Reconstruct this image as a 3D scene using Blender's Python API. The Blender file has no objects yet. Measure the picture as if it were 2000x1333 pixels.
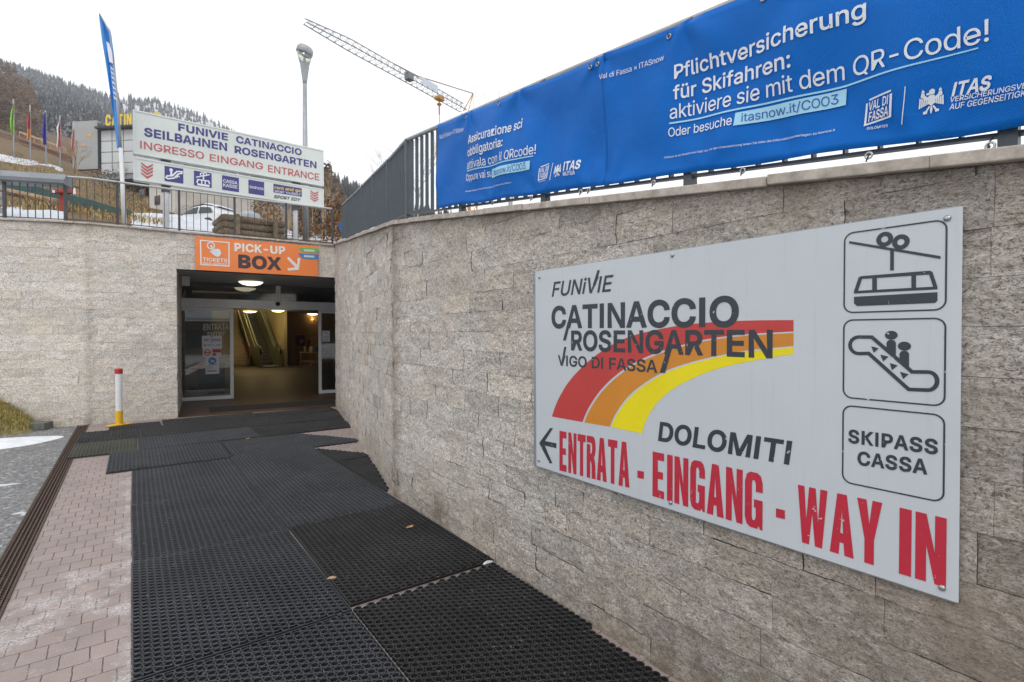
import bpy, bmesh, math, random
import numpy as np
from mathutils import Vector, Matrix
from mathutils.geometry import tessellate_polygon
random.seed(7); rng = np.random.default_rng(7)
S = bpy.context.scene; COL = S.collection

# ------------------------------------------------------------------ camera, sky, sun, exposure
FOC = 1000.0; PITCH = math.atan(13.5/1000); YAW = math.atan(.745); EYE = 1.6
cam = bpy.data.objects.new('camera', bpy.data.cameras.new('camera')); COL.objects.link(cam)
cam.location = (0, 0, EYE); cam.rotation_euler = (math.pi/2-PITCH, 0, -YAW)
cam.data.sensor_width = 36; cam.data.lens = 18; cam.data.clip_start = .05; cam.data.clip_end = 3000
S.camera = cam
SUN_EL, SUN_AZ = math.radians(52), math.radians(215)      # behind the viewer's left shoulder, through cloud
W = bpy.data.worlds.new('World'); S.world = W; W.use_nodes = True
wn = W.node_tree; wn.nodes.clear()
sky = wn.nodes.new('ShaderNodeTexSky'); sky.sky_type = 'NISHITA'; sky.sun_disc = False
sky.sun_elevation = SUN_EL; sky.sun_rotation = SUN_AZ; sky.air_density = 2; sky.dust_density = 6
cloud = wn.nodes.new('ShaderNodeMix'); cloud.data_type = 'RGBA'; cloud.inputs[0].default_value = .93
cloud.inputs[7].default_value = (10.6, 10.75, 11.0, 1)          # even cloud cover
bg = wn.nodes.new('ShaderNodeBackground'); bg.inputs[1].default_value = .1
wo = wn.nodes.new('ShaderNodeOutputWorld')
wn.links.new(sky.outputs[0], cloud.inputs[6]); wn.links.new(cloud.outputs[2], bg.inputs[0]); wn.links.new(bg.outputs[0], wo.inputs[0])
sl = bpy.data.lights.new('sun', 'SUN'); sl.energy = .8; sl.angle = math.radians(25); sl.color = (1, .97, .93)
so = bpy.data.objects.new('sun', sl); COL.objects.link(so)
so.rotation_euler = (math.pi/2-SUN_EL, 0, math.pi-SUN_AZ); so.location = (-6, -6, 14)
S.view_settings.view_transform = 'Standard'; S.view_settings.look = 'None'
S.view_settings.exposure = 0.36; S.view_settings.gamma = 1

# ------------------------------------------------------------------ geometry helpers
SY, CY = math.sin(YAW), math.cos(YAW)
def ray(x, y):                                   # a photo pixel's direction; one unit of depth long
    a = (x-1000)/FOC; b = (666.5-y)/FOC
    fw = math.cos(PITCH)+b*math.sin(PITCH); up = b*math.cos(PITCH)-math.sin(PITCH)
    return (a*CY+fw*SY, -a*SY+fw*CY, up)
def dp(x, y, d): r = ray(x, y); return Vector((r[0]*d, r[1]*d, EYE+r[2]*d))
def zp(x, y, z=0.0): r = ray(x, y); t = (z-EYE)/r[2]; return Vector((r[0]*t, r[1]*t, z))
class Plane:                                     # an upright plane: u runs along it, v is height
    def __init__(s, p, d, n):
        s.p = Vector((p[0], p[1], 0)); s.d = Vector((d[0], d[1], 0)).normalized(); s.n = Vector((n[0], n[1], 0)).normalized(); s.w = None
    def uv(s, x, y):
        r = Vector(ray(x, y)); o = Vector((0, 0, EYE)); t = (s.p-Vector((0, 0, 0))).dot(s.n)/r.dot(s.n)
        q = o+r*t; return ((q-s.p).dot(s.d), q.z)
    def at(s, u, v, off=0.0):
        if s.w: off = off+s.w(u, v)
        return s.p+s.d*u+s.n*off+Vector((0, 0, v))
WORLD = {}
class MB:
    def __init__(s): s.v = []; s.f = []; s.m = []; s.mi = 0
    def add(s, vs, fs):
        o = len(s.v); s.v += [tuple(p) for p in vs]
        for f in fs: s.f.append([o+i for i in f]); s.m.append(s.mi)
    def box(s, c, size, ax=None, ay=None, az=None):
        c = Vector(c); ax = Vector(ax or (1, 0, 0)); az = Vector(az or (0, 0, 1)); ay = Vector(ay) if ay else az.cross(ax)
        hx, hy, hz = size[0]/2, size[1]/2, size[2]/2
        vs = [c+ax*(i*hx)+ay*(j*hy)+az*(k*hz) for k in (-1, 1) for j in (-1, 1) for i in (-1, 1)]
        s.add(vs, [(0, 2, 3, 1), (4, 5, 7, 6), (0, 1, 5, 4), (2, 6, 7, 3), (0, 4, 6, 2), (1, 3, 7, 5)])
    def bar(s, a, b, w, h=None, up=(0, 0, 1)):
        a = Vector(a); b = Vector(b); h = h or w; d = (b-a); L = d.length
        if L < 1e-6: return
        d /= L; u = Vector(up)
        if abs(d.dot(u)) > .98: u = Vector((1, 0, 0)) if abs(d.x) < .9 else Vector((0, 1, 0))
        x = d.cross(u).normalized(); z = x.cross(d)
        s.box((a+b)/2, (L, w, h), d, x, z)
    def tube(s, pts, rad, n=8, cap=True):
        pts = [Vector(p) for p in pts]; rad = rad if isinstance(rad, (list, tuple)) else [rad]*len(pts)
        o = len(s.v); prev = None
        for i, p in enumerate(pts):
            t = (pts[min(i+1, len(pts)-1)]-pts[max(i-1, 0)]).normalized()
            if prev is None: a = t.cross(Vector((0, 0, 1)) if abs(t.z) < .95 else Vector((1, 0, 0))).normalized()
            else: a = (prev-t*prev.dot(t)).normalized()
            prev = a; b = t.cross(a)
            for k in range(n):
                q = 2*math.pi*k/n; s.v.append(tuple(p+(a*math.cos(q)+b*math.sin(q))*rad[i]))
        for i in range(len(pts)-1):
            for k in range(n):
                s.f.append([o+i*n+k, o+i*n+(k+1) % n, o+(i+1)*n+(k+1) % n, o+(i+1)*n+k]); s.m.append(s.mi)
        if cap:
            s.f.append([o+k for k in range(n)][::-1]); s.m.append(s.mi)
            s.f.append([o+(len(pts)-1)*n+k for k in range(n)]); s.m.append(s.mi)
    def lathe(s, c, prof, n=20, axis=(0, 0, 1)):  # prof: (radius, height) pairs
        c = Vector(c); az = Vector(axis).normalized(); ax = az.orthogonal().normalized(); ay = az.cross(ax); o = len(s.v)
        for r, h in prof:
            for k in range(n):
                q = 2*math.pi*k/n; s.v.append(tuple(c+az*h+(ax*math.cos(q)+ay*math.sin(q))*max(r, 1e-4)))
        for i in range(len(prof)-1):
            for k in range(n):
                s.f.append([o+i*n+k, o+i*n+(k+1) % n, o+(i+1)*n+(k+1) % n, o+(i+1)*n+k]); s.m.append(s.mi)
        s.f.append([o+k for k in range(n)][::-1]); s.m.append(s.mi)
        s.f.append([o+(len(prof)-1)*n+k for k in range(n)]); s.m.append(s.mi)
    def prism(s, poly, z0, z1):                   # poly: list of (x, y)
        n = len(poly); vs = [(p[0], p[1], z0) for p in poly]+[(p[0], p[1], z1) for p in poly]
        s.add(vs, [list(range(n))[::-1], list(range(n, 2*n))]+[(i, (i+1) % n, n+(i+1) % n, n+i) for i in range(n)])
    def build(s, name, mat, parent=None, origin=None, smooth=False, bevel=0):
        V = np.array(s.v, dtype=float).reshape(-1, 3)
        return mesh_obj(name, V, s.f, mat, parent, origin, smooth, bevel, s.m)
def mesh_obj(name, V, F, mat, parent=None, origin=None, smooth=False, bevel=0, mi=None):
    if parent is not None: org = np.array(WORLD[parent.name])
    elif origin is not None: org = np.array(origin, dtype=float)
    else: lo, hi = V.min(0), V.max(0); org = np.array([(lo[0]+hi[0])/2, (lo[1]+hi[1])/2, lo[2]])
    me = bpy.data.meshes.new(name); me.from_pydata((V-org).tolist(), [], F if isinstance(F, list) else F.tolist())
    mats = mat if isinstance(mat, (list, tuple)) else [mat]
    for m in mats: me.materials.append(m)
    if mi and len(mats) > 1: me.polygons.foreach_set('material_index', mi)
    if smooth: me.polygons.foreach_set('use_smooth', [True]*len(me.polygons))
    me.update()
    o = bpy.data.objects.new(name, me); COL.objects.link(o)
    if parent is not None: o.parent = parent; WORLD[o.name] = tuple(org)
    else: o.location = org; WORLD[o.name] = tuple(org)
    if bevel:
        b = o.modifiers.new('bevel', 'BEVEL'); b.width = bevel; b.segments = 2; b.limit_method = 'ANGLE'; b.angle_limit = .7
    return o
def tag(o, label=None, cat=None, group=None, kind=None):
    if label: o['label'] = label
    if cat: o['category'] = cat
    if group: o['group'] = group
    if kind: o['kind'] = kind
    return o
def thing(name, loc, label, cat, group=None):
    o = bpy.data.objects.new(name, None); COL.objects.link(o); o.location = loc; o.empty_display_size = .2
    WORLD[o.name] = tuple(loc); return tag(o, label, cat, group)

# ------------------------------------------------------------------ noise (numpy)
PERM = rng.permutation(4096).astype(np.int64)
GR = rng.uniform(0, 2*np.pi, 4096)
def perlin(x, y):
    xi = np.floor(x).astype(np.int64); yi = np.floor(y).astype(np.int64); xf = x-xi; yf = y-yi
    u = xf*xf*xf*(xf*(xf*6-15)+10); v = yf*yf*yf*(yf*(yf*6-15)+10)
    def g(a, b, dx, dy):
        h = GR[PERM[(PERM[a & 4095]+b) & 4095]]; return np.cos(h)*dx+np.sin(h)*dy
    n00 = g(xi, yi, xf, yf); n10 = g(xi+1, yi, xf-1, yf); n01 = g(xi, yi+1, xf, yf-1); n11 = g(xi+1, yi+1, xf-1, yf-1)
    return (n00*(1-u)+n10*u)*(1-v)+(n01*(1-u)+n11*u)*v*1.0
def fbm(x, y, o=4):
    r = 0; a = 1.0
    for i in range(o): r = r+a*perlin(x*2**i+17.3*i, y*2**i-9.1*i); a *= .5
    return r

# ------------------------------------------------------------------ materials
def mat_new(name):
    m = bpy.data.materials.new(name); m.use_nodes = True; nt = m.node_tree
    return m, nt, nt.nodes['Principled BSDF']
def N(nt, t, **k):
    n = nt.nodes.new(t)
    for a, b in k.items(): setattr(n, a, b)
    return n
def mixc(nt, fac, a, b, mode='MIX'):
    n = N(nt, 'ShaderNodeMix', data_type='RGBA', blend_type=mode)
    for i, x in ((0, fac), (6, a), (7, b)):
        if hasattr(x, 'links'): nt.links.new(x, n.inputs[i])
        elif i == 0: n.inputs[0].default_value = x
        else: n.inputs[i].default_value = (*x, 1)
    return n.outputs[2]
def noise(nt, co, scale, detail=5, rough=.6, dist=0.0):
    n = N(nt, 'ShaderNodeTexNoise'); n.inputs['Scale'].default_value = scale; n.inputs['Detail'].default_value = detail
    n.inputs['Roughness'].default_value = rough; n.inputs['Distortion'].default_value = dist
    if co is not None: nt.links.new(co, n.inputs['Vector'])
    return n.outputs['Fac']
def ramp(nt, x, stops):
    n = N(nt, 'ShaderNodeValToRGB'); e = n.color_ramp.elements
    while len(e) < len(stops): e.new(.5)
    for el, (p, c) in zip(e, stops): el.position = p; el.color = (c, c, c, 1) if not isinstance(c, tuple) else (*c, 1)
    nt.links.new(x, n.inputs[0]); return n.outputs[0]
def math_(nt, op, a, b=0.0):
    n = N(nt, 'ShaderNodeMath', operation=op)
    for i, x in enumerate((a, b)):
        if hasattr(x, 'links'): nt.links.new(x, n.inputs[i])
        else: n.inputs[i].default_value = x
    return n.outputs[0]
def coords(nt, kind='Object'):
    return N(nt, 'ShaderNodeTexCoord').outputs[kind]
def geopos(nt): return N(nt, 'ShaderNodeNewGeometry').outputs['Position']
def bump(nt, b, h, strength=.3, dist=.01):
    n = N(nt, 'ShaderNodeBump'); n.inputs['Strength'].default_value = strength; n.inputs['Distance'].default_value = dist
    nt.links.new(h, n.inputs['Height']); nt.links.new(n.outputs[0], b.inputs['Normal']); return n
def simple(name, col, rough=.5, metal=0.0, var=.12, scale=8, bmp=0.0, bscale=60, spec=.5):
    m, nt, b = mat_new(name); co = geopos(nt)
    f = noise(nt, co, scale, 6, .65)
    c = mixc(nt, ramp(nt, f, [(.3, 0.), (.7, 1.)]), tuple(x*(1-var) for x in col), tuple(min(1, x*(1+var)) for x in col))
    nt.links.new(c, b.inputs['Base Color']); b.inputs['Metallic'].default_value = metal
    r = ramp(nt, noise(nt, co, scale*2.3, 4), [(.3, max(0, rough-.08)), (.7, min(1, rough+.08))]); nt.links.new(r, b.inputs['Roughness'])
    b.inputs['Specular IOR Level'].default_value = spec
    if bmp: bump(nt, b, noise(nt, co, bscale, 6, .65), bmp, .004)
    return m
def vinyl(name, col, chips=.0):
    m, nt, b = mat_new(name); co = geopos(nt)
    c = mixc(nt, noise(nt, co, 5, 5), tuple(x*.88 for x in col), tuple(min(1, x*1.1) for x in col))
    nt.links.new(c, b.inputs['Base Color']); b.inputs['Roughness'].default_value = .42
    if chips:
        n1 = noise(nt, co, 55, 3, .5, .6); f = ramp(nt, n1, [(.29-.02+chips, 1.), (.30+chips, 0.)])
        nt.links.new(mixc(nt, f, c, (.5, .52, .55)), b.inputs['Base Color'])
    return m
def emit(name, col, st):
    m, nt, b = mat_new(name); b.inputs['Base Color'].default_value = (*col, 1)
    b.inputs['Emission Color'].default_value = (*col, 1); b.inputs['Emission Strength'].default_value = st; return m
def stone_mat(name):
    m, nt, b = mat_new(name); co = geopos(nt)
    at = N(nt, 'ShaderNodeAttribute', attribute_name='tint').outputs['Fac']
    at2 = N(nt, 'ShaderNodeAttribute', attribute_name='hue').outputs['Fac']
    st = N(nt, 'ShaderNodeAttribute', attribute_name='stain').outputs['Fac']
    mp = N(nt, 'ShaderNodeMapping'); mp.inputs['Rotation'].default_value = (.5, .35, .5); mp.inputs['Scale'].default_value = (1, 1, 2.6); nt.links.new(co, mp.inputs[0]); cs = mp.outputs[0]
    def ridged(c, sc, det=7):
        n = N(nt, 'ShaderNodeTexNoise'); n.noise_type = 'RIDGED_MULTIFRACTAL'; n.normalize = True
        n.inputs['Scale'].default_value = sc; n.inputs['Detail'].default_value = det; n.inputs['Roughness'].default_value = .62; nt.links.new(c, n.inputs['Vector']); return n.outputs['Fac']
    base = mixc(nt, at2, (.72, .695, .67), (.72, .65, .565))
    big = noise(nt, co, 2.6, 5, .65); c = mixc(nt, ramp(nt, big, [(.42, 0.), (.66, .6)]), base, (.60, .55, .52))
    c = mixc(nt, ramp(nt, noise(nt, co, 7, 6, .7, .6), [(.52, 0.), (.68, .7)]), c, (.80, .76, .68))
    c = mixc(nt, ramp(nt, noise(nt, cs, 15, 7, .8, 1.0), [(.36, .85), (.48, 0.)]), c, (.36, .32, .285))
    c = mixc(nt, ramp(nt, ridged(cs, 20), [(.58, 0.), (.80, .55)]), c, (.86, .83, .78))
    c = mixc(nt, ramp(nt, noise(nt, co, 62, 4, .8, 1.2), [(.40, .95), (.50, 0.)]), c, (.17, .145, .125)); c = mixc(nt, ramp(nt, noise(nt, cs, 135, 3, .7, .6), [(.38, .9), (.48, 0.)]), c, (.22, .195, .17))
    c = mixc(nt, ramp(nt, noise(nt, cs, 48, 5, .8, .8), [(.51, 0.), (.60, .9)]), c, (.93, .905, .86))
    c = mixc(nt, ramp(nt, noise(nt, co, .9, 5, .65), [(.52, 0.), (.74, .5)]), c, (.52, .42, .32))
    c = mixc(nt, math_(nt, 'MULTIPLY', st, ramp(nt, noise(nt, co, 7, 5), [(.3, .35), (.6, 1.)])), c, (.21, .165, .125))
    v = math_(nt, 'ADD', math_(nt, 'MULTIPLY', at, .52), .86)
    cc = N(nt, 'ShaderNodeCombineColor'); c = mixc(nt, 1.0, c, cc.outputs[0], 'MULTIPLY')
    for i, w in enumerate((1.0, .99, .972)): nt.links.new(math_(nt, 'MULTIPLY', v, w), cc.inputs[i])
    nt.links.new(c, b.inputs['Base Color']); b.inputs['Roughness'].default_value = .9; b.inputs['Specular IOR Level'].default_value = .25
    h = math_(nt, 'ADD', math_(nt, 'MULTIPLY', noise(nt, cs, 40, 8, .78, .9), 1.2), math_(nt, 'MULTIPLY', ridged(co, 26), .5))
    bump(nt, b, h, 1.0, .018); return m
def metal_paint(name, col, rough=.4): return simple(name, col, rough, .0, .08, 5, .05, 200)
M = {}
M['stone'] = stone_mat('split_stone')
M['coping'] = simple('coping_stone', (.43, .385, .335), .85, 0, .35, 14, .6, 55)
M['concrete'] = simple('dark_concrete', (.13, .135, .125), .9, 0, .3, 10, .5, 50)
M['fence'] = simple('grey_fence_paint', (.075, .09, .105), .45, .2, .12, 6)
M['galv'] = simple('galvanised_steel', (.34, .36, .38), .5, .35, .14, 7)
M['whitepole'] = simple('white_lacquer', (.62, .64, .66), .4, 0, .06, 4)
M['rail'] = simple('railing_steel', (.06, .062, .066), .5, .3, .2, 9)
M['railtop'] = simple('pale_handrail', (.42, .43, .42), .5, .2, .15, 9)
M['cap'] = simple('grey_sheet_metal', (.22, .235, .26), .5, .25, .12, 2)
def sign_face():
    m, nt, b = mat_new('sign_aluminium'); co = geopos(nt); mp = N(nt, 'ShaderNodeMapping'); mp.inputs['Scale'].default_value = (1, 26, 1.1); nt.links.new(co, mp.inputs[0])
    c = mixc(nt, ramp(nt, noise(nt, co, 1.4, 6, .65), [(.3, 0.), (.7, 1.)]), (.505, .55, .59), (.545, .59, .625))
    c = mixc(nt, ramp(nt, noise(nt, mp.outputs[0], 1.6, 5, .7), [(.56, 0.), (.75, .35)]), c, (.42, .44, .45))          # thin dried drip lines
    c = mixc(nt, ramp(nt, noise(nt, co, 90, 3, .6, 1.0), [(.70, 0.), (.74, .5)]), c, (.36, .36, .36)); nt.links.new(c, b.inputs['Base Color'])
    nt.links.new(ramp(nt, noise(nt, co, 2.5, 5), [(.3, .30), (.7, .46)]), b.inputs['Roughness']); bump(nt, b, math_(nt, 'ADD', noise(nt, co, 1.2, 2), math_(nt, 'MULTIPLY', noise(nt, co, 300, 3), .02)), .12, .03); return m
M['sign_grey'] = sign_face()
M['sign_edge'] = simple('sign_edge', (.30, .32, .34), .5, .4, .1, 6)
M['ink'] = vinyl('charcoal_vinyl', (.03, .038, .05), .004)
M['red'] = vinyl('red_vinyl', (.48, .02, .045), .004)
M['bandr'] = vinyl('rainbow_red', (.50, .045, .04), .0)
M['bando'] = vinyl('rainbow_orange', (.60, .23, .02), .0)
M['bandy'] = vinyl('rainbow_yellow', (.80, .68, .0), .0)
M['bolt'] = simple('bolt_steel', (.42, .43, .44), .3, .8, .1, 30)
M['white'] = vinyl('white_print', (.72, .76, .82))
M['pale'] = vinyl('pale_blue_print', (.34, .66, .86))
M['navy'] = vinyl('navy_print', (.05, .045, .21))
M['rosy'] = vinyl('faded_red_print', (.47, .10, .11))
M['panel'] = simple('weathered_sign_panel', (.62, .665, .64), .45, 0, .06, 1.5, .05, 90)
M['yellowprint'] = vinyl('yellow_print', (.75, .55, .05))
M['black'] = simple('black_plastic', (.02, .02, .022), .5, 0, .2, 10)
M['orange'] = simple('orange_panel', (.80, .22, .055), .45, 0, .05, 2)
M['green'] = vinyl('green_print', (.10, .45, .12)); M['blue2'] = vinyl('mid_blue_print', (.04, .20, .52))
M['cream'] = vinyl('cream_print', (.74, .72, .68)); M['darkbrown'] = vinyl('dark_print', (.05, .035, .045))
M['paper'] = simple('paper', (.66, .66, .70), .7, 0, .04, 6)
M['alu'] = simple('door_aluminium', (.74, .76, .79), .45, .1, .06, 4)
M['yellowpaint'] = simple('yellow_paint', (.72, .43, .01), .5, 0, .15, 20, .15, 60)
M['redpaint'] = simple('red_paint', (.44, .02, .015), .5, 0, .2, 20, .15, 60)
M['snow'] = simple('snow', (.52, .545, .585), .8, 0, .16, 5, .8, 22)
M['road_snow'] = simple('old_snow', (.74, .765, .80), .8, 0, .14, 7, .9, 18)
M['timber'] = simple('weathered_logs', (.22, .165, .11), .85, 0, .5, 20, .5, 40)
M['redwood'] = simple('red_painted_wood', (.34, .05, .035), .7, 0, .25, 12)
M['brown'] = simple('brown_wood', (.13, .07, .045), .8, 0, .3, 4)
M['tan'] = simple('tan_wood', (.40, .27, .17), .8, 0, .3, 4)
M['craney'] = simple('crane_yellow', (.62, .30, .02), .5, 0, .1, 2)
M['craneg'] = simple('crane_grey', (.17, .18, .19), .5, .2, .1, 2)
M['cranew'] = simple('crane_white_board', (.55, .62, .70), .5, 0, .05, 2)
M['leaf'] = simple('dead_leaf', (.36, .20, .09), .8, 0, .3, 50)
def rubber(name, col, dust):
    m, nt, b = mat_new(name); co = geopos(nt)
    f = ramp(nt, noise(nt, co, 2.2, 6, .65), [(.35, 0.), (.7, 1.)])
    c = mixc(nt, f, col, dust); c = mixc(nt, ramp(nt, noise(nt, co, .9, 4, .6), [(.5, 0.), (.7, .5)]), c, tuple(min(1, x*1.3) for x in dust)); c = mixc(nt, ramp(nt, noise(nt, co, 38, 3, .6), [(.665, 0.), (.70, .8)]), c, (.20, .19, .18)); f2 = ramp(nt, noise(nt, co, 240, 3, .6), [(.60, 0.), (.72, .35)])
    nt.links.new(mixc(nt, f2, c, (.10, .10, .10)), b.inputs['Base Color'])
    b.inputs['Roughness'].default_value = .48; b.inputs['Specular IOR Level'].default_value = .45
    bump(nt, b, noise(nt, co, 160, 4), .25, .003); return m
M['rub1'] = rubber('grey_rubber', (.011, .012, .015), (.02, .022, .027))
M['rub2'] = rubber('black_rubber', (.008, .0085, .009), (.014, .0145, .015))
M['rub3'] = rubber('olive_rubber', (.014, .015, .012), (.024, .025, .02))
M['dust1'] = rubber('grey_rubber_dusty', (.045, .05, .06), (.070, .076, .088))
M['dust2'] = rubber('black_rubber_dusty', (.020, .021, .023), (.042, .043, .046))
M['dust3'] = rubber('olive_rubber_dusty', (.06, .065, .05), (.10, .10, .08))
DUST = {'grey_rubber': M['dust1'], 'black_rubber': M['dust2'], 'olive_rubber': M['dust3']}
def banner_mat():
    m, nt, b = mat_new('blue_banner_cloth'); co = geopos(nt)
    c = mixc(nt, noise(nt, co, 1.3, 3), (.0, .115, .47), (.0, .145, .56))
    nt.links.new(c, b.inputs['Base Color']); b.inputs['Roughness'].default_value = .45; b.inputs['Specular IOR Level'].default_value = .15
    w = N(nt, 'ShaderNodeTexWave', wave_type='BANDS', bands_direction='DIAGONAL'); w.inputs['Scale'].default_value = 75
    nt.links.new(co, w.inputs['Vector'])
    h = math_(nt, 'ADD', math_(nt, 'MULTIPLY', w.outputs['Fac'], .12), math_(nt, 'MULTIPLY', noise(nt, co, 7, 3, .5, .8), 1.0))
    bump(nt, b, h, .35, .02); return m
M['banner'] = banner_mat()
M['flagblue'] = simple('flag_blue_cloth', (.025, .24, .68), .7, 0, .12, 3)
def glass_mat(name, tint, refl=.12):
    m, nt, b = mat_new(name); nt.nodes.remove(b); out = nt.nodes['Material Output']
    t = N(nt, 'ShaderNodeBsdfTransparent'); t.inputs[0].default_value = (*tint, 1)
    g = N(nt, 'ShaderNodeBsdfGlossy'); g.inputs['Roughness'].default_value = .02
    lw = N(nt, 'ShaderNodeLayerWeight'); lw.inputs[0].default_value = .3
    f = math_(nt, 'ADD', math_(nt, 'MULTIPLY', lw.outputs['Fresnel'], .6), refl)
    mx = N(nt, 'ShaderNodeMixShader'); nt.links.new(f, mx.inputs[0]); nt.links.new(t.outputs[0], mx.inputs[1]); nt.links.new(g.outputs[0], mx.inputs[2])
    nt.links.new(mx.outputs[0], out.inputs[0]); return m
M['glass'] = glass_mat('door_glass', (.74, .78, .76), .15)
M['lens'] = glass_mat('lamp_glass', (.85, .87, .80), .15)

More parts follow.
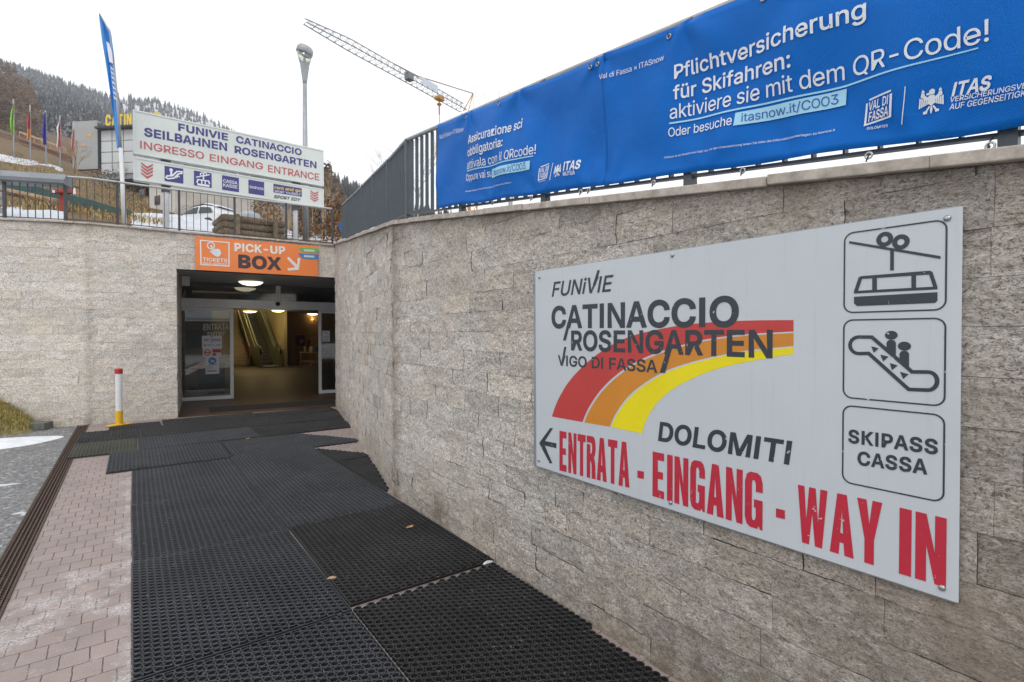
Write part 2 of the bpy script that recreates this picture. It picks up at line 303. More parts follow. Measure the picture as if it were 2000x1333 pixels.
# ------------------------------------------------------------------ text and flat shapes on planes
# glyph outlines of a plain grotesque: character code -> advance width, then one list of x, y pairs per contour (1/1000 units)
GLYPH = {
 32: [188],
 33: [196, [67, 160, 63, 509, 132, 509, 128, 160], [98, -4, 81, -1, 66, 9, 56, 24, 52, 41, 56, 58, 66, 73, 81, 83, 98, 86, 116, 83, 130, 73, 140, 58, 143, 41, 140, 24, 130, 9, 116, -1]],
 45: [453, [337, 244, 337, 188, 114, 188, 114, 244]],
 46: [188, [95, -4, 78, -1, 63, 9, 53, 24, 50, 41, 53, 59, 63, 73, 78, 83, 95, 87, 113, 83, 128, 73, 138, 59, 141, 41, 138, 24, 128, 9, 113, -1]],
 47: [249, [235, 533, 71, -76, 14, -76, 178, 533]],
 49: [453, [76, 0, 76, 55, 391, 55, 391, 0], [276, 509, 276, 0, 212, 0, 212, 448, 209, 448, 86, 358, 86, 427, 198, 509]],
 50: [453, [64, 0, 64, 47, 234, 229, 282, 282, 299, 305, 311, 327, 318, 348, 320, 371, 317, 397, 308, 419, 293, 436, 273, 449, 250, 457, 224, 460, 196, 457, 172, 447, 153, 433, 139, 413, 130, 390, 127, 362, 66, 362, 68, 391, 75, 418, 86, 442, 111, 473, 143, 496, 168, 507, 196, 513, 225, 516, 254, 513, 281, 507, 306, 497, 337, 474, 361, 445, 376, 411, 381, 372, 378, 345, 371, 318, 357, 290, 336, 259, 267, 180, 153, 60, 153, 57, 389, 57, 389, 0]],
 51: [453, [218, -7, 188, -5, 159, 1, 133, 10, 98, 30, 70, 57, 52, 91, 44, 132, 109, 132, 115, 107, 126, 87, 144, 71, 165, 59, 191, 52, 219, 50, 248, 53, 275, 61, 297, 74, 315, 93, 325, 116, 329, 145, 326, 172, 316, 196, 299, 217, 275, 234, 242, 244, 201, 248, 157, 248, 157, 299, 288, 448, 288, 452, 70, 452, 70, 509, 372, 509, 372, 461, 211, 278, 211, 289, 247, 290, 279, 286, 308, 276, 333, 262, 354, 244, 371, 222, 383, 198, 391, 173, 393, 145, 390, 116, 383, 90, 370, 66, 354, 45, 333, 27, 309, 12, 281, 2, 251, -5]],
 52: [453, [40, 105, 40, 158, 247, 509, 311, 509, 109, 166, 109, 163, 413, 163, 413, 105], [282, 0, 282, 121, 282, 146, 282, 318, 343, 318, 343, 0]],
 53: [453, [221, -7, 192, -5, 165, 1, 140, 11, 108, 32, 83, 60, 66, 93, 60, 130, 122, 130, 127, 108, 138, 89, 154, 73, 173, 60, 196, 52, 221, 50, 250, 53, 276, 64, 298, 82, 314, 104, 324, 131, 328, 162, 324, 193, 314, 221, 297, 244, 275, 262, 248, 273, 218, 277, 192, 275, 167, 268, 145, 258, 128, 246, 67, 253, 96, 509, 366, 509, 366, 452, 151, 452, 134, 301, 136, 301, 155, 315, 178, 325, 203, 331, 229, 334, 263, 330, 294, 321, 321, 306, 345, 285, 364, 260, 379, 231, 388, 199, 391, 163, 388, 132, 381, 102, 369, 76, 352, 52, 332, 32, 309, 15, 282, 3, 253, -4]],
 54: [453, [226, -7, 196, -4, 168, 3, 142, 15, 119, 31, 100, 51, 84, 74, 73, 101, 66, 130, 64, 162, 68, 199, 80, 239, 93, 268, 112, 302, 137, 340, 252, 509, 322, 509, 151, 261, 145, 261, 154, 275, 165, 288, 179, 299, 196, 307, 214, 312, 235, 314, 265, 312, 291, 305, 316, 295, 346, 271, 370, 240, 380, 215, 387, 187, 389, 157, 387, 127, 379, 98, 368, 73, 352, 50, 333, 30, 310, 14, 284, 3, 257, -4], [226, 48, 254, 52, 279, 63, 299, 79, 314, 101, 324, 128, 327, 157, 324, 187, 314, 213, 299, 235, 279, 251, 254, 262, 226, 265, 198, 262, 174, 252, 153, 235, 138, 214, 128, 188, 125, 158, 128, 128, 138, 102, 153, 79, 174, 63, 198, 52]],
 55: [453, [97, 0, 323, 448, 323, 452, 62, 452, 62, 509, 391, 509, 391, 449, 165, 0]],
 56: [453, [226, -7, 193, -5, 163, 1, 136, 11, 101, 33, 74, 62, 57, 96, 52, 135, 55, 166, 65, 195, 81, 220, 101, 241, 125, 256, 153, 265, 153, 267, 119, 282, 93, 308, 76, 342, 70, 380, 75, 417, 90, 450, 114, 477, 146, 498, 170, 508, 197, 514, 226, 516, 255, 514, 282, 508, 306, 498, 337, 477, 361, 450, 377, 417, 382, 380, 376, 342, 359, 308, 333, 282, 300, 267, 300, 265, 327, 256, 351, 241, 372, 220, 387, 195, 397, 166, 401, 135, 395, 96, 378, 62, 352, 33, 317, 11, 289, 1, 259, -5], [226, 49, 258, 52, 285, 60, 307, 74, 323, 91, 333, 113, 337, 139, 333, 165, 322, 189, 305, 208, 283, 223, 256, 232, 226, 235, 196, 232, 169, 223, 147, 208, 130, 189, 119, 165, 115, 139, 119, 113, 129, 91, 145, 74, 167, 60, 195, 52], [226, 290, 252, 292, 274, 300, 293, 313, 307, 330, 316, 351, 319, 376, 316, 399, 308, 420, 294, 437, 275, 449, 252, 457, 226, 460, 200, 457, 177, 449, 159, 437, 145, 420, 136, 399, 133, 376, 136, 351, 145, 330, 159, 313, 178, 300, 201, 292]],
 57: [453, [226, 516, 256, 513, 285, 506, 310, 494, 333, 478, 352, 458, 368, 434, 380, 408, 387, 378, 389, 347, 385, 309, 373, 270, 359, 240, 340, 207, 315, 168, 200, 0, 130, 0, 301, 248, 307, 248, 299, 234, 287, 221, 273, 210, 257, 202, 238, 196, 218, 195, 188, 197, 161, 203, 137, 214, 106, 237, 83, 269, 72, 294, 66, 321, 64, 352, 66, 382, 73, 411, 85, 436, 101, 459, 120, 479, 143, 494, 168, 506, 196, 513], [226, 460, 199, 457, 174, 446, 154, 429, 138, 407, 129, 381, 125, 352, 129, 322, 138, 295, 154, 274, 174, 257, 199, 247, 226, 243, 254, 247, 279, 257, 299, 273, 314, 295, 324, 321, 327, 350, 324, 381, 314, 407, 299, 429, 279, 446, 254, 457]],
 58: [188, [95, -4, 78, -1, 63, 9, 53, 24, 50, 41, 53, 59, 63, 73, 78, 83, 95, 87, 113, 83, 128, 73, 138, 59, 141, 41, 138, 24, 128, 9, 113, -1], [95, 271, 78, 274, 63, 284, 53, 299, 50, 316, 53, 334, 63, 349, 78, 359, 95, 362, 113, 359, 128, 349, 138, 334, 141, 316, 138, 299, 128, 284, 113, 274]],
 65: [460, [10, 0, 190, 509, 270, 509, 450, 0, 382, 0, 337, 132, 123, 132, 78, 0], [143, 192, 317, 192, 230, 440]],
 66: [456, [60, 0, 60, 509, 241, 509, 274, 507, 304, 501, 329, 491, 359, 469, 381, 442, 394, 410, 398, 374, 395, 344, 387, 320, 373, 301, 356, 286, 336, 275, 315, 267, 315, 262, 339, 257, 363, 245, 385, 227, 402, 203, 414, 173, 418, 136, 413, 100, 400, 67, 377, 39, 344, 18, 317, 8, 284, 2, 247, 0], [125, 57, 245, 57, 281, 60, 309, 67, 330, 80, 349, 105, 355, 137, 352, 161, 342, 184, 327, 203, 306, 218, 279, 228, 248, 231, 125, 231], [125, 285, 238, 285, 265, 288, 288, 296, 308, 309, 323, 326, 333, 348, 336, 372, 330, 403, 313, 429, 283, 446, 240, 452, 125, 452]],
 67: [510, [267, -7, 225, -3, 186, 7, 150, 25, 119, 49, 92, 79, 70, 115, 53, 157, 44, 203, 40, 254, 44, 305, 53, 352, 70, 393, 92, 429, 119, 459, 150, 484, 186, 501, 225, 512, 267, 516, 305, 513, 340, 504, 373, 490, 402, 471, 427, 447, 448, 418, 463, 385, 473, 348, 408, 348, 401, 373, 389, 395, 375, 413, 357, 428, 337, 440, 315, 449, 292, 454, 267, 456, 237, 453, 209, 445, 184, 432, 161, 414, 141, 391, 125, 364, 113, 332, 106, 295, 103, 254, 106, 213, 113, 177, 125, 145, 141, 117, 161, 94, 184, 76, 210, 63, 237, 56, 267, 53, 292, 55, 315, 60, 337, 69, 357, 81, 375, 96, 389, 114, 401, 136, 408, 160, 473, 160, 463, 124, 448, 91, 428, 62, 402, 38, 373, 19, 341, 5, 305, -4]],
 68: [502, [219, 0, 96, 0, 96, 57, 215, 57, 254, 60, 288, 68, 318, 81, 343, 99, 363, 122, 379, 149, 390, 181, 397, 216, 399, 255, 397, 294, 390, 329, 379, 361, 364, 388, 344, 410, 320, 428, 291, 441, 258, 449, 221, 452, 93, 452, 93, 509, 225, 509, 273, 505, 315, 495, 353, 478, 385, 455, 412, 426, 433, 391, 449, 351, 458, 306, 462, 255, 458, 205, 449, 159, 433, 119, 411, 83, 384, 54, 351, 31, 312, 14, 268, 3], [125, 509, 125, 0, 60, 0, 60, 509]],
 69: [419, [60, 0, 60, 509, 372, 509, 372, 452, 125, 452, 125, 286, 355, 286, 355, 229, 125, 229, 125, 57, 375, 57, 375, 0]],
 70: [410, [60, 0, 60, 509, 369, 509, 369, 452, 125, 452, 125, 278, 346, 278, 346, 221, 125, 221, 125, 0]],
 71: [520, [269, -7, 225, -3, 185, 7, 149, 25, 118, 49, 91, 79, 69, 116, 53, 157, 43, 203, 40, 254, 43, 305, 53, 352, 69, 393, 91, 429, 117, 459, 149, 484, 184, 501, 223, 512, 265, 516, 304, 513, 340, 504, 374, 489, 403, 469, 429, 445, 449, 416, 465, 384, 474, 349, 408, 349, 399, 372, 387, 393, 373, 411, 356, 427, 337, 439, 315, 448, 291, 454, 265, 456, 236, 453, 209, 445, 183, 432, 160, 414, 141, 392, 125, 364, 113, 332, 106, 295, 103, 254, 106, 213, 113, 177, 125, 145, 141, 117, 161, 95, 184, 76, 210, 63, 238, 56, 269, 53, 309, 57, 345, 71, 374, 93, 396, 123, 407, 147, 413, 173, 415, 202, 434, 199, 283, 199, 283, 256, 478, 256, 478, 200, 475, 160, 466, 124, 451, 91, 431, 62, 406, 38, 377, 19, 344, 5, 308, -4]],
 72: [517, [60, 0, 60, 509, 125, 509, 125, 289, 392, 289, 392, 509, 457, 509, 457, 0, 392, 0, 392, 232, 125, 232, 125, 0]],
 73: [186, [60, 0, 60, 509, 126, 509, 126, 0]],
 74: [396, [185, -7, 143, -2, 106, 11, 75, 33, 52, 63, 38, 100, 33, 145, 33, 173, 98, 173, 98, 145, 104, 104, 122, 74, 149, 56, 185, 50, 220, 56, 248, 74, 266, 104, 272, 145, 272, 509, 336, 509, 336, 145, 332, 100, 318, 63, 294, 33, 263, 11, 227, -2]],
 75: [467, [104, 145, 104, 216, 139, 261, 174, 303, 212, 344, 364, 509, 448, 509, 231, 276, 228, 276], [60, 0, 60, 509, 125, 509, 125, 334, 124, 225, 125, 193, 125, 0], [372, 0, 188, 259, 228, 309, 449, 0]],
 76: [393, [60, 0, 60, 509, 125, 509, 125, 57, 361, 57, 361, 0]],
 77: [620, [60, 0, 60, 509, 150, 509, 310, 110, 470, 509, 560, 509, 560, 0, 496, 0, 496, 370, 345, 0, 275, 0, 124, 370, 124, 0]],
 78: [520, [60, 0, 60, 509, 132, 509, 396, 110, 396, 509, 460, 509, 460, 0, 388, 0, 124, 400, 124, 0]],
 79: [533, [267, -7, 225, -3, 186, 7, 150, 25, 119, 49, 92, 79, 70, 115, 53, 157, 44, 203, 40, 254, 44, 305, 53, 352, 70, 393, 92, 429, 119, 459, 150, 484, 186, 501, 225, 512, 267, 516, 309, 512, 348, 501, 384, 484, 415, 459, 442, 429, 464, 393, 480, 352, 490, 305, 493, 254, 490, 203, 480, 157, 464, 115, 442, 79, 415, 49, 384, 25, 348, 7, 309, -3], [267, 53, 296, 55, 324, 63, 349, 76, 372, 94, 392, 116, 408, 144, 420, 176, 428, 213, 430, 254, 428, 295, 420, 332, 408, 365, 392, 392, 372, 415, 349, 433, 324, 446, 296, 453, 267, 456, 237, 453, 210, 445, 184, 433, 161, 415, 142, 392, 125, 364, 113, 332, 106, 295, 103, 254, 106, 213, 113, 176, 125, 144, 142, 117, 161, 94, 184, 76, 210, 63, 237, 55]],
 80: [445, [60, 0, 60, 509, 235, 509, 272, 506, 305, 499, 332, 487, 356, 471, 375, 452, 390, 430, 400, 404, 407, 377, 409, 348, 407, 318, 400, 291, 390, 265, 375, 243, 356, 223, 332, 207, 305, 195, 272, 188, 235, 186, 109, 186, 109, 242, 233, 242, 269, 246, 297, 256, 318, 272, 333, 294, 342, 319, 344, 348, 342, 376, 333, 402, 318, 423, 297, 439, 268, 449, 232, 452, 125, 452, 125, 0]],
 81: [533, [348, 6, 384, 24, 404, 40, 472, -48, 401, -48, 356, 8], [267, -7, 225, -3, 186, 7, 150, 25, 119, 49, 92, 79, 70, 115, 53, 157, 44, 203, 40, 254, 44, 305, 53, 352, 70, 393, 92, 429, 119, 459, 150, 484, 186, 501, 225, 512, 267, 516, 309, 512, 348, 501, 384, 484, 415, 459, 442, 429, 464, 393, 480, 352, 490, 305, 493, 254, 490, 203, 480, 157, 464, 115, 442, 79, 415, 49, 384, 25, 348, 7, 309, -3], [267, 53, 296, 55, 324, 63, 349, 76, 372, 94, 392, 116, 408, 144, 420, 176, 428, 213, 430, 254, 428, 295, 420, 332, 408, 365, 392, 392, 372, 415, 349, 433, 324, 446, 296, 453, 267, 456, 237, 453, 210, 445, 184, 433, 161, 415, 142, 392, 125, 364, 113, 332, 106, 295, 103, 254, 106, 213, 113, 176, 125, 144, 142, 117, 161, 94, 184, 76, 210, 63, 237, 55]],
 82: [449, [60, 0, 60, 509, 236, 509, 273, 506, 305, 500, 333, 489, 367, 465, 390, 433, 401, 408, 407, 381, 409, 352, 407, 323, 401, 296, 390, 271, 367, 240, 333, 217, 305, 206, 273, 200, 236, 198, 96, 198, 96, 255, 234, 255, 269, 258, 298, 267, 319, 281, 334, 300, 342, 324, 345, 352, 342, 380, 334, 405, 319, 425, 298, 440, 269, 449, 233, 452, 125, 452, 125, 0], [353, 0, 230, 229, 303, 229, 428, 0]],
 83: [447, [224, -9, 188, -7, 156, -1, 128, 9, 102, 23, 81, 40, 64, 60, 51, 83, 42, 109, 38, 137, 104, 137, 110, 110, 123, 88, 142, 71, 166, 59, 194, 52, 224, 49, 257, 52, 286, 60, 311, 74, 329, 92, 341, 114, 346, 139, 342, 161, 332, 179, 316, 193, 296, 205, 245, 222, 184, 239, 145, 253, 112, 269, 86, 289, 67, 313, 56, 341, 52, 372, 58, 413, 75, 448, 92, 468, 113, 484, 138, 498, 165, 508, 195, 514, 227, 516, 259, 514, 289, 508, 316, 498, 351, 476, 377, 449, 394, 415, 401, 378, 337, 378, 326, 412, 302, 437, 280, 449, 254, 456, 225, 459, 194, 456, 167, 448, 145, 435, 129, 418, 118, 398, 115, 376, 119, 352, 131, 334, 148, 319, 169, 308, 212, 293, 264, 279, 312, 264, 336, 252, 359, 238, 379, 220, 395, 198, 405, 171, 408, 139, 403, 99, 386, 64, 370, 43, 349, 25, 323, 11, 294, 0, 261, -7]],
 84: [449, [32, 452, 32, 509, 417, 509, 417, 452, 257, 452, 257, 0, 193, 0, 193, 452]],
 85: [517, [259, -8, 220, -6, 186, 2, 154, 15, 126, 33, 103, 55, 85, 80, 71, 108, 63, 140, 60, 173, 60, 509, 124, 509, 124, 178, 128, 144, 141, 113, 160, 87, 187, 68, 220, 56, 259, 52, 298, 56, 331, 68, 357, 87, 377, 113, 389, 144, 393, 178, 393, 509, 457, 509, 457, 173, 454, 140, 446, 108, 433, 80, 414, 55, 391, 33, 363, 15, 332, 2, 297, -6]],
 86: [460, [10, 509, 80, 509, 230, 88, 380, 509, 450, 509, 268, 0, 192, 0]],
 87: [640, [10, 509, 78, 509, 180, 110, 288, 509, 352, 509, 460, 110, 562, 509, 630, 509, 498, 0, 426, 0, 320, 392, 214, 0, 142, 0]],
 88: [464, [14, 0, 190, 262, 24, 509, 100, 509, 232, 312, 364, 509, 440, 509, 274, 262, 450, 0, 374, 0, 232, 208, 90, 0]],
 89: [444, [8, 509, 84, 509, 222, 282, 360, 509, 436, 509, 255, 215, 255, 0, 189, 0, 189, 215]],
 90: [438, [42, 0, 42, 46, 273, 385, 306, 431, 341, 476, 348, 454, 285, 452, 223, 452, 40, 452, 40, 509, 397, 509, 397, 462, 169, 129, 134, 81, 97, 33, 90, 54, 152, 57, 214, 57, 399, 57, 399, 0]],
 97: [389, [160, -9, 126, -5, 94, 5, 68, 22, 48, 45, 35, 73, 30, 108, 34, 138, 43, 161, 58, 179, 78, 193, 100, 203, 125, 211, 178, 220, 234, 227, 252, 230, 265, 235, 273, 243, 276, 255, 276, 257, 273, 279, 267, 297, 256, 311, 240, 322, 220, 329, 196, 331, 171, 329, 149, 322, 132, 313, 118, 301, 107, 288, 100, 274, 41, 291, 57, 322, 79, 346, 104, 364, 133, 375, 163, 382, 194, 384, 239, 379, 263, 372, 286, 360, 306, 343, 322, 320, 333, 290, 337, 251, 337, 0, 277, 0, 277, 52, 272, 52, 252, 25, 236, 12, 215, 1, 190, -6], [170, 45, 202, 49, 228, 59, 248, 74, 263, 93, 272, 115, 276, 138, 276, 190, 259, 182, 231, 176, 200, 171, 175, 168, 134, 159, 117, 150, 103, 139, 95, 124, 92, 105, 94, 87, 102, 72, 114, 61, 130, 52, 149, 47]],
 98: [424, [229, -8, 198, -5, 172, 4, 153, 17, 138, 31, 118, 59, 112, 59, 112, 0, 53, 0, 53, 509, 114, 509, 114, 319, 118, 319, 137, 346, 152, 360, 171, 373, 197, 381, 229, 384, 259, 382, 287, 374, 313, 361, 335, 342, 354, 320, 370, 293, 381, 261, 388, 227, 390, 189, 388, 151, 381, 116, 370, 84, 355, 57, 336, 34, 313, 16, 288, 3, 260, -6], [220, 47, 253, 51, 279, 66, 301, 88, 316, 117, 325, 151, 328, 189, 325, 227, 316, 261, 301, 290, 280, 311, 253, 325, 220, 330, 188, 325, 161, 312, 140, 291, 125, 263, 116, 229, 113, 189, 116, 150, 125, 115, 140, 86, 162, 65, 188, 51]],
 99: [396, [207, -8, 174, -5, 144, 3, 117, 16, 93, 35, 72, 58, 56, 85, 44, 116, 37, 150, 34, 187, 37, 225, 44, 260, 56, 291, 72, 318, 93, 341, 117, 360, 144, 374, 174, 382, 207, 384, 234, 383, 260, 377, 284, 368, 305, 356, 324, 341, 340, 322, 353, 301, 362, 277, 303, 262, 290, 289, 270, 311, 242, 325, 207, 330, 173, 325, 145, 310, 124, 287, 108, 258, 99, 224, 96, 187, 99, 151, 108, 117, 124, 89, 145, 66, 173, 51, 207, 46, 243, 52, 271, 66, 292, 89, 304, 117, 363, 102, 354, 78, 341, 56, 325, 37, 306, 21, 285, 9, 261, -1, 235, -6]],
 100: [424, [195, -8, 165, -6, 137, 3, 111, 16, 89, 34, 70, 57, 55, 84, 43, 116, 36, 151, 34, 189, 36, 227, 43, 261, 55, 293, 70, 320, 89, 342, 112, 361, 137, 374, 165, 382, 196, 384, 228, 381, 253, 373, 272, 360, 287, 346, 306, 319, 311, 319, 311, 509, 372, 509, 372, 0, 313, 0, 313, 59, 307, 59, 287, 31, 272, 17, 252, 4, 227, -5], [205, 47, 236, 51, 263, 65, 284, 86, 299, 115, 309, 150, 312, 189, 309, 229, 300, 263, 284, 291, 263, 312, 237, 325, 205, 330, 172, 325, 145, 311, 124, 290, 108, 261, 99, 227, 96, 189, 99, 151, 109, 117, 124, 88, 145, 66, 172, 51]],
 101: [404, [212, -8, 177, -5, 145, 3, 117, 16, 92, 35, 72, 58, 56, 85, 44, 116, 37, 150, 34, 187, 36, 224, 44, 258, 55, 290, 71, 317, 91, 340, 115, 359, 142, 373, 172, 382, 205, 384, 236, 382, 266, 374, 294, 361, 319, 341, 341, 315, 357, 282, 365, 256, 370, 227, 371, 194, 371, 169, 75, 169, 75, 221, 338, 221, 310, 202, 307, 237, 298, 269, 283, 294, 263, 314, 237, 326, 205, 330, 173, 326, 146, 313, 125, 294, 109, 270, 99, 241, 96, 211, 96, 178, 100, 139, 110, 106, 128, 80, 151, 61, 179, 50, 212, 46, 234, 48, 254, 53, 271, 61, 285, 73, 297, 88, 306, 105, 365, 91, 353, 63, 335, 39, 311, 19, 283, 4, 249, -5]],
 102: [254, [228, 379, 228, 327, 6, 327, 6, 379], [81, 0, 81, 432, 84, 461, 96, 486, 113, 505, 135, 519, 161, 527, 187, 530, 222, 527, 243, 521, 227, 468, 215, 472, 195, 474, 171, 470, 154, 460, 145, 443, 142, 419, 142, 0]],
 103: [425, [207, -151, 168, -148, 134, -140, 105, -127, 82, -110, 64, -91, 51, -69, 101, -41, 122, -66, 136, -78, 154, -88, 178, -95, 207, -97, 249, -92, 282, -75, 304, -47, 311, -6, 311, 68, 306, 68, 287, 41, 272, 28, 252, 16, 227, 8, 195, 5, 165, 7, 138, 14, 113, 27, 90, 43, 71, 65, 55, 90, 43, 120, 36, 154, 34, 191, 36, 229, 43, 263, 55, 293, 71, 320, 90, 342, 112, 361, 138, 374, 166, 382, 196, 384, 228, 382, 253, 373, 273, 360, 288, 346, 308, 319, 313, 319, 313, 379, 372, 379, 372, -9, 370, -40, 363, -67, 350, -90, 324, -117, 291, -136, 265, -144, 237, -149], [205, 59, 237, 63, 264, 75, 285, 95, 300, 121, 309, 154, 312, 193, 309, 231, 300, 264, 285, 291, 264, 312, 237, 325, 205, 330, 172, 325, 145, 312, 124, 290, 109, 262, 99, 229, 96, 193, 99, 155, 109, 123, 124, 96, 145, 76, 172, 63]],
 104: [410, [114, 227, 114, 0, 53, 0, 53, 509, 114, 509, 114, 287, 102, 287, 116, 319, 132, 344, 152, 362, 187, 379, 227, 384, 264, 380, 295, 369, 321, 349, 341, 321, 350, 298, 355, 271, 357, 240, 357, 0, 296, 0, 296, 235, 290, 275, 273, 304, 246, 323, 210, 329, 184, 326, 161, 317, 141, 303, 126, 283, 117, 257]],
 105: [167, [53, 0, 53, 379, 114, 379, 114, 0], [84, 443, 67, 446, 54, 455, 44, 468, 41, 483, 44, 499, 54, 512, 67, 521, 84, 524, 100, 521, 114, 512, 123, 499, 126, 483, 123, 468, 114, 455, 100, 446]],
 106: [167, [53, 379, 114, 379, 114, -30, 111, -63, 102, -90, 86, -113, 65, -129, 37, -139, 4, -143, -10, -143, -10, -87, 2, -87, 25, -83, 40, -72, 50, -54, 53, -29], [83, 443, 67, 446, 53, 455, 44, 468, 41, 483, 44, 499, 53, 512, 67, 521, 83, 524, 100, 521, 114, 512, 123, 499, 126, 483, 123, 468, 114, 455, 100, 446]],
 107: [381, [110, 137, 110, 212, 121, 212, 284, 379, 360, 379, 184, 199, 177, 199], [53, 0, 53, 509, 114, 509, 114, 0], [294, 0, 148, 186, 191, 229, 372, 0]],
 108: [189, [139, -2, 101, 3, 74, 20, 58, 47, 53, 84, 53, 509, 114, 509, 114, 99, 115, 77, 120, 62, 130, 54, 146, 52, 160, 53, 170, 54, 181, 3, 162, -1]],
 109: [610, [53, 0, 53, 379, 112, 379, 112, 295, 108, 295, 118, 323, 132, 346, 151, 363, 172, 376, 195, 384, 219, 386, 257, 380, 287, 361, 309, 331, 321, 295, 312, 295, 322, 321, 337, 343, 357, 361, 381, 375, 407, 383, 437, 386, 468, 383, 497, 372, 522, 354, 541, 328, 553, 296, 557, 255, 557, 0, 496, 0, 496, 254, 490, 289, 473, 313, 447, 326, 419, 330, 395, 328, 374, 320, 358, 307, 345, 290, 338, 270, 335, 247, 335, 0, 274, 0, 274, 260, 269, 288, 253, 311, 229, 326, 199, 330, 178, 328, 158, 320, 140, 307, 126, 289, 117, 266, 114, 238, 114, 0]],
 110: [410, [114, 227, 114, 0, 53, 0, 53, 379, 112, 379, 112, 287, 102, 287, 116, 319, 132, 344, 152, 362, 187, 379, 227, 384, 264, 380, 295, 369, 321, 349, 341, 321, 350, 298, 355, 271, 357, 240, 357, 0, 296, 0, 296, 235, 290, 275, 273, 304, 246, 323, 210, 329, 184, 326, 161, 317, 141, 303, 126, 283, 117, 257]],
 111: [415, [207, -8, 174, -5, 144, 3, 117, 16, 93, 35, 72, 58, 56, 85, 44, 116, 37, 150, 34, 187, 37, 225, 44, 260, 56, 291, 72, 318, 93, 341, 117, 360, 144, 374, 174, 382, 207, 384, 241, 382, 271, 374, 299, 360, 323, 341, 343, 318, 359, 291, 371, 260, 379, 225, 381, 187, 379, 150, 371, 116, 359, 85, 343, 58, 323, 35, 299, 16, 271, 3, 241, -5], [207, 46, 242, 51, 270, 66, 292, 89, 307, 117, 316, 151, 319, 187, 316, 224, 307, 258, 292, 287, 270, 310, 242, 325, 207, 330, 173, 325, 145, 310, 124, 287, 108, 258, 99, 224, 96, 187, 99, 151, 108, 117, 124, 89, 145, 66, 173, 51]],
 112: [424, [53, -143, 53, 379, 112, 379, 112, 319, 118, 319, 137, 346, 152, 360, 171, 373, 197, 381, 229, 384, 259, 382, 287, 374, 313, 361, 335, 342, 354, 320, 370, 293, 381, 261, 388, 227, 390, 189, 388, 151, 381, 116, 370, 84, 355, 57, 336, 34, 313, 16, 288, 3, 260, -6, 229, -8, 198, -5, 173, 4, 153, 17, 138, 31, 118, 59, 114, 59, 114, -143], [220, 47, 253, 51, 279, 66, 301, 88, 316, 117, 325, 151, 328, 189, 325, 227, 316, 261, 301, 290, 280, 311, 253, 325, 220, 330, 188, 325, 161, 312, 140, 291, 125, 263, 116, 229, 113, 189, 116, 150, 125, 115, 140, 86, 162, 65, 188, 51]],
 113: [424, [372, -143, 311, -143, 311, 59, 306, 59, 287, 31, 272, 17, 252, 4, 227, -5, 195, -8, 165, -6, 137, 3, 111, 16, 89, 34, 70, 57, 55, 84, 43, 116, 36, 151, 34, 189, 36, 227, 43, 261, 55, 293, 70, 320, 89, 342, 112, 361, 137, 374, 165, 382, 196, 384, 228, 381, 253, 373, 272, 360, 287, 346, 307, 319, 313, 319, 313, 379, 372, 379], [205, 47, 236, 51, 263, 65, 284, 86, 299, 115, 309, 150, 312, 189, 309, 229, 300, 263, 284, 291, 263, 312, 237, 325, 205, 330, 172, 325, 145, 311, 124, 290, 108, 261, 99, 227, 96, 189, 99, 151, 109, 117, 124, 88, 145, 66, 172, 51]],
 114: [259, [53, 0, 53, 379, 112, 379, 112, 321, 115, 321, 130, 347, 152, 367, 181, 380, 213, 385, 229, 384, 243, 384, 243, 322, 230, 324, 207, 326, 182, 323, 159, 315, 140, 301, 126, 284, 117, 262, 114, 237, 114, 0]],
 115: [365, [182, -8, 145, -5, 112, 3, 84, 18, 62, 38, 45, 63, 36, 94, 94, 107, 105, 79, 124, 60, 150, 49, 181, 45, 217, 50, 244, 62, 262, 81, 268, 103, 265, 121, 254, 136, 237, 147, 212, 155, 149, 170, 118, 180, 92, 192, 72, 208, 53, 237, 47, 274, 51, 305, 65, 332, 87, 354, 115, 370, 149, 381, 187, 384, 223, 381, 254, 372, 279, 358, 299, 339, 314, 316, 324, 290, 268, 277, 258, 298, 243, 316, 219, 328, 187, 333, 156, 329, 131, 317, 114, 299, 109, 277, 112, 258, 124, 243, 144, 232, 172, 223, 229, 209, 261, 200, 287, 187, 306, 171, 325, 142, 331, 107, 326, 75, 312, 47, 290, 24, 260, 6, 223, -5]],
 116: [227, [204, 379, 204, 327, 6, 327, 6, 379], [65, 471, 126, 471, 126, 98, 128, 76, 136, 61, 150, 53, 170, 50, 185, 51, 202, 54, 213, 2, 192, -3, 168, -4, 138, -1, 113, 7, 92, 21, 72, 52, 65, 93]],
 117: [410, [182, -5, 146, -1, 115, 11, 89, 31, 69, 59, 60, 82, 54, 109, 53, 139, 53, 379, 114, 379, 114, 144, 119, 105, 137, 75, 164, 56, 200, 50, 226, 53, 249, 62, 268, 77, 283, 97, 293, 122, 296, 153, 296, 379, 357, 379, 357, 0, 298, 0, 298, 92, 307, 92, 294, 60, 277, 35, 257, 17, 222, 0]],
 118: [389, [163, 0, 17, 379, 84, 379, 165, 155, 187, 87, 206, 21, 184, 21, 203, 87, 224, 155, 305, 379, 371, 379, 226, 0]],
 119: [567, [138, 0, 23, 379, 87, 379, 133, 214, 154, 137, 175, 41, 165, 41, 186, 135, 206, 214, 252, 379, 316, 379, 362, 214, 382, 136, 402, 41, 391, 41, 413, 135, 434, 214, 480, 379, 545, 379, 429, 0, 368, 0, 319, 172, 305, 225, 291, 280, 277, 338, 291, 338, 277, 280, 263, 225, 248, 172, 199, 0]],
 120: [379, [21, 0, 171, 218, 171, 171, 29, 379, 100, 379, 147, 306, 179, 253, 207, 206, 175, 206, 202, 253, 233, 306, 282, 379, 352, 379, 209, 169, 209, 214, 358, 0, 287, 0, 231, 85, 200, 136, 173, 182, 205, 182, 178, 136, 148, 85, 91, 0]],
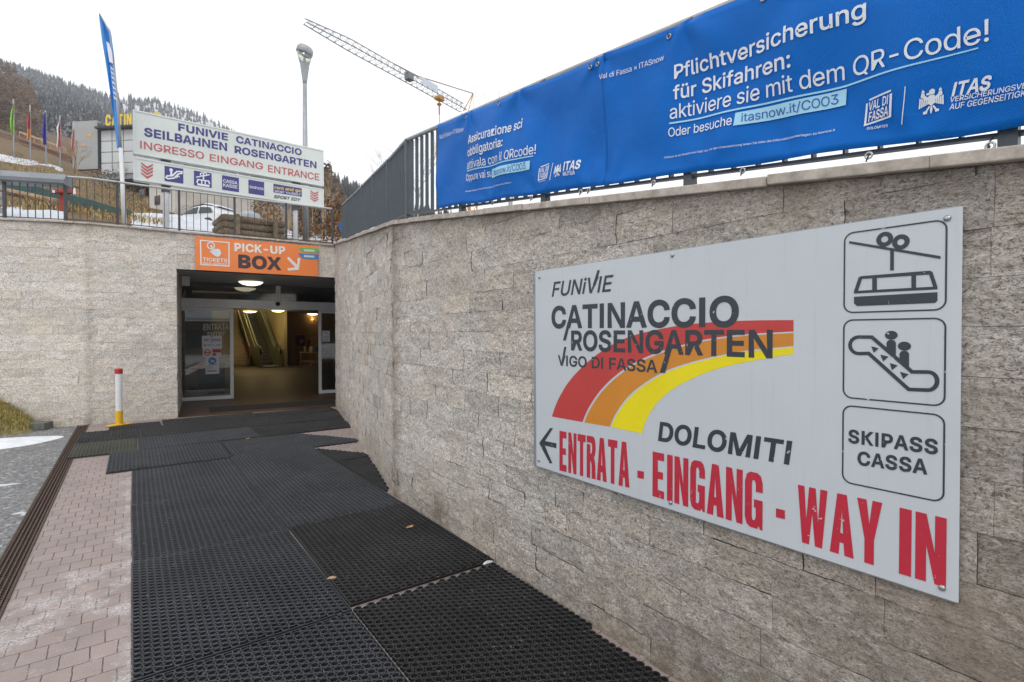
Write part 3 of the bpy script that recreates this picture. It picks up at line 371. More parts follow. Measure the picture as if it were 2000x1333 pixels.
 121: [389, [47, -139, 61, -86, 71, -87, 88, -90, 104, -89, 118, -84, 130, -74, 141, -58, 151, -36, 163, -1, 17, 379, 84, 379, 165, 155, 187, 87, 206, 21, 184, 21, 202, 87, 224, 155, 305, 379, 371, 379, 204, -58, 191, -85, 177, -107, 159, -124, 139, -136, 117, -143, 91, -145, 65, -143]],
 122: [380, [42, 0, 42, 46, 254, 320, 254, 323, 48, 323, 48, 379, 333, 379, 333, 331, 126, 60, 126, 56, 339, 56, 339, 0]],
 215: [453, [348, 38, 67, 320, 106, 360, 387, 78], [106, 38, 67, 78, 348, 360, 387, 320]],
 252: [410, [182, -5, 146, -1, 115, 11, 89, 31, 69, 59, 60, 82, 54, 109, 53, 139, 53, 379, 114, 379, 114, 144, 119, 105, 137, 75, 164, 56, 200, 50, 226, 53, 249, 62, 268, 77, 283, 97, 293, 122, 296, 153, 296, 379, 357, 379, 357, 0, 298, 0, 298, 92, 307, 92, 294, 60, 277, 35, 257, 17, 222, 0], [277, 443, 261, 446, 248, 455, 239, 468, 236, 483, 239, 499, 248, 512, 261, 520, 277, 523, 292, 520, 305, 512, 314, 499, 317, 483, 314, 468, 305, 455, 292, 446], [133, 443, 118, 446, 104, 455, 96, 468, 93, 483, 96, 499, 104, 512, 118, 520, 133, 523, 149, 520, 162, 512, 170, 499, 173, 483, 170, 468, 162, 455, 149, 446]],
}
def glyph(c):
    k = .86 if c == '0' else 1.0; e = GLYPH[79 if c == '0' else ord(c)]
    return e[0]/1000*k, [[(q[i]/1000*k, q[i+1]/1000) for i in range(0, len(q), 2)] for q in e[1:]]
def fatten(q, d):                                  # move a contour outwards (outer ones grow, holes shrink)
    if not d: return q
    n = len(q); out = []
    for i in range(n):
        a = Vector(q[i-1]); p = Vector(q[i]); b = Vector(q[(i+1) % n]); t1 = (p-a).normalized(); t2 = (b-p).normalized()
        m = Vector((t1.y, -t1.x))+Vector((t2.y, -t2.x)); L = m.length
        if L < .2: m = Vector((t1.y, -t1.x)); k = 1
        else: m /= L; k = min(1.25, 2/L)
        out.append(tuple(p+m*d*k))
    return out
TXT = {}
def text2d(s, bold=0.0, shear=0.0, space=.95):
    k = (s, bold, shear, space)
    if k not in TXT:
        V = []; F = []; x = 0
        for ch in s:
            adv, spl = glyph(ch)
            if spl:
                ar = lambda q: sum(q[i-1][0]*q[i][1]-q[i][0]*q[i-1][1] for i in range(len(q)))
                big = max(spl, key=lambda q: abs(ar(q))); sg_ = 1 if ar(big) > 0 else -1
                # separate bodies (dots of i, colon) from holes by orientation
                outs = [q for q in spl if ar(q)*sg_ > 0]; holes = [q for q in spl if ar(q)*sg_ <= 0]
                for o_ in outs:
                    xs = [p[0] for p in o_]; ys = [p[1] for p in o_]
                    hs = [h for h in holes if all(min(xs) <= p[0] <= max(xs) and min(ys) <= p[1] <= max(ys) for p in h)]
                    loops = [[Vector((px+x, py, 0)) for px, py in fatten(q, bold*sg_)] for q in [o_]+hs]
                    base = len(V); flat = [p for l in loops for p in l]; V += [(p.x, p.y) for p in flat]
                    F += [[base+i for i in t] for t in tessellate_polygon(loops)]
            x += adv*space+bold*1.4
        V = np.array(V); V[:, 0] += V[:, 1]*shear; TXT[k] = (V, F)
    return TXT[k]
CAPH = text2d('H')[0][:, 1].max()
class Decal:                                      # flat print collected on one plane
    def __init__(s, plane, off): s.pl = plane; s.off = off; s.mb = MB()
    def raw(s, uvs, F): s.mb.add([(u, v, 0) for u, v in uvs], F)
    def poly(s, uvs): s.raw(uvs, [list(range(len(uvs)))])
    def px(s, pts): s.poly([s.pl.uv(*p) for p in pts])
    def quadpx(s, x0, y0, x1, y1):                # pixel corners of an upright rectangle in the plane
        u0, v0 = s.pl.uv(x0, y0); u1, v1 = s.pl.uv(x1, y1); s.poly([(u0, v1), (u1, v1), (u1, v0), (u0, v0)])
    def stroke(s, uvs, w, closed=False):
        n = len(uvs); L = []; R = []
        P = [Vector(p) for p in uvs]
        for i in range(n):
            a = P[i-1] if (i > 0 or closed) else P[i]; b = P[(i+1) % n] if (i < n-1 or closed) else P[i]
            t1 = (P[i]-a); t2 = (b-P[i])
            t1 = t1.normalized() if t1.length > 1e-9 else t2.normalized(); t2 = t2.normalized() if t2.length > 1e-9 else t1
            t = (t1+t2).normalized(); nn = Vector((-t.y, t.x)); k = 1/max(.5, t.dot(t1)); L.append(P[i]+nn*w/2*k); R.append(P[i]-nn*w/2*k)
        for i in range(n if closed else n-1):
            j = (i+1) % n; s.poly([L[i], R[i], R[j], L[j]])
    def ell(s, u, v, ru, rv, inner=0.0, n=24):
        for k in range(n):
            a, b = 2*math.pi*k/n, 2*math.pi*(k+1)/n
            o1 = (u+ru*math.cos(a), v+rv*math.sin(a)); o2 = (u+ru*math.cos(b), v+rv*math.sin(b))
            if inner: s.poly([o1, o2, (u+ru*inner*math.cos(b), v+rv*inner*math.sin(b)), (u+ru*inner*math.cos(a), v+rv*inner*math.sin(a))])
            else: s.poly([o1, o2, (u, v)])
    def text(s, t, bl, br, cap, bold=0.0, shear=0.0, space=.95, level=False):
        # bl, br: pixels at the two ends of the baseline; cap: pixel row of the capital height above bl
        V, Fc = text2d(t, bold, shear, space); u0, v0 = s.pl.uv(*bl); u1, v1 = s.pl.uv(*br); _, vc = s.pl.uv(bl[0], cap)
        if level: v1 = v0 = (v0+v1)/2
        x0, x1 = V[:, 0].min(), V[:, 0].max(); out = []
        for x, y in V:
            k = (x-x0)/(x1-x0); out.append((u0+(u1-u0)*k, v0+(v1-v0)*k+y/CAPH*(vc-v0)))
        s.raw(out, Fc)
    def build(s, name, mat, parent):
        V, F = s.mb.v, s.mb.f
        if s.pl.w:                                    # cloth: cut the print small enough to follow the folds
            bm = bmesh.new(); vs = [bm.verts.new(p) for p in V]
            for f in F:
                try: bm.faces.new([vs[i] for i in f])
                except ValueError: pass
            bmesh.ops.triangulate(bm, faces=bm.faces[:])
            for _ in range(6):
                lg = [e for e in bm.edges if e.calc_length() > .028]
                if not lg: break
                bmesh.ops.subdivide_edges(bm, edges=lg, cuts=1); bmesh.ops.triangulate(bm, faces=[f for f in bm.faces if len(f.verts) > 3])
            bm.verts.index_update(); V = [tuple(v.co) for v in bm.verts]; F = [[v.index for v in f.verts] for f in bm.faces]; bm.free()
        jr = random.Random(5); m = MB(); m.add([s.pl.at(u, v, s.off+jr.uniform(0, .0003)) for u, v, _ in V], F); return m.build(name, mat, parent)
def Z(x0, y0, sc): return lambda a, b: (x0+a*sc, y0+b*sc)
def rrect(u0, v0, u1, v1, r, n=6):
    if u0 > u1: u0, u1 = u1, u0
    if v0 > v1: v0, v1 = v1, v0
    out = []
    for cx, cy, a in ((u1-r, v1-r, 0), (u0+r, v1-r, 90), (u0+r, v0+r, 180), (u1-r, v0+r, 270)):
        for k in range(n+1):
            q = math.radians(a+90*k/n); out.append((cx+r*math.cos(q), cy+r*math.sin(q)))
    return out
def smooth_pts(P, n=8):
    out = []
    for i in range(len(P)-1):
        p0 = Vector(P[max(i-1, 0)]); p1 = Vector(P[i]); p2 = Vector(P[i+1]); p3 = Vector(P[min(i+2, len(P)-1)])
        for k in range(n):
            t = k/n; out.append(.5*((2*p1)+(p2-p0)*t+(2*p0-5*p1+4*p2-p3)*t*t+(3*p1-p0-3*p2+p3)*t**3))
    out.append(Vector(P[-1])); return [tuple(p) for p in out]

# ------------------------------------------------------------------ plan of the place
RW = [(2.0, -5), (2.0, .5), (2.025, 2.5), (2.085, 4.74), (2.30, 5.6), (2.70, 7.34), (3.09, 9.02), (3.61, 11.35)]    # face of the long wall
def rtop(Y): return 2.04+.134*Y
FW = [(-9, 15.6), (-4.5, 13.55), (-1.78, 12.16), (-.59, 11.68), (.71, 11.63)]                                        # face of the entrance wall
A = Vector((.71, 11.63, 0)); ED = Vector((2.9, -.28, 0)).normalized(); EN = Vector((-ED.y, ED.x, 0))
def E(u, v, z=0.0): return A+ED*u+EN*v+Vector((0, 0, z))
FTOP = 3.53; LINT = 2.84
def wall_x(Y):
    for (x0, y0), (x1, y1) in zip(RW, RW[1:]):
        if y0 <= Y <= y1: return x0+(x1-x0)*(Y-y0)/(y1-y0)
    return RW[-1][0]
class Path:
    def __init__(s, pts):
        s.P = np.array(pts, float); d = np.diff(s.P, axis=0); s.L = np.hypot(d[:, 0], d[:, 1]); s.S = np.concatenate([[0], np.cumsum(s.L)])
        t = d/s.L[:, None]; nv = np.vstack([t[:1], (t[:-1]+t[1:])/2, t[-1:]]); nv /= np.hypot(nv[:, 0], nv[:, 1])[:, None]; s.T = nv
    def at(s, q, off=0.0, side=1):
        x = np.interp(q, s.S, s.P[:, 0]); y = np.interp(q, s.S, s.P[:, 1]); tx = np.interp(q, s.S, s.T[:, 0]); ty = np.interp(q, s.S, s.T[:, 1])
        return x-ty*off*side, y+tx*off*side
def stone_wall(path, side, z0, ztop, res, parent, name, mat, ch=.15, smin=.16, smax=.52, stain=None, seed=1, s0=0.0, s1=None, tone=.5):
    """courses of split-faced stones, each stone its own patch of relief inside one mesh"""
    r = random.Random(seed); SS = s1 if s1 is not None else path.S[-1]
    VS = []; FA = []; TI = []; HU = []; SQ = []; ZQ = []; DD = []; off = 0; z = z0; zmax = max(ztop(q) for q in np.linspace(s0, SS, 50))
    while z < zmax-1e-3:
        h = ch*r.uniform(.92, 1.06); q = s0-r.uniform(0, .3)
        while q < SS:
            w = r.uniform(smin, smax); a, b = max(q, s0), min(q+w, SS); q += w
            if b-a < .02: continue
            zt = max(ztop(a), ztop(b))
            if z > zt-.012: continue
            zb = min(z+h, zmax); rr = res((a+b)/2)
            ns = max(3, int((b-a)/rr)); nz = max(3, int((zb-z)/rr)); g = .0003+.0009*r.random()**3
            su = np.linspace(a+g, b-g, ns+1); zu = np.linspace(z+g, zb-g, nz+1)
            G, H = np.meshgrid(su, zu)
            sd = r.uniform(0, 300); base = r.gauss(0, .0011)
            tl = r.gauss(0, .0014)*(G-(a+b)/2)/(b-a)*2+r.gauss(0, .0014)*(H-(z+zb)/2)/(zb-z)*2
            d = base+tl+(.011*fbm(G*7, H*9, 2)+.0022*fbm((G+sd)*11, (H-sd)*13, 2)+.006*(np.abs(perlin(G*15+3, H*19))-.3)+.006*fbm(G*38, H*44, 2))
            ny, nx = G.shape; idx = np.arange(ny*nx).reshape(ny, nx)+off
            FA.append(np.stack([idx[:-1, :-1], idx[:-1, 1:], idx[1:, 1:], idx[1:, :-1]], -1).reshape(-1, 4))
            SQ.append(G.ravel()); ZQ.append(H.ravel()); DD.append(d.ravel())
            TI.append(np.full(ny*nx, min(1, max(0, r.gauss(tone, .16))))); HU.append(np.full(ny*nx, r.random()**1.5)); off += ny*nx
        z += h
    SQ = np.concatenate(SQ); ZQ = np.concatenate(ZQ); DD = np.concatenate(DD); Fq = np.concatenate(FA)
    zt = np.interp(SQ, np.linspace(s0, SS, 400), [ztop(q) for q in np.linspace(s0, SS, 400)]); ZQ = np.minimum(ZQ, zt)
    x, y = path.at(SQ, DD, side); V = np.stack([x, y, ZQ], -1)
    if side < 0: Fq = Fq
    o = mesh_obj(name, V, Fq, mat, parent, smooth=True); me = o.data
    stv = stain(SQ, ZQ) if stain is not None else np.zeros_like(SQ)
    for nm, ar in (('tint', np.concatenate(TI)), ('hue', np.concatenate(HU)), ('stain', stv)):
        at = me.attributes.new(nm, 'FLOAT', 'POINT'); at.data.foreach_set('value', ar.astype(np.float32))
    return o

# ------------------------------------------------------------------ ground
def sheet(name, poly, z, mat):
    return tag(mesh_obj(name, np.array([(x, y, z) for x, y in poly]), [list(range(len(poly)))], mat), kind='structure')
def asphalt_mat():
    m, nt, b = mat_new('asphalt'); co = geopos(nt)
    c = mixc(nt, ramp(nt, noise(nt, co, 42, 4, .8), [(.38, 0.), (.62, 1.)]), (.045, .046, .048), (.36, .36, .365))
    c = mixc(nt, ramp(nt, noise(nt, co, 1.6, 5), [(.4, 0.), (.7, .5)]), c, (.115, .117, .12))
    v = N(nt, 'ShaderNodeTexVoronoi'); v.inputs['Scale'].default_value = 30; nt.links.new(co, v.inputs['Vector'])
    c = mixc(nt, ramp(nt, v.outputs['Color'], [(.80, 0.), (.86, .6)]), c, (.52, .52, .53))
    nt.links.new(c, b.inputs['Base Color']); b.inputs['Roughness'].default_value = .8
    bump(nt, b, math_(nt, 'ADD', noise(nt, co, 110, 4, .7), v.outputs['Distance']), .8, .008); return m
def paver_mat(name, c1, c2, frost=1.0):
    m, nt, b = mat_new(name); co = geopos(nt)
    wob = N(nt, 'ShaderNodeTexNoise'); wob.inputs['Scale'].default_value = 9; wob.inputs['Detail'].default_value = 2; nt.links.new(co, wob.inputs['Vector'])
    va = N(nt, 'ShaderNodeVectorMath', operation='SCALE'); va.inputs['Scale'].default_value = .016; nt.links.new(wob.outputs['Color'], va.inputs[0])
    vb = N(nt, 'ShaderNodeVectorMath', operation='ADD'); nt.links.new(co, vb.inputs[0]); nt.links.new(va.outputs[0], vb.inputs[1])
    br = N(nt, 'ShaderNodeTexBrick'); br.offset = .5; nt.links.new(vb.outputs[0], br.inputs['Vector'])
    br.inputs['Scale'].default_value = 1; br.inputs['Brick Width'].default_value = .113; br.inputs['Row Height'].default_value = .147
    br.inputs['Mortar Size'].default_value = .0028; br.inputs['Mortar Smooth'].default_value = .3; br.inputs['Bias'].default_value = 0
    br.inputs['Color1'].default_value = (*c1, 1); br.inputs['Color2'].default_value = (*c2, 1); br.inputs['Mortar'].default_value = (.055, .042, .036, 1)
    f = ramp(nt, noise(nt, co, 130, 4, .7), [(.35, 0.), (.65, 1.)])
    c = mixc(nt, .5, br.outputs['Color'], mixc(nt, f, (.72, .70, .70), (1.25, 1.25, 1.25)), 'MULTIPLY')
    c = mixc(nt, ramp(nt, noise(nt, co, 2.6, 7, .75), [(.40, 0.), (.64, .6)]), c, (.215, .18, .168))
    # dried road salt: a ragged band of white stain that also sits in the joints
    sp = N(nt, 'ShaderNodeSeparateXYZ'); nt.links.new(co, sp.inputs[0])
    bandp = math_(nt, 'SUBTRACT', sp.outputs[1], math_(nt, 'ADD', 4.30, math_(nt, 'MULTIPLY', sp.outputs[0], .9)))
    band = math_(nt, 'SUBTRACT', 1.0, math_(nt, 'MULTIPLY', math_(nt, 'ABSOLUTE', bandp), 1.7))
    edge = math_(nt, 'SUBTRACT', 1.0, math_(nt, 'MULTIPLY', math_(nt, 'ABSOLUTE', math_(nt, 'ADD', sp.outputs[0], .02)), 9.0))
    msk = math_(nt, 'MAXIMUM', band, math_(nt, 'MULTIPLY', edge, .8))
    msk = math_(nt, 'ADD', msk, math_(nt, 'MULTIPLY', math_(nt, 'SUBTRACT', noise(nt, co, 4.2, 7, .75), .545), 6.5))
    msk = math_(nt, 'ADD', msk, math_(nt, 'MULTIPLY', br.outputs['Fac'], .35))
    fr = math_(nt, 'MULTIPLY', ramp(nt, msk, [(.1, 0.), (.95, 1.)]), ramp(nt, noise(nt, co, 70, 5, .75), [(.42, 0.), (.62, .85 if frost else 0.)]))
    c = mixc(nt, fr, c, (.62, .61, .62)); nt.links.new(c, b.inputs['Base Color']); b.inputs['Roughness'].default_value = .72
    h = math_(nt, 'SUBTRACT', math_(nt, 'MULTIPLY', noise(nt, co, 150, 4, .7), .25), br.outputs['Fac'])
    bump(nt, b, h, .8, .006); return m
M['pave'] = paver_mat('pink_pavers', (.335, .27, .25), (.305, .25, .235))
sheet('asphalt_road', [(-150, -150), (150, -150), (150, 400), (-150, 400)], -.012, asphalt_mat())
sheet('paved_path', [(-.602, -6), (2.2, -6), (2.2, 4.8), (3.9, 11.9), (.7, 11.9), (-.602, 11.9)], 0, M['pave'])
def floor_mat():
    m, nt, b = mat_new('worn_brown_floor'); co = geopos(nt)
    c = mixc(nt, ramp(nt, noise(nt, co, 3, 7, .7), [(.35, 0.), (.65, 1.)]), (.055, .028, .017), (.085, .048, .03))
    nt.links.new(c, b.inputs['Base Color']); b.inputs['Roughness'].default_value = .5; b.inputs['Specular IOR Level'].default_value = .3; return m
HB = 17.8                                          # depth of the hall
fl = [E(.0, 0.02), E(4.6, 0.02), E(12, 3), E(12, HB+4), E(-2.2, HB+4), E(-2.2, 3)]
sheet('floor', [(p.x, p.y) for p in fl], .005, floor_mat())
# drain channel with its slotted steel grate
g = MB()
for k in range(6): g.box((-.737+.027*k, 3, -.003), (.009, 17.4, .02))
for k in range(430): g.box((-.67, -5.6+k*.04, -.006), (.15, .007, .01))
g.box((-.67, 3, -.010), (.148, 17.4, .003))
g.box((-.751, 3, -.001), (.012, 17.4, .022)); g.box((-.607, 3, -.001), (.012, 17.4, .022))
tag(g.build('drain_grate', simple('rusty_grate', (.085, .055, .042), .7, .2, .35, 30, .3, 80)),
    'long rusty brown slotted drain grate between the asphalt and the pink pavers', 'drain')

# ------------------------------------------------------------------ the two stone walls
RWp = Path(RW); Bp = E(2.93, 0)
S_bend = RWp.S[3]
def stain_r(s, z):
    y = np.interp(s, RWp.S, RWp.P[:, 1]); d = np.abs(s-S_bend-.02)
    st = np.clip(1-d/.22, 0, 1)*.75*np.clip(1.1-.25*np.abs(z-1.6), .2, 1)      # damp streak where the wall bends
    top = np.clip(1-(2.04+.134*y-z)/.32, 0, 1)*.6; foot = np.clip(1-z/.45, 0, 1)*.55+np.exp(-((y-3.75)/.25)**2-((z-.15)/.15)**2)*.5
    near = np.clip((2.5-y)/2.0, 0, 1)*np.clip((1.85-z)/1.2, 0, 1)*.62           # stones turn browner and darker towards the low near end
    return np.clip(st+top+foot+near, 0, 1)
rw = thing('retaining_wall', (2.1, 3.5, 0), 'long bent wall of pale split stone with the large grey sign on it', 'wall')
def rw_res(s): Y = np.interp(s, RWp.S, RWp.P[:, 1]); return .0105 if Y < 3.3 else (.014 if Y < 5 else .024)
s_lo = np.interp(-.6, RWp.P[:, 1], RWp.S)
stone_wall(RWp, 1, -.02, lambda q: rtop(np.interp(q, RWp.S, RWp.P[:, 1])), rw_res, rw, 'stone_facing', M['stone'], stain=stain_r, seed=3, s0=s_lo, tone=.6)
def strip(path, side, o0, z0f, z1f, n=40, s0=0, s1=None):
    mb = MB(); s1 = s1 or path.S[-1]; q = sorted(set(list(np.linspace(s0, s1, n))+[x for x in path.S if s0 < x < s1])); vs = []
    for a in q: x, y = path.at(a, o0, side); vs += [(x, y, z0f(a)), (x, y, z1f(a))]
    mb.add(vs, [(2*i, 2*i+2, 2*i+3, 2*i+1) for i in range(len(q)-1)]); return mb
yr = lambda q: rtop(np.interp(q, RWp.S, RWp.P[:, 1]))
strip(RWp, 1, -.03, lambda q: -.05, lambda q: yr(q)-.004).build('core', M['concrete'], rw)
def coping(path, side, ztop, parent, o_f=.03, o_b=-.33, th=.04, seed=2, s0=0, s1=None):
    r = random.Random(seed); mb = MB(); q = s0; s1 = s1 or path.S[-1]
    while q < s1-.01:
        w = r.uniform(.45, 1.0); b = min(q+w, s1); j = r.gauss(0, .004)
        m = [a for a in path.S if q+.03 < a < b-.03]; cuts = [q+.003]+m+[b-.003]
        for a0, a1 in zip(cuts, cuts[1:]):
            P = []
            for aa in (a0, a1):
                for of in (o_f+j, o_b): x, y = path.at(aa, of, side); P.append((x, y, ztop(aa)+j*.5))
            T = [(x, y, z+th) for x, y, z in P]; mb.add(P+T, [(0, 1, 3, 2), (4, 6, 7, 5), (0, 2, 6, 4), (1, 5, 7, 3), (0, 4, 5, 1), (2, 3, 7, 6)])
        q = b
    return mb.build('coping', M['coping'], parent, bevel=.004)
coping(RWp, 1, yr, rw)
FWp = Path(FW); LNp = Path([tuple(E(0, 0))[:2], tuple(E(3.3, 0))[:2]])
fw = thing('entrance_wall', (-.6, 11.8, 0), 'pale split stone wall beside and above the sliding door entrance', 'wall')
def stain_f(s, z): return np.clip(np.clip(1-(FTOP-z)/.3, 0, 1)*.45+np.clip(1-z/.35, 0, 1)*.4+np.clip(1-np.abs(s-FWp.S[3])/.1, 0, 1)*.35, 0, 1)
stone_wall(FWp, -1, -.02, lambda q: FTOP, lambda s: .022 if s > 6 else .06, fw, 'stone_facing', M['stone'], stain=stain_f, seed=9, s0=4, tone=.8)
stone_wall(LNp, -1, LINT, lambda q: FTOP, lambda s: .024, fw, 'lintel_facing', M['stone'], stain=lambda s, z: np.clip(1-(FTOP-z)/.3, 0, 1)*.5, seed=12, tone=.65)
strip(FWp, -1, -.03, lambda q: -.05, lambda q: FTOP-.004).build('core', M['concrete'], fw)
lc = MB(); lc.box(tuple(E(1.65, .16, (LINT+FTOP)/2)), (3.3, .28, FTOP-LINT-.01), ED, EN); lc.build('lintel_beam', M['concrete'], fw)
# return face of the pillar at the opening
pr = Path([tuple(E(0, 0))[:2], tuple(E(0, 2.7))[:2]])
stone_wall(pr, -1, -.02, lambda q: LINT+.02, lambda s: .05, fw, 'jamb_facing', M['stone'], seed=15)
FC = Path(FW+[tuple(E(3.0, 0))[:2]])
coping(FC, -1, lambda q: FTOP, fw, th=.035, seed=5)

# ------------------------------------------------------------------ railing above the entrance, bar fence on the long wall
def path_s(path, px, off=0, side=1):              # where a photo column meets a wall path in plan
    r = ray(px, 640); best = None
    for q in np.linspace(0, path.S[-1], 4000):
        x, y = path.at(q, off, side); e = abs(x*r[1]-y*r[0])/math.hypot(x, y)
        if (x*r[0]+y*r[1]) > 0 and (best is None or e < best[0]): best = (e, q)
    return best[1]
def railing(path, side, off, zf, s0, s1, post_s, gap, hz, bw, bd, name, label, mats, lowz=.06, post=(.045, .045), deep=True):
    x, y = path.at((s0+s1)/2, off, side); root = thing(name, (x, y, zf((s0+s1)/2)), label, 'fence' if deep else 'railing')
    def pt(q, h): a, b = path.at(q, off, side); return Vector((a, b, zf(q)+h))
    def fr(q): a = pt(q-.01, 0); b = pt(q+.01, 0); t = (b-a); t.z = 0; t.normalize(); return t
    for q in post_s:
        p = MB(); t = fr(q); p.box(pt(q, hz/2-.005), (post[0], post[1], hz+.01), t, Vector((-t.y, t.x, 0))); p.build('post', mats[0], root)
    ps = [s0]+[q for q in post_s if s0+.02 < q < s1-.02]+[s1]
    for a, b in zip(ps, ps[1:]):
        m = MB(); n = max(1, int(round((b-a)/gap)))
        for k in range(1, n):
            q = a+(b-a)*k/n; t = fr(q); m.box(pt(q, (hz-.02+lowz)/2), (bw, bd, hz-.02-lowz), t, Vector((-t.y, t.x, 0)))
        cut = [a]+[x for x in path.S if a < x < b]+[b]
        for c0, c1 in zip(cut, cut[1:]): m.bar(pt(c0, lowz), pt(c1, lowz), .03, .012)
        m.build('bar_panel', mats[0], root)
    q = [s0]+[x for x in path.S if s0 < x < s1]+[s1]; qq = []
    for c0, c1 in zip(q, q[1:]): qq += list(np.linspace(c0, c1, 6))[:-1]
    h = MB(); h.tube([pt(x, hz) for x in qq+[s1]], .02, 10); h.build('handrail', mats[1], root); return root, pt
sY = lambda Y: float(np.interp(Y, RWp.P[:, 1], RWp.S))
fence, fpt = railing(RWp, 1, -.13, lambda q: yr(q)+.04, sY(-1.6), sY(11.05), [sY(v) for v in (-.75, .35, 1.457, 2.535, 3.62, 4.72, 5.8, 6.9, 8.0, 9.1, 10.2, 11.0)], .11, .81,
        .008, .032, 'bar_fence', 'dark grey metal fence of upright bars along the top of the bent wall', (M['fence'], M['galv']), .075)
s135 = path_s(FC, 135, -.12, -1); sEnd = FC.S[-1]-.12
posts = [path_s(FC, p, -.12, -1) for p in (12, 131, 232, 352, 460, 560, 650)]
rail2, rpt = railing(FC, -1, -.12, lambda q: FTOP+.035, 3.5, sEnd, [4.0, 4.9]+posts, .117, .80, .011, .011, 'railing',
        'thin grey steel railing along the edge above the entrance', (M['rail'], M['railtop']), .05, (.04, .04), False)
gc = MB()
for a, b in ((3.5, FC.S[2]), (FC.S[2], s135)):
    pa, pb = [Vector((*FC.at(q, -.12, -1), 0)) for q in (a, b)]
    t = (pb-pa).normalized(); nn = Vector((t.y, -t.x, 0))     # towards the viewer
    prof = [(.06, 4.205), (.105, 4.225), (.115, 4.285), (.085, 4.30), (.02, 4.40), (-.20, 4.42), (-.20, 4.205)]
    vs = [pa+nn*o+Vector((0, 0, z)) for o, z in prof]+[pb+nn*o+Vector((0, 0, z)) for o, z in prof]; k = len(prof)
    gc.add(vs, [list(range(k)), list(range(k, 2*k))[::-1]]+[(i, k+i, k+(i+1) % k, (i+1) % k) for i in range(k)])
tag(gc.build('metal_cover', M['cap']), 'grey folded sheet metal cover on top of the railing at the far left', 'cover')

# ------------------------------------------------------------------ the large grey sign on the long wall
SP = Plane((1.985, 2.44), (0, -1), (-1, 0))       # u runs from the sign's left edge towards the viewer's right
sg = MB(); sg.box((1.992, 1.435, 1.386), (.012, 2.012, 1.196))
sign = tag(sg.build('wall_sign', M['sign_edge'], bevel=.002), 'large light grey sign with rainbow arc, pictograms and red ENTRATA lettering on stone wall', 'sign')
fc = Decal(SP, .0012); fc.poly([SP.uv(1046, 531), SP.uv(1881, 403), SP.uv(1872.5, 1178), SP.uv(1048, 910)][::-1]); fc.build('face', M['sign_grey'], sign)
z8 = Z(1020, 400, .6); zb = Z(1640, 420, .285)
def band(outer, inner, mat, off):
    o = smooth_pts([SP.uv(*z8(*p)) for p in outer], 6); i = smooth_pts([SP.uv(*z8(*p)) for p in inner], 6); d = Decal(SP, off)
    n = 48; idx = lambda L, k: L[int(round(k*(len(L)-1)/n))]
    for k in range(n): d.poly([idx(o, k), idx(o, k+1), idx(i, k+1), idx(i, k)])
    d.build('rainbow_band', mat, sign)
band([(97, 690), (115, 640), (150, 580), (200, 525), (270, 470), (350, 430), (450, 405), (560, 388), (720, 378), (884, 376)],
     [(197, 708), (215, 665), (255, 605), (310, 552), (375, 510), (460, 475), (560, 447), (640, 432), (740, 421), (884, 413)], M['bandr'], .0018)
band([(203, 709), (221, 667), (261, 608), (316, 556), (381, 514), (465, 480), (563, 452), (642, 437), (742, 426), (884, 418)],
     [(286, 723), (305, 680), (345, 625), (400, 580), (470, 540), (560, 510), (640, 491), (730, 475), (800, 467), (884, 460)], M['bando'], .0018)
band([(291, 724), (310, 682), (350, 629), (405, 584), (474, 545), (562, 515), (642, 496), (731, 480), (801, 472), (884, 465)],
     [(390, 745), (405, 700), (440, 645), (500, 595), (580, 555), (650, 531), (730, 513), (800, 500), (840, 493), (884, 487)], M['bandy'], .0018)
ik = Decal(SP, .0026)
ik.text('FUNiVIE', z8(97, 299), z8(298, 281), z8(0, 254)[1], .014, .22)
ik.text('CATINACCIO', z8(96, 400), z8(706, 394), z8(0, 335)[1], .029)
ik.text('ROSENGARTEN', z8(160, 472), z8(816, 497), z8(0, 413)[1], .027)
ik.text('VIGO DI FASSA', z8(117, 523), z8(441, 547), z8(0, 491)[1], .02)
ik.text('DOLOMITI', z8(443, 766), z8(880, 846), z8(0, 708)[1], .028, .12)
ik.build('lettering', M['ink'], sign)
ar = Decal(SP, .0034)
for q in (((231, 262), (240, 262), (254, 213), (246, 214)), ((157, 385), (143, 443), (134, 442), (149, 383)), ((489, 468), (466, 548), (449, 547), (474, 466)), ((129, 514), (135, 514), (145, 463), (138, 463))):
    ar.px([z8(*p) for p in q])
ar.build('tall_stroke', M['ink'], sign); ar = Decal(SP, .0026)
ar.px([z8(56, 776), z8(92, 727), z8(101, 728), z8(71, 776), z8(99, 842), z8(90, 842)]); ar.px([z8(68, 768), z8(112, 777), z8(112, 793), z8(70, 783)])
ar.build('arrow', M['ink'], sign)
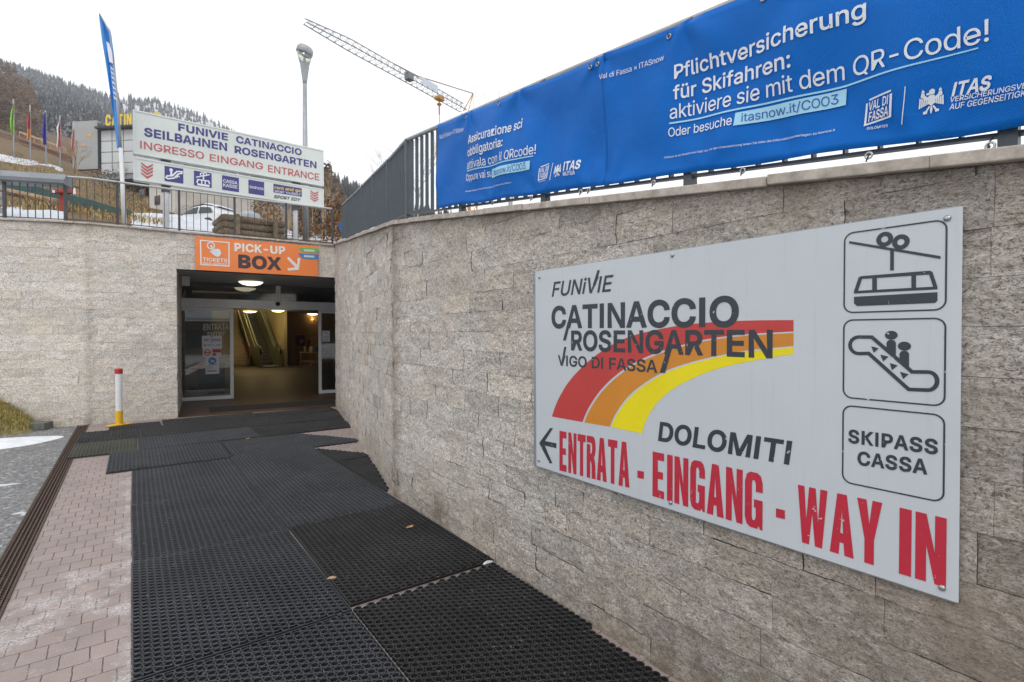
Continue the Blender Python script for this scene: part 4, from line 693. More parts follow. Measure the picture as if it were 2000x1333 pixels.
RL = {'E': [[(0, 0), (.9, 0), (.9, .17), (.42, .17), (.42, .42), (.82, .42), (.82, .58), (.42, .58), (.42, .83), (.9, .83), (.9, 1), (0, 1)]],
      'N': [[(0, 0), (.36, 0), (.36, .55), (.64, 0), (1, 0), (1, 1), (.64, 1), (.64, .45), (.36, 1), (0, 1)]],
      'T': [[(.3, 0), (.7, 0), (.7, .83), (1, .83), (1, 1), (0, 1), (0, .83), (.3, .83)]],
      'R': [[(0, 0), (.4, 0), (.4, .42), (.48, .40), (.55, .33), (.58, 0), (1, 0), (.98, .3), (.92, .42), (.82, .5), (.95, .58), (1, .7), (.98, .86), (.88, .96), (.7, 1), (0, 1), (0, .84), (.5, .84), (.6, .8), (.61, .68), (.56, .6), (.4, .57), (.4, .80), (0, .80)]],
      'A': [[(0, 0), (.38, 0), (.42, .2), (.58, .2), (.62, 0), (1, 0), (.7, 1), (.5, 1), (.5, .75), (.56, .36), (.44, .36), (.5, .75), (.5, 1), (.3, 1)]],
      'I': [[(0, 0), (1, 0), (1, 1), (0, 1)]],
      'G': [[(.3, 0), (.7, 0), (.8, .06), (.85, 0), (1, 0), (1, .52), (.52, .52), (.52, .37), (.62, .37), (.62, .2), (.55, .14), (.45, .14), (.4, .2), (.4, .8), (.45, .86), (.55, .86), (.62, .8), (.62, .66), (1, .66), (1, .82), (.9, .95), (.7, 1), (.3, 1), (.1, .95), (0, .82), (0, .18), (.1, .05)]],
      'W': [[(.16, 0), (.4, 0), (.5, .55), (.6, 0), (.84, 0), (1, 1), (.77, 1), (.7, .42), (.61, 1), (.39, 1), (.3, .42), (.23, 1), (0, 1)]],
      'Y': [[(.31, 0), (.69, 0), (.69, .38), (1, 1), (.62, 1), (.5, .62), (.38, 1), (0, 1), (.31, .38)]]}
RWID = {'I': .42, 'W': 1.45, 'A': 1.08, 'T': .95, 'Y': 1.05}
rd = Decal(SP, .0026)
def block(word, tl, bl, tr, br):
    u0, v0 = SP.uv(*bl); _, v1 = SP.uv(*tl); u1, w0 = SP.uv(*br); _, w1 = SP.uv(*tr); gap = .13
    tot = sum(RWID.get(c, 1) for c in word)+gap*(len(word)-1); x = 0
    for c in word:
        w = RWID.get(c, 1)
        for P in RL[c]:
            pp = []
            for a, b in P:
                k = (x+a*w)/tot; pp.append((u0+(u1-u0)*k, (v0+(w0-v0)*k)*(1-b)+(v1+(w1-v1)*k)*b))
            rd.poly(pp)
        x += w+gap
block('ENTRATA', z8(122, 736), z8(122, 865), z8(350, 775), z8(350, 922))
block('EINGANG', z8(425, 803), z8(425, 948), z8(783, 877), z8(783, 1061))
block('WAY', z8(897, 911), z8(897, 1094), z8(1171, 970), z8(1171, 1182))
block('IN', z8(1227, 985), z8(1227, 1200), z8(1380, 1021), z8(1380, 1246))
rd.px([z8(376, 865), z8(397, 869), z8(397, 893), z8(376, 889)]); rd.px([z8(827, 988), z8(856, 995), z8(856, 1024), z8(827, 1017)])
rd.build('lettering', M['red'], sign)
ul, ur = SP.uv(1649.5, 560)[0], SP.uv(1848, 560)[0]
pic = Decal(SP, .0026)
for t, bt in ((SP.uv(*z8(1215, 72))[1], SP.uv(*z8(1215, 347))[1]), (SP.uv(*z8(1215, 373))[1], SP.uv(*z8(1215, 642))[1]), (SP.uv(*z8(1215, 670))[1], SP.uv(*z8(1215, 937))[1])):
    pic.stroke(rrect(ul, bt, ur, t, .028), .0048, True)
pic.build('pictogram_frame', M['ink'], sign)
cb = Decal(SP, .0026); q = lambda *P: cb.px([zb(*p) for p in P])
q((67, 180), (693, 283), (693, 303), (67, 197)); q((348, 235), (374, 240), (373, 382), (348, 382))
for cx, cy in ((310, 168), (421, 187)):
    u, v = SP.uv(*zb(cx, cy)); cb.ell(u, v, .0235, .0245, .42)
q((135, 425), (155, 420), (620, 383), (638, 392), (640, 408), (140, 441)); q((100, 540), (100, 522), (672, 491), (672, 511))
q((100, 523), (132, 428), (158, 432), (128, 521)); q((225, 433), (257, 432), (257, 514), (225, 516)); q((493, 415), (525, 412), (525, 499), (493, 501)); q((612, 402), (638, 392), (672, 495), (642, 494))
q((100, 562), (672, 530), (672, 588), (655, 604), (122, 626), (100, 608))
cb.build('cable_car_symbol', M['ink'], sign)
es = Decal(SP, .0026); P = lambda a, b: SP.uv(*zb(a, b))
def arcpx(cx, cy, rx, ry, a0, a1, n=10): return [P(cx+rx*math.cos(math.radians(a0+(a1-a0)*k/n)), cy+ry*math.sin(math.radians(a0+(a1-a0)*k/n))) for k in range(n+1)]
es.stroke([P(222, 838), P(498, 1076)]+arcpx(608, 1139, 62, 62, -90, 90)+[P(475, 1196), P(200, 949)]+arcpx(133, 894, 60, 57, 90, 270), .0115, True)
for hx, hy, t, b1, b2, x0, x1 in ((355, 825, 856, 925, 975, 323, 387), (445, 900, 931, 1005, 1050, 412, 477)):
    u, v = P(hx, hy); es.ell(u, v, .0175, .0145)
    es.px([zb(x0, b1), zb(x0, t+20), zb(x0+10, t+5), zb((x0+x1)/2, t), zb(x1-10, t+5), zb(x1, t+20), zb(x1, b2)])
for T in (((218, 900), (270, 915), (235, 945)), ((280, 957), (337, 972), (300, 1005)), ((345, 1015), (400, 1032), (360, 1065)), ((415, 1075), (475, 1092), (437, 1125))):
    es.px([zb(*p) for p in T])
es.build('escalator_symbol', M['ink'], sign)
sk = Decal(SP, .0026); sk.text('SKIPASS', z8(1062, 773), z8(1354, 812), z8(0, 733)[1], .03, space=1.0); sk.text('CASSA', z8(1092, 845), z8(1320, 877), z8(0, 804)[1], .03, space=1.0)
sk.build('lettering', M['ink'], sign)
for a, b in ((1385, 45), (490, 165), (57, 237), (484, 970), (1368, 1247), (55, 832)):
    u, v = SP.uv(*z8(a, b)); m = MB(); m.lathe(SP.at(u, v, .003), [(.0095, 0), (.0095, .002), (.006, .005), (.002, .006)], 14, SP.n); m.build('bolt', M['bolt'], sign, smooth=True)

# ------------------------------------------------------------------ the two blue banners on the fence
fx0 = RWp.at(sY(.3), -.085)[0]; fx1 = RWp.at(sY(3.9), -.085)[0]
BP = Plane((fx0, .3), (-(fx1-fx0), -3.6), (-1, .015))
TIES_T = [(3.40, 1), (2.77, 1), (2.02, 1), (1.46, 1), (.86, 1), (.3, 1), (3.1, 0), (2.55, 0), (2.08, 0), (1.92, 0), (1.35, 0), (.95, 0), (.55, 0), (.15, 0)]
def wrinkle(u, v):
    Y = BP.p.y+BP.d.y*u; k = v-rtop(Y)-.045
    a = .012*math.sin(5.1*u+6*k)+.008*math.sin(11.3*u-9*k+1.3)+.004*math.sin(19*u+4*k)+.014*math.sin(2.2*u+3.1*k+.5)
    p = 0.0
    for yy, top in TIES_T:                            # creases that fan out from the eyelets
        dx = (Y-yy); dz = (.775-k) if top else (k-.09)
        if dz < -.02: continue
        r = math.hypot(dx, dz); an = math.atan2(dx, dz+.02)
        p += (.013 if top else .008)*math.exp(-r/.22)*(math.cos(an*5.0+yy*7)-.2)*min(1, r/.05)
    return .014+a*min(1, max(.15, (1-abs(k/.4-1))*1.6))+p
BP.w = wrinkle
def banner(Ya, Yb, label, name='banner'):
    n = int(abs(Ya-Yb)/.02); u_of = lambda Y: (Y-BP.p.y)/BP.d.y; vs = []; F = []; nz = 24
    for i in range(n+1):
        Y = Ya+(Yb-Ya)*i/n; u = u_of(Y); tt = i/n; ex = Ya-Yb
        sag = .012*abs(math.sin(math.pi*tt*ex/.62))
        for j in range(nz+1): k = j/nz; v = rtop(Y)+.045+(.075+.004*math.sin(u*9))*(1-k)+(.79-sag)*k; vs.append(BP.at(u, v))
    for i in range(n):
        for j in range(nz): a = i*(nz+1)+j; F.append((a, a+nz+1, a+nz+2, a+1))
    m = MB(); m.add(vs, F); o = m.build(name, M['banner'], smooth=True); s = o.modifiers.new('thickness', 'SOLIDIFY'); s.thickness = .0012; s.offset = -1
    return tag(o, label, 'banner', 'blue banners tied to the fence')
ban_i = banner(3.94, 1.972, 'narrower looking blue banner with Italian white text, starting where the bare fence bars end')
ban_d = banner(1.974, -1.2, 'big blue banner with German white text running out of the picture at upper right')
z6 = Z(1100, 0, .45); z5 = Z(640, 180, .26); z9 = Z(1680, 140, .16)
OFF = .0045
def fassa(d, zf, pts, line):                       # hand drawn square with two words
    tl, tr, br_, bl = [d.pl.uv(*zf(*p)) for p in pts]
    def mp(a, b): return ((tl[0]*(1-a)+tr[0]*a)*(1-b)+(bl[0]*(1-a)+br_[0]*a)*b, (tl[1]*(1-a)+tr[1]*a)*(1-b)+(bl[1]*(1-a)+br_[1]*a)*b)
    w = line
    d.stroke([mp(.12, .02), mp(1.0, -.02)], w); d.stroke([mp(.028, .12), mp(-.0, 1.02)], w*1.1); d.stroke([mp(-.05, 1.0), mp(.98, .99)], w); d.stroke([mp(1.0, .1), mp(.98, 1.02)], w*1.2)
    for wd, y0, y1 in (('VAL DI', .46, .12), ('FASSA', .9, .54)):
        V, Fc = text2d(wd, .02, .1); x0, x1 = V[:, 0].min(), V[:, 0].max()
        d.raw([mp(.12+.78*(x-x0)/(x1-x0), y0+(y1-y0)*y/CAPH) for x, y in V], Fc)
def eagle(d, zf, pts):                             # heraldic bird: head, two raised wings with hanging feathers, legs and tail
    tl, tr, br_, bl = [d.pl.uv(*zf(*p)) for p in pts]
    def mp(a, b): return ((tl[0]*(1-a)+tr[0]*a)*(1-b)+(bl[0]*(1-a)+br_[0]*a)*b, (tl[1]*(1-a)+tr[1]*a)*(1-b)+(bl[1]*(1-a)+br_[1]*a)*b)
    P = lambda *q: d.poly([mp(*x) for x in q])
    P((.40, .30), (.60, .30), (.64, .42), (.60, .62), (.52, .70), (.48, .70), (.40, .62), (.36, .42))
    P((.42, .12), (.52, .06), (.62, .12), (.62, .24), (.52, .29), (.44, .27), (.32, .29), (.30, .22), (.40, .20))
    for s in (0, 1):
        X = lambda a: a if not s else 1-a
        P((X(.36), .36), (X(.38), .48), (X(.26), .46), (X(.17), .36), (X(.20), .26))
        P((X(.12), .20), (X(.24), .20), (X(.26), .30), (X(.16), .38), (X(.10), .34)); P((X(.13), .14), (X(.18), .06), (X(.25), .15), (X(.22), .19), (X(.14), .19))
        for k in range(5): x = .03+.075*k; P((X(x+.03), .36+.02*k), (X(x+.085), .40+.02*k), (X(x+.065), .74-.03*k), (X(x+.005), .76-.03*k))
        P((X(.40), .70), (X(.46), .72), (X(.36), .88), (X(.28), .88)); P((X(.20), .88), (X(.36), .86), (X(.34), .98), (X(.2), .98))
    P((.47, .72), (.53, .72), (.55, .86), (.52, 1.0), (.48, 1.0), (.45, .86))
# German banner
wt = Decal(BP, OFF); lt = Decal(BP, OFF)
wt.text('Val di Fassa × ITASnow', z6(170, 353), z6(443, 264), z6(0, 331)[1], .0)
wt.text('Pflichtversicherung', z6(487, 346), z6(1331, 88), z6(0, 288)[1], .012)
wt.text('für Skifahren:', z6(483, 436), z6(1000, 299), z6(0, 379)[1], .012)
wt.text('aktiviere sie mit dem', z6(470, 521), z6(1226, 350), z6(0, 461)[1], .002)
wt.text('QR-Code!', z6(1266, 340), z6(1862, 196), z6(0, 262)[1], .002)
wt.text('Oder besuche', z6(463, 598), z6(741, 546), z6(0, 560)[1], .003)
wt.text('ITASnow ist ein Produkt von ITAS Vita. Vor der Unterzeichnung lesen Sie bitte die Informationsunterlagen zu itasnow.it', z6(443, 691), z6(1183, 571), z6(0, 683)[1], .001)
lt.px([z6(468, 543), z6(1230, 381), z6(1816, 229), z6(1816, 223), z6(1230, 373), z6(468, 536)])
lt.px([z6(748, 551), z6(1228, 457), z6(1234, 388), z6(754, 494)])
wt.px([z6(1477, 548), z6(1481, 548), z6(1504, 390), z6(1500, 390)])
fassa(wt, z9, ((105, 375), (425, 275), (400, 570), (75, 665)), .006)
wt.text('DOLOMITES', z9(95, 722), z9(360, 686), z9(0, 694)[1], .015, .2)
eagle(wt, z9, ((745, 245), (1075, 190), (1050, 490), (720, 560)))
def uvx(p, du): u, v = BP.uv(*p); return u+du
wt.text('ITAS', z9(1140, 325), z9(1640, 238), z9(0, 182)[1], .03, .28)
# the two lower lines run past the edge of the picture, so they are laid out in the banner's own metres
def line_uv(d, t, p0, pm, frac, cap, bold, shear):
    V, Fc = text2d(t, bold, shear); x0, x1 = V[:, 0].min(), V[:, 0].max(); u0, v0 = d.pl.uv(*p0); u1, v1 = d.pl.uv(*pm); _, vc = d.pl.uv(p0[0], cap)
    xs = text2d(t[:frac], bold, shear)[0][:, 0].max(); d.raw([(u0+(u1-u0)*(x-x0)/(xs-x0), v0+(v1-v0)*(x-x0)/(xs-x0)+y/CAPH*(vc-v0)) for x, y in V], Fc)
line_uv(wt, 'VERSICHERUNGSVEREIN', z9(1130, 398), z9(1935, 262), 13, z9(0, 340)[1], .008, .2)
line_uv(wt, 'AUF GEGENSEITIGKEIT', z9(1112, 490), z9(1985, 345), 15, z9(0, 425)[1], .008, .2)
wt.build('lettering', M['white'], ban_d); lt.build('highlight_strip', M['pale'], ban_d)
bt = Decal(BP, OFF+.0015); bt.text('itasnow.it/C003', z6(780, 533), z6(1195, 450), z6(0, 497)[1], .001); bt.build('lettering', vinyl('banner_blue_print', (.01, .10, .42)), ban_d)
# Italian banner
wt = Decal(BP, OFF); lt = Decal(BP, OFF)
wt.text('Val di Fassa × ITASnow', z5(845, 357), z5(1036, 297), z5(0, 325)[1], .0)
wt.text('Assicurazione sci', z5(1070, 395), z5(1476, 273), z5(0, 334)[1], .012)
wt.text('obbligatoria:', z5(1063, 490), z5(1337, 412), z5(0, 430)[1], .012)
wt.text('attivala con il QRcode!', z5(1057, 585), z5(1578, 468), z5(0, 525)[1], .002)
wt.text('Oppure vai su', z5(1050, 672), z5(1236, 636), z5(0, 622)[1], .003)
wt.text('Messaggio pubblicitario. Prima della sottoscrizione leggere il set informativo su itasnow.it', z5(1047, 754), z5(1405, 690), z5(0, 744)[1], .001)
lt.px([z5(1057, 602), z5(1565, 490), z5(1565, 482), z5(1057, 594)]); lt.px([z5(1241, 650), z5(1541, 588), z5(1545, 522), z5(1245, 583)])
wt.px([z5(1688, 668), z5(1692, 668), z5(1706, 535), z5(1702, 535)])
fassa(wt, z5, ((1608, 568), (1672, 543), (1667, 648), (1603, 668)), .006); wt.text('DOLOMITES', z5(1603, 684), z5(1660, 672), z5(0, 676)[1], .01, .2)
eagle(wt, z5, ((1718, 555), (1780, 535), (1772, 630), (1715, 650))); wt.text('ITAS', z5(1786, 596), z5(1902, 574), z5(0, 535)[1], .03, .25); wt.text('MUTUA', z5(1785, 635), z5(1868, 622), z5(0, 606)[1], .015)
wt.build('lettering', M['white'], ban_i); lt.build('highlight_strip', M['pale'], ban_i)
bt = Decal(BP, OFF+.0015); bt.text('itasnow.it/C003', z5(1262, 634), z5(1512, 583), z5(0, 590)[1], .001); bt.build('lettering', bpy.data.materials['banner_blue_print'], ban_i)
def eyelet(par, p, tie=0):
    u, v = BP.uv(*p); m = MB(); c = BP.at(u, v, .004); n = 14
    m.tube([c+(BP.d*math.cos(a)+Vector((0, 0, 1))*math.sin(a))*.0105 for a in [2*math.pi*k/n for k in range(n+1)]], .0035, 6, False)
    e = m.build('eyelet', M['bolt'], par, smooth=True)
    if tie:
        m = MB(); b = fpt(sY(float(c.y)), .075 if tie < 0 else .81)
        m.tube([c+BP.n*.003, c+Vector((0, .006, tie*.02))+BP.n*.005, (c+b)/2+Vector((0, .008, 0)), b+Vector((0, .004, 0))], .0024, 6); m.build('cable_tie', M['black'], e)
for p in ((1250, 830), (1547, 797), (1912, 750)): eyelet(ban_i, z5(*p), -1)
for p in ((1043, 190), (1297, 96)): eyelet(ban_i, z5(*p), 1)
for p in ((1970, 740),): eyelet(ban_d, z5(*p), -1)
for p in ((398, 795), (787, 745), (1333, 680), (1860, 640)): eyelet(ban_d, z6(*p), -1)
for p in ((160, 284), (460, 160), (880, 2)): eyelet(ban_d, z6(*p), 1)
eyelet(ban_i, z6(128, 297), 1)

# ------------------------------------------------------------------ rubber ring mats
PX, PYM, TH = .0455, .0394, .021
def ring_mesh(inside, x0, y0, x1, y1, name):
    """open ring matting: thin walled rings in a close pack, tied by small webs; rings are kept where inside(x, y)"""
    n = 10; ro, ri = .0218, .0172; C = []; j = 0; x = x0+PX*.5
    while x < x1-PX*.42:
        y = y0+PX*.5+(PX*.5 if j % 2 else 0)
        while y < y1-PX*.42:
            if inside(x, y): C.append((x, y))
            y += PX
        x += PYM; j += 1
    C = np.array(C); a = np.arange(n)*2*np.pi/n
    prof = [(ro, 0.0), (ro, TH-.003), (ro-.0012, TH), (ri+.0008, TH), (ri, TH-.003), (ri, 0.0)]
    V0 = np.concatenate([np.stack([r*np.cos(a), r*np.sin(a), np.full(n, h)], -1) for r, h in prof])
    F0 = np.concatenate([np.stack([i*n+np.arange(n), i*n+(np.arange(n)+1) % n, (i+1)*n+(np.arange(n)+1) % n, (i+1)*n+np.arange(n)], -1) for i in range(len(prof)-1)])
    V = (V0[None]+np.concatenate([C, np.zeros((len(C), 1))], 1)[:, None, :]).reshape(-1, 3); F = (F0[None]+(np.arange(len(C))*len(V0))[:, None, None]).reshape(-1, 4)
    # webs towards three of the six neighbours
    has = {(round(p[0], 3), round(p[1], 3)) for p in C}; WV = []; WF = []; o = len(V)
    for cx, cy in C:
        for q in (30, 90, 150):
            dx, dy = math.cos(math.radians(q)), math.sin(math.radians(q)); mx, my = cx+dx*PX/2, cy+dy*PX/2; w = .0036; l = .0035; z0, z1 = .002, TH-.004
            P = [(mx+dx*l*i-dy*w*k, my+dy*l*i+dx*w*k, z) for z in (z0, z1) for i, k in ((-1, -1), (1, -1), (1, 1), (-1, 1))]
            WV += P; WF += [(o+4, o+5, o+6, o+7), (o, o+1, o+5, o+4), (o+2, o+3, o+7, o+6)]; o += 8
    # thin moulded edge all round a whole mat, joined to the outer rings
    if inside(x0+.01, y0+.01) and inside(x1-.01, y1-.01) and inside(x1-.01, y0+.01):
        t = .0045; zt_ = TH-.0035
        for a0, b0, a1, b1 in ((x0, y0, x1, y0+t), (x0, y1-t, x1, y1), (x0, y0+t, x0+t, y1-t), (x1-t, y0+t, x1, y1-t)):
            P = [(a, b, z) for z in (.001, zt_) for a, b in ((a0, b0), (a1, b0), (a1, b1), (a0, b1))]; o = len(V)+len(WV); WV += P
            WF += [(o+4, o+5, o+6, o+7), (o, o+1, o+5, o+4), (o+1, o+2, o+6, o+5), (o+2, o+3, o+7, o+6), (o+3, o, o+4, o+7)]
    V = np.concatenate([V, np.array(WV)]); F = np.concatenate([F, np.array(WF)])
    me = bpy.data.meshes.new(name); me.from_pydata(V.tolist(), [], F.tolist()); me.materials.append(M['rub1']); me.materials.append(M['dust1'])
    mi = np.zeros(len(F), np.int32); top = (V[F][:, :, 2] > TH-.0036).all(1); mi[top] = 1; me.polygons.foreach_set('material_index', mi); return me
full = ring_mesh(lambda x, y: True, -.5, -.75, .5, .75, 'ring_mat')
wide = ring_mesh(lambda x, y: True, -.75, -.5, .75, .5, 'ring_mat')
MATN = 0
def put_mat(x, y, label, mat, rot=0.0, me=None, z=.0015, tilt=0.0):
    o = bpy.data.objects.new('ring_mat', me or full); COL.objects.link(o); o.location = (x, y, z); o.rotation_euler = (tilt, 0, math.radians(rot))
    o.scale = (1.016, 1.010, 1) if me is None or me is wide else (1, 1, 1); 
    for i_, m_ in enumerate((mat, DUST[mat.name])): o.material_slots[i_].link = 'OBJECT'; o.material_slots[i_].material = m_
    WORLD[o.name] = (x, y, z)
    return tag(o, label, 'mat', 'black rubber ring mats laid up to the entrance')
def cut_mat(x0, y0, x1, y1, inside, label, mat, z=.0015):
    cx, cy = (x0+x1)/2, (y0+y1)/2; me = ring_mesh(lambda x, y: inside(x+cx, y+cy), x0-cx, y0-cy, x1-cx, y1-cy, 'ring_mat'); put_mat(cx, cy, label, mat, 0, me, z)
d1, d2, d3 = M['rub1'], M['rub2'], M['rub3']; clear = lambda x, y: x < wall_x(y)-.034
put_mat(.497, 2.115, 'lower lying ring mat at the bottom edge with pink paving showing through its holes', d1, 0, z=.0005)
put_mat(.50, 3.648, 'nearest dusty blue grey ring mat beside the pink pavers, dark gap along its front edge', d1, .0)
put_mat(.502, 5.125, 'dusty ring mat along the pink pavers, second from the front in the left column', d1, .35)
put_mat(.505, 6.60, 'dusty ring mat along the pink pavers, third from the front in the left column', d1, -.3)
cut_mat(1.016, .9, 2.1, 2.905, clear, 'black ring mat at the bottom edge between the paving mats and the stone wall', d2)
put_mat(1.53, 3.70, 'blackest ring mat with a dry leaf on it beside the stone wall', d2, -.4)
put_mat(1.53, 5.19, 'grey ring mat behind the blackest mat, beside the bend of the stone wall', d1, .3)
put_mat(1.528, 6.67, 'grey ring mat in the right column, third from the front beside the wall strips', d1, -.2)
cut_mat(2.045, 4.9, 2.75, 6.38, lambda x, y: clear(x, y) and x < 2.20+.22*(y-5.0), 'narrow wedge of black ring mat against the bend of the wall', d2)
cut_mat(2.045, 6.40, 2.75, 7.42, lambda x, y: clear(x, y) and x < 2.62-.55*(y-6.42)*1.2, 'small trimmed ring mat with slanted edge at the bare paving triangle by the wall', d2)
Y4 = 7.93
w4 = ring_mesh(lambda x, y: True, -.64, -.59, .64, .59, 'ring_mat'); Y4 = 8.0
put_mat(.405, Y4, 'dusty mat stepping out over the pavers beyond the left column', d1, -.25, w4, .006)
cut_mat(1.055, 7.40, 2.78, 8.58, lambda x, y: clear(x, y) and x < 2.72-.62*(y-7.62), 'grey ring mat whose right corner points at the stone wall', d1)
Y5 = 9.15
put_mat(-.29, Y5-.03, 'olive tinted ring mat reaching over the drain grate, nearest of those left of the doorway', d3, 0, ring_mesh(lambda x, y: True, -.365, -.53, .365, .53, 'ring_mat'), .006)
put_mat(.84, Y5, 'grey ring mat right of the olive tinted one', d1, .4, wide, .004); put_mat(2.36, Y5-.01, 'dark ring mat in the middle of the fifth row below the doorway', d2, -.3, wide)
cut_mat(3.12, 8.7, 3.5, 9.7, clear, 'strip of ring mat squeezed between the fifth row and the wall', d2)
Y6 = 10.2
put_mat(-.27, Y6, 'ring mat in front of the bollard lying across the drain grate', d2, 0, ring_mesh(lambda x, y: True, -.38, -.5, .38, .5, 'ring_mat'))
put_mat(.88, Y6+.02, 'ring mat before the corner of the entrance pillar', d2, .3, wide); put_mat(2.40, Y6, 'darkest ring mat in the shade before the doorway', d2, -.2, wide)
cut_mat(3.17, 9.75, 3.6, 10.7, clear, 'cut ring mat in the corner where wall and doorway meet', d2)
cut_mat(-.30, 10.74, .42, 11.25, lambda x, y: True, 'half ring mat under the foot of the bollard', d2)
cut_mat(.45, 10.74, 1.95, 11.40, lambda x, y: True, 'half ring mat along the foot of the entrance pillar', d2); cut_mat(1.97, 10.74, 3.45, 11.28, clear, 'half ring mat on the doorstep right of the pale joint line', d2)
def ribbed():
    m, nt, b = mat_new('ribbed_doormat_rubber'); w = N(nt, 'ShaderNodeTexWave', wave_type='BANDS', bands_direction='Y'); w.inputs['Scale'].default_value = 12
    nt.links.new(geopos(nt), w.inputs['Vector']); b.inputs['Base Color'].default_value = (.016, .016, .017, 1); b.inputs['Roughness'].default_value = .7; bump(nt, b, w.outputs['Fac'], .6, .01); return m
dm = MB(); c = E(1.9, .82, .014); dm.box(tuple(c), (2.75, .72, .014), ED, EN); tag(dm.build('doormat', ribbed(), bevel=.005), 'long flat black doormat lying on the brown floor just outside the sliding doors', 'doormat')
# litter
def leaf(p, s, rot, label):
    m = MB(); pts = [(math.cos(a)*s*(1+.25*math.sin(3*a)), math.sin(a)*s*.6) for a in np.linspace(0, 2*math.pi, 13)[:-1]]; ca, sa = math.cos(rot), math.sin(rot)
    vs = [(p.x+x*ca-y*sa, p.y+x*sa+y*ca, p.z+.004+.25*abs(y)+.1*abs(x)) for x, y in pts]; n = len(vs); m.add(vs+[(p.x, p.y, p.z)], [(i, (i+1) % n, n) for i in range(n)])
    m.tube([p+Vector((ca*s, sa*s, .005)), p+Vector((ca*s*1.7, sa*s*1.5, .003))], .0012, 4); tag(m.build('dead_leaf', M['leaf'], smooth=True), label, 'leaf')
leaf(zp(801, 1031, .021), .035, .3, 'dry pale brown leaf lying on the blackest ring mat'); leaf(zp(484, 858, .021), .045, 1.0, 'orange brown leaf lying on the far mats before the doorway')
def lump(name, p, rx, ry, h, mat, seed, label, cat, kind=None, n=22):
    m = MB(); vs = []; F = []; r = random.Random(seed); ph = [r.uniform(0, 6.28) for _ in range(6)]
    for i in range(7):
        t = i/6
        for k in range(n):
            a = 2*math.pi*k/n; w = 1+.22*math.sin(2*a+ph[0])+.14*math.sin(3*a+ph[1])+.09*math.sin(5*a+ph[2])+.05*math.sin(9*a+ph[3])
            vs.append((p[0]+rx*w*t*math.cos(a), p[1]+ry*w*t*math.sin(a), p[2]+h*(1-t**2.2)*(1+.15*math.sin(4*a+ph[4])*t)))
    for i in range(6):
        for k in range(n): F.append((i*n+k, i*n+(k+1) % n, (i+1)*n+(k+1) % n, (i+1)*n+k))
    m.add(vs, F); return tag(m.build(name, mat, smooth=True), label, cat, kind=kind)
lump('snow_crumb', zp(953, 1099, .021), .035, .02, .012, M['snow'], 3, 'crumb of dirty snow on the mats at the foot of the stone wall', 'snow')
lump('stone_chip', zp(648, 1129, .021), .03, .016, .01, M['tan'], 5, 'pale stone chip lying in the seam between two mats', 'stone')

# ------------------------------------------------------------------ bollard, kerb block, grass bank, snow on the road
bp = zp(233, 833, 0); bo = thing('bollard', (bp.x, bp.y, 0), 'white bollard with a red cap and yellow foot standing in front of the entrance wall', 'bollard')
m = MB(); m.box((bp.x, bp.y, .031), (.34, .16, .016), (CY, SY, 0) if False else (.86, .5, 0)); m.build('base_plate', M['yellowpaint'], bo, bevel=.004)
def dripped(name, top, low, lim, wid):
    m, nt, b = mat_new(name); co = geopos(nt); sp = N(nt, 'ShaderNodeSeparateXYZ'); nt.links.new(co, sp.inputs[0])
    cm = N(nt, 'ShaderNodeCombineXYZ'); nt.links.new(sp.outputs[0], cm.inputs[0]); nt.links.new(sp.outputs[1], cm.inputs[1])
    z = math_(nt, 'ADD', sp.outputs[2], math_(nt, 'MULTIPLY', math_(nt, 'SUBTRACT', noise(nt, cm.outputs[0], 60, 2), .5), wid))
    nt.links.new(mixc(nt, math_(nt, 'GREATER_THAN', z, lim), low, top), b.inputs['Base Color']); b.inputs['Roughness'].default_value = .45; return m
m = MB(); m.lathe((bp.x, bp.y, .038), [(.054, 0), (.054, .25), (.052, .255), (.052, .26)], 20); m.build('yellow_foot', dripped('yellow_over_white', (.70, .72, .73), (.72, .43, .01), .27, .12), bo, smooth=False)
m = MB(); m.lathe((bp.x, bp.y, .29), [(.051, 0), (.051, .64)], 20); m.build('tube', dripped('white_drips', (.35, .22, .2), (.70, .72, .73), .925, .14), bo)
m = MB(); m.lathe((bp.x, bp.y, .915), [(.056, 0), (.058, .01), (.058, .075), (.05, .088), (.01, .092)], 20); m.build('cap', M['redpaint'], bo)
m = MB(); kb = zp(82, 838, 0); m.box((-1.28, 11.72, .05), (.34, .26, .12), (.93, -.36, 0)); tag(m.build('kerb_block', M['concrete'], bevel=.01), 'dark square concrete kerb block ending the grass bank at the foot of the wall', 'kerb')
def bank_h(x, y):                                  # height of the grass bank over the road, left of the kerb block
    wy = np.interp(x, [p[0] for p in FW], [p[1] for p in FW]); dist = wy-y
    e = np.clip((-1.24-x)/.15, 0, 1); prof = np.clip(1-dist/np.clip(.5+(-1.3-x)*.8, .3, 2.6), 0, 1)
    return np.clip(.05+.8*(-1.27-x), .02, .62)*np.sqrt(prof)*e
nx, ny = 70, 50; gx, gy = np.meshgrid(np.linspace(-7.5, -1.3, nx), np.linspace(0, 1, ny)); wy = np.interp(gx, [p[0] for p in FW], [p[1] for p in FW])+.02; gyy = wy-gy*2.4
gz = bank_h(gx, gyy)-.02+.02*fbm(gx*3, gyy*3, 3); V = np.stack([gx, gyy, gz], -1).reshape(-1, 3)
Fg = [(j*nx+i, j*nx+i+1, (j+1)*nx+i+1, (j+1)*nx+i) for j in range(ny-1) for i in range(nx-1)]
def soil_mat():
    m, nt, b = mat_new('winter_turf'); co = geopos(nt); c = mixc(nt, ramp(nt, noise(nt, co, 12, 6, .7), [(.35, 0.), (.65, 1.)]), (.11, .095, .05), (.26, .21, .09))
    nt.links.new(c, b.inputs['Base Color']); b.inputs['Roughness'].default_value = .95; return m
tag(mesh_obj('grass_bank', V, Fg, soil_mat(), smooth=True), kind='structure')
